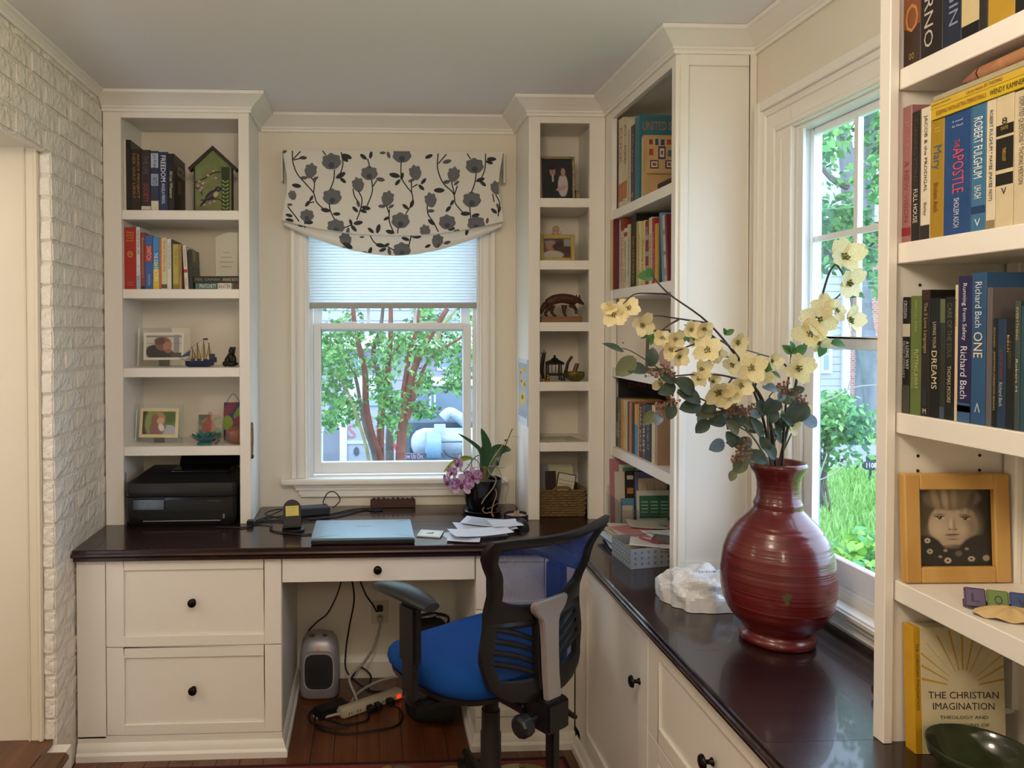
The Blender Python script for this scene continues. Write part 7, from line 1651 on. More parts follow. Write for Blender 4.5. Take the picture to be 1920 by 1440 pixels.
Ee = branch('dogwood_branch', 'short dogwood branch with one open blossom above the vase', [[(995, 1420, 1.80), (1000, 1270, 1.79), (1010, 1080, 1.76), (1035, 820, 1.73), (1080, 780, 1.72)], [(1030, 860, 1.735), (1045, 720, 1.73), (1040, 680, 1.73)], [(1010, 1080, 1.76), (1040, 1090, 1.75)], [(1040, 800, 1.73), (990, 740, 1.73), (870, 700, 1.72), (800, 680, 1.71)]], .0038, M_STEM, GD)
for (X, Y_, r) in ((1085, 780, 72), (1048, 1085, 48), (965, 745, 36), (1115, 1000, 40)): blossom(Ee, F7(X, Y_, 1.72 if Y_ < 900 else 1.76), r*S7, (rd.uniform(-.1, .3), -1, .1), .3, rd)
for (b_, t_) in (((1050, 700), (995, 655)), ((1050, 700), (1040, 630)), ((1050, 700), (1135, 655)), ((1010, 1010), (985, 1040))): leaf(Ee, F7(*b_, 1.73), F7(*t_, 1.725), 'd', rd.uniform(-.4, .4))
def sprig(label, mains, leaves, seeds):
    root = branch('eucalyptus_sprig', label, mains, .0028, M_GST, GE)
    for (bx_, by_, tx_, ty_, k_, yy) in leaves: leaf(root, F7(bx_, by_, yy), F7(tx_, ty_, yy-.006), k_, rd.uniform(-.35, .35))
    for (X, Y_, yy, n_) in seeds:
        m_ = MB(); c_ = F7(X, Y_, yy)
        for k in range(n_):
            o_ = Vector((rd.uniform(-.018, .018), rd.uniform(-.012, .012), rd.uniform(-.014, .014)))
            m_.tube([c_, c_+o_*.9], .0006, 4).ell(c_+o_, (.0026, .0026, .0034), 6, 4)
        m_.build('seed_cluster', M_SEED, root)['kind'] = 'stuff'
    return root
sprig('eucalyptus sprig arching far left past the bookcase', [[(935, 1420, 1.80), (915, 1275, 1.785), (760, 1060, 1.71), (480, 900, 1.65), (330, 780, 1.63), (190, 690, 1.62), (130, 670, 1.615)]],
      [(140, 690, 25, 645, 'n', 1.615), (200, 720, 100, 820, 'o', 1.62), (210, 770, 270, 800, 'e', 1.62), (270, 790, 155, 790, 'e', 1.615), (290, 770, 300, 665, 'e', 1.62), (330, 790, 420, 860, 'e', 1.63), (400, 830, 415, 840, 'e', 1.63), (520, 915, 415, 835, 'e', 1.635), (420, 870, 325, 915, 'e', 1.635), (430, 905, 560, 965, 'e', 1.64), (560, 985, 440, 1000, 'e', 1.65), (400, 960, 385, 1060, 'e', 1.64), (300, 1010, 250, 1085, 'o', 1.64), (330, 1010, 315, 1090, 'b', 1.64)],
      [(370, 790, 1.625, 16), (350, 1000, 1.64, 22), (400, 950, 1.635, 18), (310, 820, 1.625, 12)])
sprig('eucalyptus sprig drooping left over the vase shoulder', [[(935, 1420, 1.80), (910, 1275, 1.78), (820, 1130, 1.73), (700, 1080, 1.70), (590, 1080, 1.68)]],
      [(640, 1000, 530, 1035, 'o', 1.69), (700, 1040, 600, 1040, 'e', 1.69), (690, 1070, 590, 1070, 'e', 1.69), (600, 1060, 530, 1130, 'e', 1.685), (690, 1060, 760, 1140, 'o', 1.69), (770, 1060, 855, 1110, 'o', 1.70), (700, 980, 690, 1050, 'b', 1.69), (830, 1050, 880, 1150, 'e', 1.70), (850, 1110, 900, 1150, 'e', 1.71), (700, 1120, 730, 1210, 'e', 1.70), (660, 940, 690, 1010, 'b', 1.68), (790, 1000, 700, 1110, 'e', 1.70), (640, 960, 560, 1010, 'e', 1.68)],
      [(730, 985, 1.66, 26), (790, 1010, 1.665, 24), (700, 1010, 1.67, 20), (560, 850, 1.65, 12)])
sprig('eucalyptus sprig hanging down in front of the vase neck', [[(930, 1420, 1.80), (905, 1280, 1.765), (850, 1230, 1.73), (770, 1270, 1.70), (735, 1350, 1.69)]],
      [(810, 1230, 915, 1290, 'e', 1.71), (820, 1240, 730, 1310, 'o', 1.70), (800, 1260, 730, 1345, 'o', 1.695), (740, 1330, 718, 1390, 'o', 1.69), (890, 1180, 960, 1275, 'e', 1.72), (800, 1180, 760, 1230, 'e', 1.71), (880, 1150, 930, 1230, 'e', 1.72), (720, 1120, 735, 1200, 'e', 1.71)],
      [(790, 1230, 1.68, 18), (750, 1260, 1.675, 16), (790, 1195, 1.685, 12)])
sprig('eucalyptus sprig standing upright amid the stems', [[(955, 1420, 1.80), (945, 1275, 1.79), (920, 1080, 1.74), (930, 930, 1.70), (1000, 890, 1.69)]],
      [(890, 880, 975, 900, 'b', 1.66), (940, 940, 900, 1030, 'e', 1.70), (960, 1000, 940, 1080, 'e', 1.70), (990, 960, 920, 1010, 'e', 1.70), (1080, 950, 1060, 1080, 'e', 1.70), (1090, 960, 1020, 1060, 'e', 1.70), (1110, 960, 1100, 1070, 'e', 1.70), (1050, 900, 1120, 890, 'e', 1.69), (1010, 920, 1090, 910, 'e', 1.69), (870, 950, 900, 1040, 'e', 1.70), (1000, 900, 980, 960, 'b', 1.68)],
      [(1000, 880, 1.67, 20), (1085, 935, 1.68, 24), (1020, 900, 1.675, 16)])
sprig('eucalyptus sprig with blue leaf by the window', [[(985, 1420, 1.81), (990, 1275, 1.80), (1040, 1150, 1.775), (1090, 1050, 1.76)]],
      [(1100, 1035, 1185, 1095, 'b', 1.755), (1050, 1100, 1000, 1060, 'e', 1.765), (1060, 1080, 1010, 990, 'e', 1.765), (1090, 1050, 1105, 980, 'e', 1.76), (1000, 1180, 930, 1110, 'e', 1.78), (990, 1120, 960, 1040, 'e', 1.775)], [])
rl = random.Random(21)
lowl = []
for k in range(26):
    X, Y_ = rl.uniform(560, 1080), rl.uniform(930, 1240)
    if (X < 650 and Y_ > 1120) or X > 1000 and Y_ > 1110: continue
    a_ = rl.uniform(.3, 2.6); L_ = rl.uniform(75, 115)
    lowl.append((X, Y_, X-L_*math.cos(a_), Y_+L_*math.sin(a_)*.6, rl.choice('eeeeob'), rl.uniform(1.70, 1.78)))
sprig('bushy eucalyptus sprig filling the middle above the vase', [[(950, 1420, 1.80), (935, 1275, 1.79), (860, 1120, 1.75), (760, 1000, 1.72)], [(930, 1260, 1.79), (980, 1100, 1.76), (1000, 980, 1.74)]], lowl, [(860, 1000, 1.70, 14)])
# ================================================================== WHITE PLASTIC BAG
pb_ = thing('plastic_bag', 'crumpled white plastic shopping bag beside the vase', 'bag', (.93, 2.06, ZT))
def _bag():
    rn = random.Random(4); n_, m_n = 64, 24
    ctr = Vector((.947, 2.072, ZT)); folds = []
    for k in range(12):
        d = Vector((rn.gauss(0, 1), rn.gauss(0, 1), rn.gauss(0, .8))).normalized(); folds.append((d, rn.uniform(.8, 2.4), rn.random(), rn.uniform(.03, .08)))
    rings = []
    for j in range(m_n):
        t = j/(m_n-1); ring = []
        for k in range(n_):
            a_ = 2*PI*k/n_; el = PI*.5*t
            u = Vector((math.cos(a_)*math.cos(el), math.sin(a_)*math.cos(el), math.sin(el)))
            f = 1.16
            for d, w_, ph, am in folds: f -= am*abs((((u.dot(d)*w_+ph) % 1)-.5)*2)
            f += rn.uniform(-.006, .006)
            sq_ = max(abs(u.x), abs(u.y), .75)**.35
            x, y, z = .135*u.x*f/sq_, .105*u.y*f/sq_, .112*math.sin(el)**.55*f
            ring.append((ctr.x+x, ctr.y+y, ZT+.001+max(0, z)))
        rings.append(ring)
    return MB().loft(rings)
bo = _bag().build('film', mat('white bag film', 'd9dce0', .25, bump=.6, bscale=40, spec=.7), pb_, smooth=9)
bl_ = MB()
for (s_, px, py, w_, h_, a_) in (('THANK', 1318, 1060, .05, .014, .0), ('95#', 1338, 1072, .03, .014, 0), ('YOU', 1300, 1057, .03, .012, 0)):
    p_ = at(px, py, Y=2.035); add_text(bl_, s_, (p_.x, p_.y-.028, ZT+.108), (1, .05, 0), (.05, 1, .15), w_, h_)
bl_.build('lettering', letm('3a4050'), pb_, fixn=False)
# ================================================================== RIGHT SHELF FRAMED PHOTO
pm5 = picture_mat('c2bcb2', [('e', .38, .30, .2, .3, 0, .15, '9a7a78'), ('e', .38, .66, .09, .16, 0, .2, 'b4846c'), ('e', .38, .78, .10, .10, 0, .2, '2e201c'), ('e', .74, .25, .24, .4, 0, .15, '24242a'), ('e', .74, .72, .09, .16, 0, .2, 'b08068'), ('e', .74, .86, .11, .09, 0, .2, '1c1614')], 1.3)
ff = frame('photo of two smiling people on the corner bookcase third shelf', (1.085, 2.60, 1.3855), R(-32), .20, .15, .010, mat('bronze pewter frame', '5a4a40', .45, bump=.5, bscale=200), pm5, -9)
# ================================================================== PAPERS, ORGANISER AND BIN ON THE CORNER
P8 = lambda X, Y_, y: at(1110+X/5.76, 840+Y_/5.76, Y=y)
M_ACR = glass_mat('clear acrylic', (.92, .94, .95, 1), .1)
fo = thing('file_organiser', 'clear acrylic file sorter packed with papers in the corner', 'file sorter', (1.03, 2.83, ZT))
MB().box(.945, 1.17, 2.735, 2.740, ZT, ZT+.10).build('front_wall', M_ACR, fo)
MB().box(.945, 1.17, 2.90, 2.905, ZT, ZT+.16).build('rear_wall', M_ACR, fo)
MB().box(.940, .945, 2.735, 2.905, ZT, ZT+.13).build('side_wall', M_ACR, fo)
MB().box(.945, 1.17, 2.735, 2.905, ZT, ZT+.004).build('floor_plate', M_ACR, fo)
GF = 'papers standing in the file sorter'
def standing(name, label, x0, x1, y, z1, col, tilt=-3, extra=(), rz=0):
    t = thing(name, label, 'paper', ((x0+x1)/2, y, ZT+.0045), rz, GF); w_ = (x1-x0)/2; h_ = z1-ZT-.0045
    t.rotation_euler = (R(tilt), 0, rz)
    MB().box(-w_, w_, 0, .002, 0, h_).build('sheet', mat('sheet paper', col, .55), t, world=False)
    for k, (a0, a1, b0, b1, cc) in enumerate(extra): MB().box(-w_+2*w_*a0, -w_+2*w_*a1, -.0004-.0003*k, 0, h_*b0, h_*b1).build('printed_area', mat('printed area', cc, .55), t, world=False)
    return t
standing('folder', 'pink folder at the back of the file sorter', .952, 1.16, 2.888, 1.025, 'b07a8a')
standing('leaflet', 'white leaflet with green band in the file sorter', .985, 1.12, 2.872, 1.005, 'c8ccc0', -3, [(0, 1, .72, .86, '2f7a48'), (.1, .5, .88, .95, '5a9a6a')])
standing('letter', 'tall cream letter curling out of the file sorter', .962, 1.05, 2.858, .98, 'c9bfae')
standing('booklet', 'black booklet with orange spots in the file sorter', .998, 1.08, 2.845, .985, '2a2622', -3, [(.1, .4, .6, .7, 'b0703a'), (.1, .3, .4, .48, '9a8a4a'), (.1, .4, .85, .92, 'b8b4a8')])
standing('folder', 'purple blue folder in the file sorter', 1.03, 1.165, 2.825, .985, '6a6a92')
standing('envelope', 'beige stack of envelopes in the file sorter', 1.035, 1.145, 2.80, .965, 'b9a88e', -3, [(.3, .32, .1, .9, '8a7a62'), (.55, .57, .1, .9, '8a7a62')])
standing('folder', 'red folder at the right of the file sorter', 1.15, 1.168, 2.78, .99, '7a2a34')
standing('calendar', 'green tabled schedule card at the front of the file sorter', 1.015, 1.15, 2.765, .925, 'b7b8ae', -4, [(.08, .92, .35, .88, '2e6048')]+[(.12+.28*k, .32+.28*k, .48+.08*j, .51+.08*j, '7aa08a') for k in range(3) for j in range(4)])
standing('notepad', 'blue edged pad low at the left of file sorter', .95, 1.0, 2.755, .90, '4a7a92', -2, [(.1, .9, .1, .8, 'b8a89a')])
# stacked post
GS = 'loose post stacked in the corner'
zz = ZT+.0008
for (c, w, d, ang, col, lb) in (((.985, 2.64), .25, .17, -8, 'b8c4d0', 'bottom white sheet of the corner paper stack'), ((.97, 2.645), .23, .16, 9, '4a90b0', 'turquoise folder near the bottom of the corner paper stack'), ((.975, 2.645), .25, .17, 4, 'c4ccd8', 'pale blue sheet in the corner paper stack'), ((.985, 2.645), .23, .15, -10, 'd0d0cc', 'white envelope in the middle of the corner paper stack'), ((.99, 2.64), .24, .16, 8, 'bfae92', 'manila envelope in the corner paper stack'), ((1.0, 2.64), .24, .16, -3, 'c8b8a4', 'cream envelope under the red striped card')):
    sheet_paper('post', lb, c, w, d, ang, zz+.004, col, .004, GS, .0035); zz += .0095
t = thing('striped_card', 'red and white striped card on the corner paper stack', 'card', (.955, 2.60, zz), R(18), GS)
MB().box(-.065, .065, -.085, .085, 0, .002).build('sheet', mat('sheet paper', 'c8a8a4', .55), t, world=False)
for k in range(13): MB().box(-.064, .064, -.083+k*.0128, -.083+k*.0128+.006, .002, .0024).build('stripe', mat('red stripe', '9a2c34', .55), t, world=False)
zz += .004
sheet_paper('post', 'white calendar page on top of the corner paper stack', (1.03, 2.55), .13, .09, 5, zz, 'cfd2d6', .002, GS, .001, 4); zz += .004
sheet_paper('post', 'grey printed envelope at the back of the corner stack', (1.03, 2.66), .17, .1, -10, zz, 'b0a898', .004, GS, .002, 5); zz += .006
pk = thing('pencil_case', 'bright pink pencil case on the corner paper stack', 'pencil case', (1.11, 2.545, zz), R(-28))
MB().tube([(-.06, 0, .010), (.06, 0, .010)], [.010, .011], 10, flat=.8).build('case', mat('pink plastic', 'b02c6a', .4), pk, world=False, smooth=50)
sheet_paper('photo_print', 'small photo print with a pale border on the corner stack', (1.09, 2.64), .08, .06, 24, zz+.004, '8a8a7c', .001, GS, .001)
sheet_paper('photo_print', 'navy printed card beside the photo print on the stack', (1.13, 2.67), .07, .05, -20, zz+.008, '24365a', .001, GS, .001)
# perforated bin
bn_ = thing('storage_bin', 'translucent grey perforated plastic bin of cards', 'storage bin', (.93, 2.44, ZT))
M_BIN = translucent('frosted grey plastic', 'a4aab2', .35, .35, see=.25)
cA, cB, cC = Vector((.848, 2.362)), Vector((.840, 2.525)), Vector((.997, 2.392))
cD = cC+(cB-cA); hb = .066
def wall_(p, q, nm):
    d_ = (q-p).normalized(); n_ = Vector((-d_.y, d_.x))*.0022
    MB().prism([p, q, q+n_, p+n_], ZT, ZT+hb).build(nm, M_BIN, bn_)
wall_(cA, cB, 'side_wall'); wall_(cC, cD, 'side_wall'); wall_(cA, cC, 'front_wall'); wall_(cB, cD, 'rear_wall')
MB().prism([cA, cC, cD, cB], ZT, ZT+.002).build('floor_plate', M_BIN, bn_)
M_DOT = mat('bin perforation', '5a5f68', .6)
for i in range(6):
    for j in range(3):
        p_ = cA+(cC-cA)*((i+.6)/6.3); n_ = Vector((-(cC-cA).y, (cC-cA).x)).normalized()
        o_ = p_-n_*.0006; d_ = (cC-cA).normalized()*.004; z0 = ZT+.012+j*.018
        MB().add([(o_.x-d_.x, o_.y-d_.y, z0), (o_.x+d_.x, o_.y+d_.y, z0), (o_.x+d_.x, o_.y+d_.y, z0+.008), (o_.x-d_.x, o_.y-d_.y, z0+.008)], [(0, 1, 2, 3)]).build('perforation', M_DOT, bn_, fixn=False)
M_DOT2 = mat('bin pale perforation', 'c4cad2', .6)
for i in range(8):
    for j in range(4):
        p_ = cA+(cB-cA)*((i+.5+(.3 if j % 2 else 0))/8.4); z0 = ZT+.008+j*.014
        MB().lathe([(.0028, 0), (.0028, .0006), (0, .0006)], 6, M=Matrix.Translation((p_.x-.0024, p_.y, z0+.003)) @ Matrix.Rotation(R(-90), 4, 'Y')).build('perforation', M_DOT2, bn_, fixn=False)
GB = 'cards filling the perforated bin'
sheet_paper('greeting_card', 'tan card lowest in the perforated bin', (.935, 2.445), .13, .11, 12, ZT+.045, 'b09a78', .0, GB, .002)
sheet_paper('greeting_card', 'brown printed card sticking out of perforated bin', (.97, 2.43), .13, .1, -14, ZT+.056, '8a6a4e', .0, GB, .003)
sheet_paper('greeting_card', 'white card with text on top of perforated bin', (.94, 2.44), .13, .1, -22, ZT+.066, 'd0c8c4', .0, GB, .002, 5)
sheet_paper('greeting_card', 'dark patterned card at the right of perforated bin', (1.0, 2.455), .09, .1, -30, ZT+.071, '5a4a42', .0, GB, .002, 6)
tag(MB().tube([(.915, 2.47, ZT+.073), (.955, 2.40, ZT+.073)], .003, 8).build('pen', mat('red pen', '9a2440', .4), None), 'thin red pen lying on the cards in the bin', 'pen')
# ================================================================== NEAR SHELF ITEMS
pm6 = picture_mat('3c362f', [('e', .12, .55, .12, .3, 0, .5, '55493c'), ('r', .95, .6, .16, .6, 0, .5, '161412'),
    ('e', .47, .70, .43, .38, 0, .10, '4a4034'), ('e', .86, .72, .12, .22, 0, .5, '1e1a16'),
    ('e', .48, .53, .335, .30, 0, .10, 'ab9a82'), ('e', .48, .40, .22, .16, 0, .25, 'ab9a82'), ('e', .74, .50, .13, .24, 0, .9, '7f705e'), ('e', .28, .48, .12, .12, 0, .9, 'bfae95'), ('e', .60, .47, .1, .1, 0, .9, 'b2a189'),
    ('e', .47, .88, .40, .165, 0, .16, '695c4a'), ('e', .25, .86, .05, .17, 14, .7, '8d7d65'), ('e', .38, .87, .05, .17, 6, .7, '9a8a70'), ('e', .50, .88, .05, .17, 0, .7, '85755e'), ('e', .62, .87, .05, .17, -6, .7, '6a5c4a'), ('e', .74, .85, .05, .16, -14, .7, '4c4235'),
    ('e', .29, .665, .09, .016, 4, .8, '7a6a56'), ('e', .65, .655, .09, .016, -5, .8, '65574a'),
    ('e', .30, .628, .070, .026, 3, .30, 'c2b6a4'), ('e', .65, .618, .070, .026, -3, .30, 'a89c8a'), ('e', .30, .640, .078, .012, 3, .5, '2a231d'), ('e', .65, .631, .078, .012, -3, .5, '221c17'),
    ('e', .305, .628, .030, .025, 0, .3, '1a1612'), ('e', .65, .618, .030, .025, 0, .3, '16120f'), ('e', .298, .635, .007, .006, 0, .4, 'e4dac8'), ('e', .643, .625, .007, .006, 0, .4, 'd8ccb8'),
    ('e', .455, .53, .022, .09, 0, .9, 'c6b69e'), ('e', .50, .53, .02, .09, 0, .9, '94846f'), ('e', .435, .475, .018, .010, 0, .6, '5a4c3e'), ('e', .52, .473, .018, .010, 0, .6, '4e4236'), ('e', .475, .47, .05, .012, 0, .9, '8a7a66'),
    ('e', .47, .405, .105, .016, 2, .6, '7c685a'), ('e', .47, .402, .10, .006, 2, .5, '40342b'), ('e', .47, .380, .07, .016, 0, .8, '9c8876'), ('e', .48, .345, .08, .012, 0, .9, '7c6d5b'), ('e', .55, .25, .22, .03, 0, .9, '5c5044'),
    ('e', .1, .17, .26, .23, 0, .12, '1c1a1a'), ('e', .88, .16, .34, .25, 0, .12, '1c1a1a'), ('e', .45, .06, .5, .17, 0, .12, '1e1c1c'), ('e', .13, .33, .042, .035, 0, .3, 'bcae98'), ('e', .16, .19, .042, .035, 0, .3, 'b4a690'), ('e', .40, .07, .05, .04, 0, .3, 'bcae98'), ('e', .72, .09, .05, .035, 0, .3, 'b4a690'), ('e', .55, .16, .05, .04, 0, .3, '5c5448'), ('e', .92, .10, .05, .04, 0, .3, '9c907c'), ('e', .30, .12, .03, .02, 0, .3, '8c806c'), ('e', .66, .22, .03, .02, 0, .3, '8c806c'), ('e', .37, .20, .03, .02, 0, .3, '948872'),
    ('e', .13, .33, .014, .012, 0, .3, '1c1a1a'), ('e', .16, .19, .014, .012, 0, .3, '1c1a1a'), ('e', .40, .07, .018, .014, 0, .3, '1c1a1a'), ('e', .72, .09, .018, .014, 0, .3, '1c1a1a')], .86, .3)
frame('blond wooden frame with black-and-white portrait of young child', (1.088, 1.328, 1.0686), R(-1.5), .197, .2, .029, wood('blond frame wood', 'b98c48', 'd0a862', .4, (12, 40, 4)), pm6, -3, None, .018)
lt_ = thing('letter_tiles', 'three glazed letter tiles joined in a row, purple, green, blue', 'ornament', (1.05, 1.178, 1.0686), R(-28))
lt_.rotation_euler = (R(-20), 0, R(-26)); lt_.location.z += .0045
for k, (cc, s_) in enumerate((('4c3a62', 'L'), ('5f7a3a', 'O'), ('33477a', 'V'), ('3f6a72', 'E'))):
    tl = MB().box(-.055+k*.031, -.055+k*.031+.0295, -.004, .004, .0, .031).build('tile', mat('tile glaze', cc, .25), lt_, bevel=.002, world=False)
    add_text(MB(), s_, (-.055+k*.031+.0148, -.0046, .0155), (1, 0, 0), (0, 0, 1), .011, .014).build('letter', mat('tile letter', '2a2838', .4), tl, world=False, fixn=False)
MB().box(-.055, .07, .004, .012, .0, .012).build('foot', mat('tile foot', '2a1c1c', .5), lt_, world=False)
sh_ = thing('shell', 'cream scallop shell lying flat before the letter tiles', 'shell', (1.04, 1.165, 1.0686))
def shfn(u, v):
    a_ = PI*(1.0*u)+PI*.5*0; rr = .052*(1+.04*math.cos(u*40))*v
    x = rr*math.cos(2*PI*u)*1.0; y = rr*math.sin(2*PI*u)*.62
    return Vector((1.043+x*.95-y*.25, 1.158+y-x*.18, 1.0718+.015*(1-v*v)+.0022*math.cos(u*52)*v))
MB().sheet(shfn, 60, 6, .0005).build('valve', mat('shell cream', 'c3a878', .6, bump=.5, bscale=90), sh_, smooth=70)
gb = thing('pottery_bowl', 'dark green glazed pottery bowl on the nearest worktop', 'bowl', (1.045, 1.225, ZT))
gc = Vector((1.045, 1.215, ZT))
MB().lathe([(0, 0), (.035, 0), (.038, .004), (.034, .008), (.048, .016), (.068, .032), (.078, .050), (.0815, .060), (.0805, .0625), (.077, .060), (.073, .05), (.062, .034), (.042, .02), (0, .014)], 40, gc, cap=False).build('bowl', mat('dark green glaze', '2a321f', .18, mottle=.4, mscale=20, coat=.5), gb, smooth=70)
lv_ = MB()
for k in range(8):
    a_ = 2*PI*k/8; lv_.tube([gc+Vector((.05*math.cos(a_), .05*math.sin(a_), .016)), gc+Vector((.071*math.cos(a_+.2), .071*math.sin(a_+.2), .035)), gc+Vector((.08*math.cos(a_+.1), .08*math.sin(a_+.1), .055))], [.002, .004, .001], 6)
lv_.build('leaf_relief', mat('dark green glaze', '1d241a', .18), gb, smooth=True); 

wbal = thing('wooden_ball', 'small brown wooden ball half hidden behind the nearest bookcase', 'ball', (1.075, 1.51, ZT))
MB().ell((1.075, 1.51, ZT+.017), (.017, .017, .017), 16, 10).build('ball', wood('dark ball wood', '3a2018', '5a3426', .4), wbal, smooth=True)
# ================================================================== OUTDOORS
GZ, SZ = -.35, -1.15
M_LAWN = mat('lawn', '5f8a3c', .9, mottle=.3, mscale=2, bump=.5, bscale=20)
M_ASPH = mat('driveway asphalt', '70767f', .9, mottle=.12, mscale=3)
def groundobj(name, mb, m_, lb):
    o = mb.build(name, m_, None); o['kind'] = 'structure'; o['label'] = lb; return o
groundobj('ground_yard', MB().box(3.2, 60, 3.2, 9.3, GZ-.2, GZ).box(-14, 3.2, 3.6, 6.6, SZ-.2, SZ+.3).box(1.5, 3.2, -2, 6.6, GZ-.2, GZ).box(3.2, 60, -4, 3.2, GZ-.2, GZ).box(3.2, 60, 11.8, 60, GZ-.2, GZ), M_LAWN, 'green yard outside')
groundobj('ground_driveway', MB().box(3.2, 60, 9.3, 11.8, GZ-.2, GZ-.01), M_ASPH, 'grey driveway beyond the side yard')
groundobj('ground_street', MB().box(-30, 3.2, 6.6, 60, SZ-.2, SZ), mat('street asphalt', '777d86', .9, mottle=.1), 'pale street in front of the house')
def leafmat(c): return translucent('tree leaf', c, .6, .45)
LEAFC = ('4c8448', '68a05c', '386c3c', '7fae68')
def foliage(parent, centers, per, size, seed, name='foliage', cols=LEAFC):
    """clumps of small leaves, one mesh per leaf tone"""
    rn = random.Random(seed); ms = [MB() for _ in cols]
    for (c, rad) in centers:
        for k in range(per):
            u = Vector((rn.gauss(0, 1), rn.gauss(0, 1), rn.gauss(0, 1))); u = u.normalized()*(rn.random()**.45)
            p = Vector(c)+Vector((u.x*rad[0], u.y*rad[1], u.z*rad[2]))
            d = Vector((rn.uniform(-1, 1), rn.uniform(-1, 1), rn.uniform(-1.1, .5))).normalized(); s_ = d.cross(Vector((rn.uniform(-1, 1), rn.uniform(-1, 1), rn.uniform(-.3, 1)))).normalized()
            L_ = size*rn.uniform(.6, 1.25); w_ = L_*.27
            ms[rn.randrange(len(cols))].add([p, p+d*L_*.45+s_*w_, p+d*L_, p+d*L_*.45-s_*w_], [(0, 1, 2, 3)])
    for m_, c in zip(ms, cols):
        if m_.v:
            o = m_.build(name, leafmat(c), parent, fixn=False); o['kind'] = 'stuff'
T1 = lambda X, Y_, y=5.0: at(595+X/4.72, 570+Y_/4.72, Y=y)
cm_ = thing('garden_tree', 'multi-stemmed tree with reddish trunks outside the desk window', 'tree', (.25, 5.0, SZ+.3))
M_BRK = mat('reddish bark', '6d4038', .8, mottle=.3, mscale=12, bump=.6, bscale=30); M_BRK2 = mat('grey bark', '544a48', .85, mottle=.3, mscale=10, bump=.6); M_BRK3 = mat('olive bark', '7d7a58', .85, mottle=.3, mscale=10)
for (P_, r_, m_, yy) in (([(600, 2000), (575, 1500), (540, 1330), (470, 1120), (430, 900), (425, 650), (400, 500), (350, 300), (325, 150), (310, -100)], .022, M_BRK, 5.0), ([(590, 2000), (560, 1400), (560, 1100), (570, 950), (615, 750), (630, 500), (648, 300), (650, 80), (650, -150)], .021, M_BRK, 5.05), ([(740, 2000), (735, 1380), (765, 1000), (800, 850), (830, 700), (850, 600), (930, 400), (1050, 200), (1150, 40)], .026, M_BRK, 4.9),
                       ([(770, 1000), (765, 800), (785, 640), (815, 450), (870, 250), (900, 50)], .016, M_BRK, 4.92), ([(570, 950), (540, 620), (495, 420), (550, 250), (575, 100), (590, -100)], .015, M_BRK2, 5.1), ([(520, 2000), (455, 1380), (370, 1060), (260, 760), (160, 620)], .010, M_BRK3, 4.7), ([(560, 2000), (515, 1400), (430, 1110), (385, 900), (335, 640), (245, 470)], .014, M_BRK2, 4.95), ([(640, 2000), (640, 1380), (645, 1080), (690, 900)], .030, M_BRK2, 5.5), ([(800, 1010), (850, 850), (880, 740), (1000, 480), (1290, 290)], .012, M_BRK, 4.85), ([(650, 480), (720, 370), (800, 250)], .009, M_BRK, 5.03), ([(1050, 330), (1120, 180), (1220, 60)], .012, M_BRK3, 4.6)):
    q = spline([T1(a_, b_, yy) for a_, b_ in P_], 4)
    for p in q: p.z = max(p.z, SZ+.3)
    if P_[0][1] >= 2000: q.insert(0, Vector((q[0].x*.6+.1, q[0].y, SZ+.3)))
    MB().tube(q, [r_*1.4*(1-.55*k/(len(q)-1)) for k in range(len(q))], 8).build('trunk', m_, cm_, smooth=True)
rt = random.Random(2); cl = []
for k in range(150):
    X, Y_ = rt.uniform(-900, 2100), rt.uniform(-1200, 620)
    if rt.random() < (Y_-100)/1000 and 0 < X < 1300: continue
    yy = rt.uniform(4.4, 6.2); cl.append((T1(X, Y_, yy), (rt.uniform(.10, .2),)*2+(rt.uniform(.08, .16),)))
for (X, Y_) in ((60, 420), (120, 330), (50, 560), (150, 700), (80, 800), (180, 900), (120, 1000), (560, 700), (600, 800), (680, 830), (640, 1000), (700, 960), (880, 640), (950, 700), (900, 920), (970, 930), (720, 1100), (1180, 380), (1240, 620), (1200, 700), (1260, 560), (280, 860), (300, 980), (1000, 380), (1050, 460), (900, 300), (1120, 300), (60, 1060), (230, 600), (760, 300), (860, 420), (500, 300), (300, 250), (180, 200)):
    cl.append((T1(X, Y_, rt.uniform(4.6, 5.4)), (.10, .12, .075)))
foliage(cm_, cl, 80, .046, 5)
# far house across the street
hs = thing('house', 'pale grey house with white trim across the street', 'house', (3, 21, SZ))
MB().box(-14, 5.4, 21, 27, SZ, 6.5).build('wall', mat('pale siding', '8c8e9e', .8), hs)
for k in range(26): MB().box(-14, 5.4, 20.975, 21.0, SZ+.4+k*.28, SZ+.4+k*.28+.26).build('siding_board', mat('pale siding', '8c8e9e', .8), hs)
MB().box(-14, 5.4, 20.3, 21, 1.0, 1.35).build('porch_roof', mat('white fascia', 'bcc0ca', .7), hs)
def farwin(parent, x0, x1, z0, z1, y):
    MB().box(x0, x1, y-.06, y, z0, z1).build('window', mat('white fascia', 'bcc0ca', .7), parent)
    MB().box(x0+.1, x1-.1, y-.07, y-.061, z0+.1, (z0+z1)/2-.03).build('pane', mat('far glass', '7d92a8', .15), parent); MB().box(x0+.1, x1-.1, y-.07, y-.061, (z0+z1)/2+.03, z1-.1).build('pane', mat('far glass', '7d92a8', .15), parent)
pa, pc_ = T1(1060, 590, 20.9), T1(1210, 330, 20.9)
farwin(hs, pa.x, pc_.x, pa.z, pc_.z, 20.97); farwin(hs, pa.x-5, pc_.x-5, pa.z, pc_.z, 20.97); farwin(hs, pa.x-2.6, pc_.x-2.6, pa.z, pc_.z, 20.97)
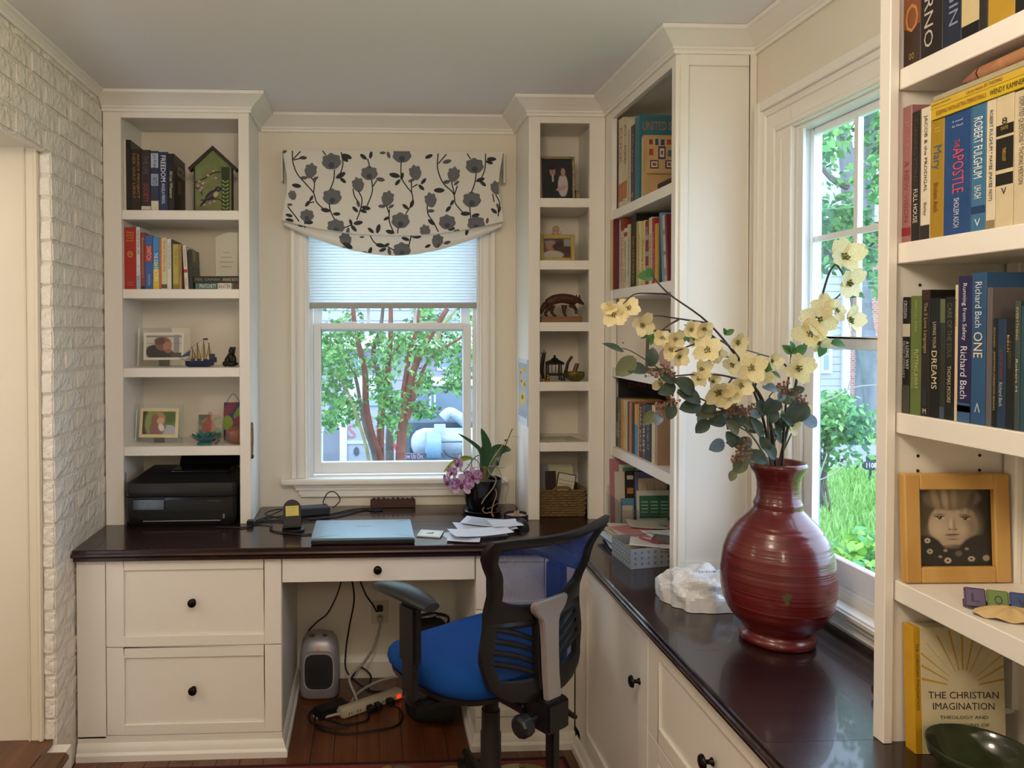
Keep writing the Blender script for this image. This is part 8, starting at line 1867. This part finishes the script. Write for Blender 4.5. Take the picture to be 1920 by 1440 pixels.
# van
vn = thing('delivery_van', 'pale van with red script lettering behind tree trunks', 'van', (.1, 10, SZ))
V0, V1 = T1(235, 1000, 9.0), T1(650, 1000, 9.0); zt2 = T1(400, 790, 9.0).z
M_VAN = mat('van paint', '868e98', .4)
MB().loft([[(V0.x, 9.0, z), (V1.x, 9.0, z), (V1.x, 12.5, z), (V0.x, 12.5, z)] for z in (SZ+.3, zt2-.12)]+[[(V0.x+.06, 9.06, zt2), (V1.x-.02, 9.06, zt2), (V1.x-.02, 12.4, zt2), (V0.x+.06, 12.4, zt2)]]).build('body', M_VAN, vn, bevel=.03)
p_ = T1(0, 1225, 9.0); MB().box(V0.x-.01, V1.x+.01, 8.985, 9.0, p_.z-.02, p_.z+.02).build('trim_strip', mat('van trim', 'a4a8b0', .4), vn)
p0_, p1_ = T1(250, 1380, 8.99), T1(265, 880, 8.99); MB().box(V0.x-.05, V0.x+.04, 8.97, 9.0, SZ+.35, p1_.z).build('corner_post', mat('van trim white', 'b4b8be', .4), vn, bevel=.01)
w0, w1 = T1(430, 790, 8.98), T1(560, 905, 8.98); MB().box(w0.x, w1.x, 8.975, 9.0, w1.z, w0.z).build('window', mat('far glass', '7d92a8', .15), vn, bevel=.01)
p_ = T1(345, 1305, 8.985); MB().lathe([(0, 0), (.042, 0), (.042, .012), (0, .012)], 16, M=Matrix.Translation((p_.x, 8.999, p_.z)) @ Matrix.Rotation(R(90), 4, 'X') @ Matrix.Diagonal((.8, 1.25, 1, 1))).build('filler_cap', mat('dark oval', '3c4450', .5), vn)
for (s_, X, Y_, w_, h_) in (('S', 305, 1130, .10, .16), ('A', 430, 1120, .05, .09), ('R', 480, 1020, .05, .08), ('s', 530, 1100, .05, .08)):
    p_ = T1(X, Y_, 8.99); add_text(MB(), s_, (p_.x, 8.993, p_.z), (1, 0, 0), (0, 0, 1), w_, h_).build('lettering', letm('9a5a68'), vn, fixn=False)
MB().tube([(V0.x+.25, 8.99, SZ+.3), (V0.x+.25, 9.2, SZ+.3)], .3, 24).build('wheel', mat('tyre', '1c1c20', .8), vn); MB().tube([(V0.x+.25, 11.6, SZ+.3), (V0.x+.25, 11.8, SZ+.3)], .3, 24).build('wheel', mat('tyre', '1c1c20', .8), vn)
# dark service truck with white tank
tk = thing('service_truck', 'dark service truck with white tank and pink lettering', 'truck', (1.3, 9, SZ))
A0, A1 = T1(800, 1035, 8.4), T1(1750, 1035, 8.4)
M_TRK = mat('dark truck paint', '35424e', .35)
MB().box(A0.x, A1.x, 8.4, 10.2, SZ+.35, A0.z).build('bed', M_TRK, tk, bevel=.02)
B0, B1 = T1(890, 730, 9.2), T1(1750, 1035, 9.2)
MB().box(B0.x, B1.x, 9.2, 10.2, B1.z-.05, B0.z).build('cab', mat('truck cab glass', '5a6e7e', .2), tk, bevel=.03)
MB().box(B0.x-.02, B1.x, 9.15, 10.25, B0.z, B0.z+.05).build('cab_roof', mat('white roof', 'a8aeb6', .5), tk, bevel=.015)
for X in (1000, 1040): MB().tube([T1(X, 800, 9.1), T1(X, 1040, 9.1)], .012, 8).build('rail', mat('white roof', 'a8aeb6', .5), tk)
c0, c1_ = T1(830, 1240, 8.3), T1(1500, 1240, 8.3); zz0, zz1 = T1(0, 1370, 8.3).z, T1(0, 1105, 8.3).z; rr = (zz1-zz0)/2
ring = lambda x, k: [(x, 8.3+rr*k*math.cos(a_), (zz0+zz1)/2+rr*k*math.sin(a_)) for a_ in [2*PI*i/28 for i in range(28)]]
MB().loft([ring(c0.x, .25), ring(c0.x+.02, .55), ring(c0.x+.06, .82), ring(c0.x+.14, 1), ring(c1_.x, 1)]).build('tank', mat('white tank', '8c98a2', .4), tk, smooth=60)
MB().tube([T1(960, 1250, 8.05), T1(1085, 1250, 8.05)], .16, 20).build('tank_band', mat('grey blue band', '6d86a0', .4), tk, smooth=60)
MB().tube([T1(1030, 1220, 8.0), T1(1290, 1218, 8.0)], .01, 6).build('grab_rail', M_TRK, tk)
q0, q1 = T1(1035, 1165, 8.02), T1(1135, 1065, 8.02); MB().box(q0.x, q1.x, 8.02, 8.05, q0.z, q1.z).build('valve_box', mat('pale box', '97a3af', .5), tk)
hq = [T1(1110, 1010, 8.3), T1(1170, 960, 8.3), T1(1250, 1000, 8.3), T1(1320, 1060, 8.3)]
MB().tube(spline(hq, 4), .06, 12).build('hose', mat('white tank', '8c98a2', .4), tk, smooth=True)
p_ = T1(845, 1345, 7.95); add_text(MB(), 'Follow Us On:', (p_.x-.02, 7.935, p_.z), (1, 0, 0), (0, 0, 1), .26, .05).build('lettering', letm('c08aa0'), tk, fixn=False)
s0, s1 = T1(740, 1420, 7.95), T1(1300, 1320, 7.95); MB().box(s0.x, s1.x, 7.95, 8.0, s0.z-.2, s1.z).build('sign_panel', mat('dark sign', '3a4450', .5), tk)
MB().add([T1(665, 1200, 8.2), T1(715, 1270, 8.2), T1(710, 1330, 8.2), T1(668, 1255, 8.2)], [(0, 1, 2, 3)]).build('red_flag', mat('red flag', 'b0303a', .6), tk, fixn=False)
MB().tube([(A0.x+.5, 8.38, SZ+.34), (A0.x+.5, 8.6, SZ+.34)], .33, 24).build('wheel', mat('tyre', '1c1c20', .8), tk); MB().tube([(A1.x-.6, 8.38, SZ+.34), (A1.x-.6, 8.6, SZ+.34)], .33, 24).build('wheel', mat('tyre', '1c1c20', .8), tk)
# cone and white car at the left
cn = thing('traffic_cone', 'dark slate cone standing in the street at the left', 'cone', (T1(128, 1110, 10).x, 10, SZ))
cz = T1(128, 1110, 10)
MB().lathe([(0, 0), (.10, 0), (.10, .02), (.08, .02), (.018, .42), (0, .42)], 16, (cz.x, 10, cz.z)).build('cone', mat('slate cone', '3f5568', .6), cn, smooth=40)
MB().box(cz.x-.11, cz.x+.11, 9.89, 10.11, SZ, cz.z).build('stand', M_ASPH, cn)
wc = thing('parked_car', 'white car parked at the left of the street', 'car', (-1.2, 12, SZ))
k0, k1 = T1(-700, 1140, 11.5), T1(225, 1140, 11.5)
MB().loft([[(k0.x, 11.5, z), (k1.x-i_, 11.5, z), (k1.x-i_, 13.2, z), (k0.x, 13.2, z)] for z, i_ in ((SZ+.25, .05), (SZ+.5, 0), (T1(0, 1130, 11.5).z, .02))]).build('body', mat('white car paint', 'b4bac4', .3), wc, bevel=.05, seg=2, smooth=60)
MB().loft([[(k0.x+.2, 11.7, T1(0, 1130, 11.5).z), (k1.x-.3, 11.7, T1(0, 1130, 11.5).z), (k1.x-.3, 13.0, T1(0, 1130, 11.5).z), (k0.x+.2, 13.0, T1(0, 1130, 11.5).z)], [(k0.x+.5, 11.8, T1(0, 1000, 11.5).z), (k1.x-.9, 11.8, T1(0, 1000, 11.5).z), (k1.x-.9, 12.9, T1(0, 1000, 11.5).z), (k0.x+.5, 12.9, T1(0, 1000, 11.5).z)]]).build('cabin', mat('far glass', '7d92a8', .15), wc)
MB().tube([(k1.x-.6, 11.48, SZ+.3), (k1.x-.6, 11.7, SZ+.3)], .3, 20).build('wheel', mat('tyre', '1c1c20', .8), wc)
# ---------------------------------------------------------------- side yard beyond the right window
G2_ = lambda px, py, y: at(px, py, Y=y)
gr = MB(); rg2 = random.Random(8); gcols = ('86b05c', '9fc47c', '74a452'); gms = [MB() for _ in gcols]
for k in range(15000):
    y = 4.6+4.7*rg2.random()**.8; x = y*rg2.uniform(.50, .86); h_ = rg2.uniform(.08, .2); a_ = rg2.uniform(0, 2*PI); w_ = .007*(y/5)
    b_ = Vector((x, y, GZ)); t_ = b_+Vector((rg2.uniform(-.08, .08), rg2.uniform(-.08, .08), h_)); s_ = Vector((math.cos(a_), math.sin(a_), 0))*w_; m_ = (b_+t_)/2+Vector((0, 0, .02))
    gms[rg2.randrange(3)].add([b_-s_, b_+s_, m_+s_*.8, t_, m_-s_*.8], [(0, 1, 2, 3, 4)])
for i, (m_, c) in enumerate(zip(gms, gcols)):
    o = m_.build('tall_grass', leafmat(c), None, fixn=False); o['kind'] = 'stuff'; o['label'] = ('bright', 'pale', 'deep')[i]+' green tall grass blades in the side yard'; o['category'] = 'grass'
def bush(label, c, rad, n_, per, size, seed, cols=LEAFC, stem=True):
    t = thing('bush', label, 'bush', (c[0], c[1], GZ)); rn = random.Random(seed)
    cs = []
    for k in range(n_):
        u = Vector((rn.gauss(0, 1), rn.gauss(0, 1), rn.gauss(0, 1))).normalized()*rn.random()**.4
        cs.append((Vector(c)+Vector((u.x*rad[0], u.y*rad[1], u.z*rad[2])), (rad[0]*.4, rad[1]*.4, rad[2]*.35)))
    foliage(t, cs, per, size, seed, cols=cols)
    for k in range(5): MB().tube([(c[0]+rn.uniform(-.1, .1), c[1]+rn.uniform(-.1, .1), GZ), (c[0]+rn.uniform(-.3, .3)*rad[0], c[1]+rn.uniform(-.3, .3), c[2])], .012, 6).build('stem', M_BRK2, t)
    return t
p_ = G2_(1572, 800, 7.2); bush('rounded green bush beside the driveway', (p_.x-.15, 7.2, p_.z), (.42, .4, .32), 46, 48, .085, 31)
p_ = G2_(1560, 800, 7.6); 
p_ = G2_(1600, 1052, 3.6); bush('leafy yellow-green shrub close under the right window', (p_.x, 3.6, p_.z), (.34, .3, .13), 30, 40, .075, 33, ('7fae45', '9cc45a', '5c9048', '6ba06a'))
p_ = G2_(1700, 1065, 3.9); bush('leafy shrub further right under the right window', (p_.x+.2, 4.0, p_.z), (.4, .3, .14), 24, 40, .075, 34)
# house beyond
h2 = thing('house', 'brick and white sided house beyond the side yard', 'house', (13, 21, GZ))
xs = at(1583, 700, Y=20).x; zb3 = GZ
MB().box(6, xs, 20, 27, zb3, 4.6).build('wall', mat('white siding', 'a6a6b2', .8), h2)
for k in range(24): MB().box(6, xs+.02, 19.97, 20, zb3+.1+k*.2, zb3+.1+k*.2+.185).build('siding_board', mat('white siding', 'a6a6b2', .8), h2)
MB().box(xs, 22, 20.4, 27, zb3, 4.4).build('brick_wall', None, h2)
def _brk():
    m = bpy.data.materials.new('far brickwork'); m.use_nodes = True; nt = m.node_tree; b = nt.nodes['Principled BSDF']
    tc = nt.nodes.new('ShaderNodeTexCoord'); mp = nt.nodes.new('ShaderNodeMapping'); mp.inputs['Rotation'].default_value = (R(90), 0, 0); br = nt.nodes.new('ShaderNodeTexBrick')
    br.inputs['Scale'].default_value = 4; br.inputs['Color1'].default_value = H('a8706a'); br.inputs['Color2'].default_value = H('945c58'); br.inputs['Mortar'].default_value = H('c0aaa8')
    nt.links.new(tc.outputs['Object'], mp.inputs[0]); nt.links.new(mp.outputs[0], br.inputs[0]); nt.links.new(br.outputs[0], b.inputs['Base Color']); b.inputs['Roughness'].default_value = .9
    return m
M_FBR = _brk()
bpy.data.objects['brick_wall'].data.materials.clear(); bpy.data.objects['brick_wall'].data.materials.append(M_FBR)
wa, wb2 = G2_(1538, 700, 19.9), G2_(1561, 648, 19.9); farwin(h2, wa.x, wb2.x, wa.z, wb2.z+.3, 19.96)
MB().box(xs-.12, xs+.1, 19.9, 20.4, zb3, 4.6).build('corner_board', mat('white fascia', 'bcc0ca', .7), h2)
rf_ = at(1600, 565, Y=20)
MB().add([(5.5, 19.6, 4.4), (22.5, 19.6, 4.4), (22.5, 23.5, 7), (5.5, 23.5, 7), (5.5, 27.5, 4.4), (22.5, 27.5, 4.4)], [(0, 1, 2, 3), (3, 2, 5, 4), (0, 3, 4), (1, 5, 2), (0, 4, 5, 1)]).build('roof', mat('grey roof', '7d7d86', .9), h2)
# big tree trunk before the house and a leaning tall tree
def bigtree(label, base, pts, r0, m_, crowns, per, size, seed):
    t = thing('yard_tree', label, 'tree', base); q = spline(pts, 5)
    MB().tube(q, [r0*(1.35 if k < 2 else 1)*(1-.5*k/len(q)) for k in range(len(q))], 12).build('trunk', m_, t, smooth=True)
    foliage(t, crowns, per, size, seed); return t
M_GRB = mat('pale grey bark', '6c6e74', .9, mottle=.25, mscale=6, bump=.8, bscale=8, stretch=(1, 1, .3))
b1 = at(1622, 765, Y=15.5); b1.z = GZ; rn = random.Random(3)
cr = []
for k in range(60):
    px, py, y = rn.uniform(1480, 1800), rn.uniform(-250, 590), rn.uniform(11, 17); cr.append((at(px, py, Y=y), (rn.uniform(.5, .9),)*2+(rn.uniform(.3, .6),)))
bigtree('thick grey trunked tree in front of the brick house', tuple(b1), [b1, b1+Vector((0, 0, 1.2)), at(1618, 560, Y=15.5), at(1625, 380, Y=15.5), at(1640, 100, Y=15.5), at(1650, -200, Y=15.5)], .21, M_GRB, cr[:32], 330, .17, 41)
b2 = at(1602, 760, Y=13.2); b2.z = GZ
bigtree('tall leaning grey tree filling the top of the right window', tuple(b2), [b2+Vector((.5, 0, 0)), at(1603, 500, Y=13.2), at(1595, 400, Y=13.2), at(1588, 300, Y=13.2), at(1572, 200, Y=13.2), at(1550, 60, Y=13.2), at(1530, -150, Y=13.2)], .165, M_GRB, cr[32:], 330, .15, 43)
for (P_, lb) in ((((1530, 300), (1560, 335), (1590, 350)), 'a'), (((1530, 455), (1560, 480), (1600, 500)), 'b')):
    MB().tube(spline([at(a_, b_, Y=13.0) for a_, b_ in P_], 4), [.03+.04*k/8 for k in range(9)], 6).build('branch', M_BRK2, bpy.data.objects['yard_tree.001'])
# distant hedge of trees behind everything
for i, (x0, y0, lb) in enumerate(((16, 33, 'wide dark green trees far behind the brick house'), (-6, 34, 'green trees far behind the street house'))):
    t = thing('distant_trees', lb, 'trees', (x0, y0, GZ)); rn = random.Random(50+i)
    foliage(t, [((x0+rn.uniform(-11, 22), y0+rn.uniform(-2, 2), rn.uniform(0, 11)), (2.2, 1.2, 1.6)) for k in range(60)], 60, .8, 60+i, cols=('4f8040', '6a9a55', '3d6c36'))
    MB().tube([(x0, y0, GZ), (x0, y0, 6)], .3, 8).build('trunk', M_BRK2, t)
# utility wires
for i, (y0, y1, z_) in enumerate(((9.8, 16, 3.05), (9.9, 16.1, 2.6), (9.7, 15.8, 1.95))):
    a_, b_ = at(1500, (395, 430, 530)[i], Y=11.5), at(1700, (375, 480, 535)[i], Y=11.5)
    tag(MB().tube([a_+(a_-b_)*2, a_, (a_+b_)/2-Vector((0, 0, .03)), b_, b_+(b_-a_)*2], .005, 5).build('utility_wire', mat('pale wire', '7a8088', .6), None), ('highest', 'middle', 'lowest')[i]+' utility wire crossing the right window view', 'wire')
# house-number marker
mk = thing('house_number_sign', 'dark oval house number marker reading 1108 on the lawn', 'sign', (at(1632, 872, Y=8.6).x, 8.6, GZ))
c_ = at(1632, 872, Y=8.6)
M_SGN = mat('dark cast sign', '24303a', .5)
MB().lathe([(0, 0), (1, 0), (1, 1), (0, 1)], 28, M=Matrix.Translation(c_) @ Matrix.Rotation(R(90), 4, 'X') @ Matrix.Diagonal((.105, .062, .015, 1))).build('plate', M_SGN, mk, smooth=40)
MB().ell((c_.x+.04, 8.6, c_.z+.075), (.05, .01, .04)).ell((c_.x-.03, 8.6, c_.z+.085), (.03, .01, .035)).ell((c_.x+.085, 8.6, c_.z+.1), (.02, .01, .03)).build('crest', M_SGN, mk, smooth=True)
MB().tube([(c_.x, 8.6, GZ), (c_.x, 8.6, c_.z-.05)], .012, 8).build('post', M_SGN, mk)
add_text(MB(), '1108', (c_.x, 8.582, c_.z), (1, 0, 0), (0, 0, 1), .12, .06).build('lettering', letm('d8dce0'), mk, fixn=False)
# bare twig near the glass
tw = thing('bare_twig', 'thin bare pale twig crossing the lower right window', 'twig', (at(1535, 845, Y=4).x, 4.0, GZ))
TW = lambda X, Y_: at(1500+X/2.94, 620+Y_/2.94, Y=4.0)
for P_ in ([(105, 405), (190, 365), (265, 325), (340, 305), (425, 300)], [(265, 325), (275, 280)], [(105, 825), (200, 780), (250, 730), (265, 700)], [(100, 900), (110, 800), (150, 680)]): MB().tube(spline([TW(*p) for p in P_], 4), .0035, 5).build('twig', mat('pale twig', '7d7870', .8), tw)
MB().tube([TW(100, 900), Vector((TW(100, 900).x, 4.0, GZ))], .005, 5).build('stem', mat('pale twig', '7d7870', .8), tw)
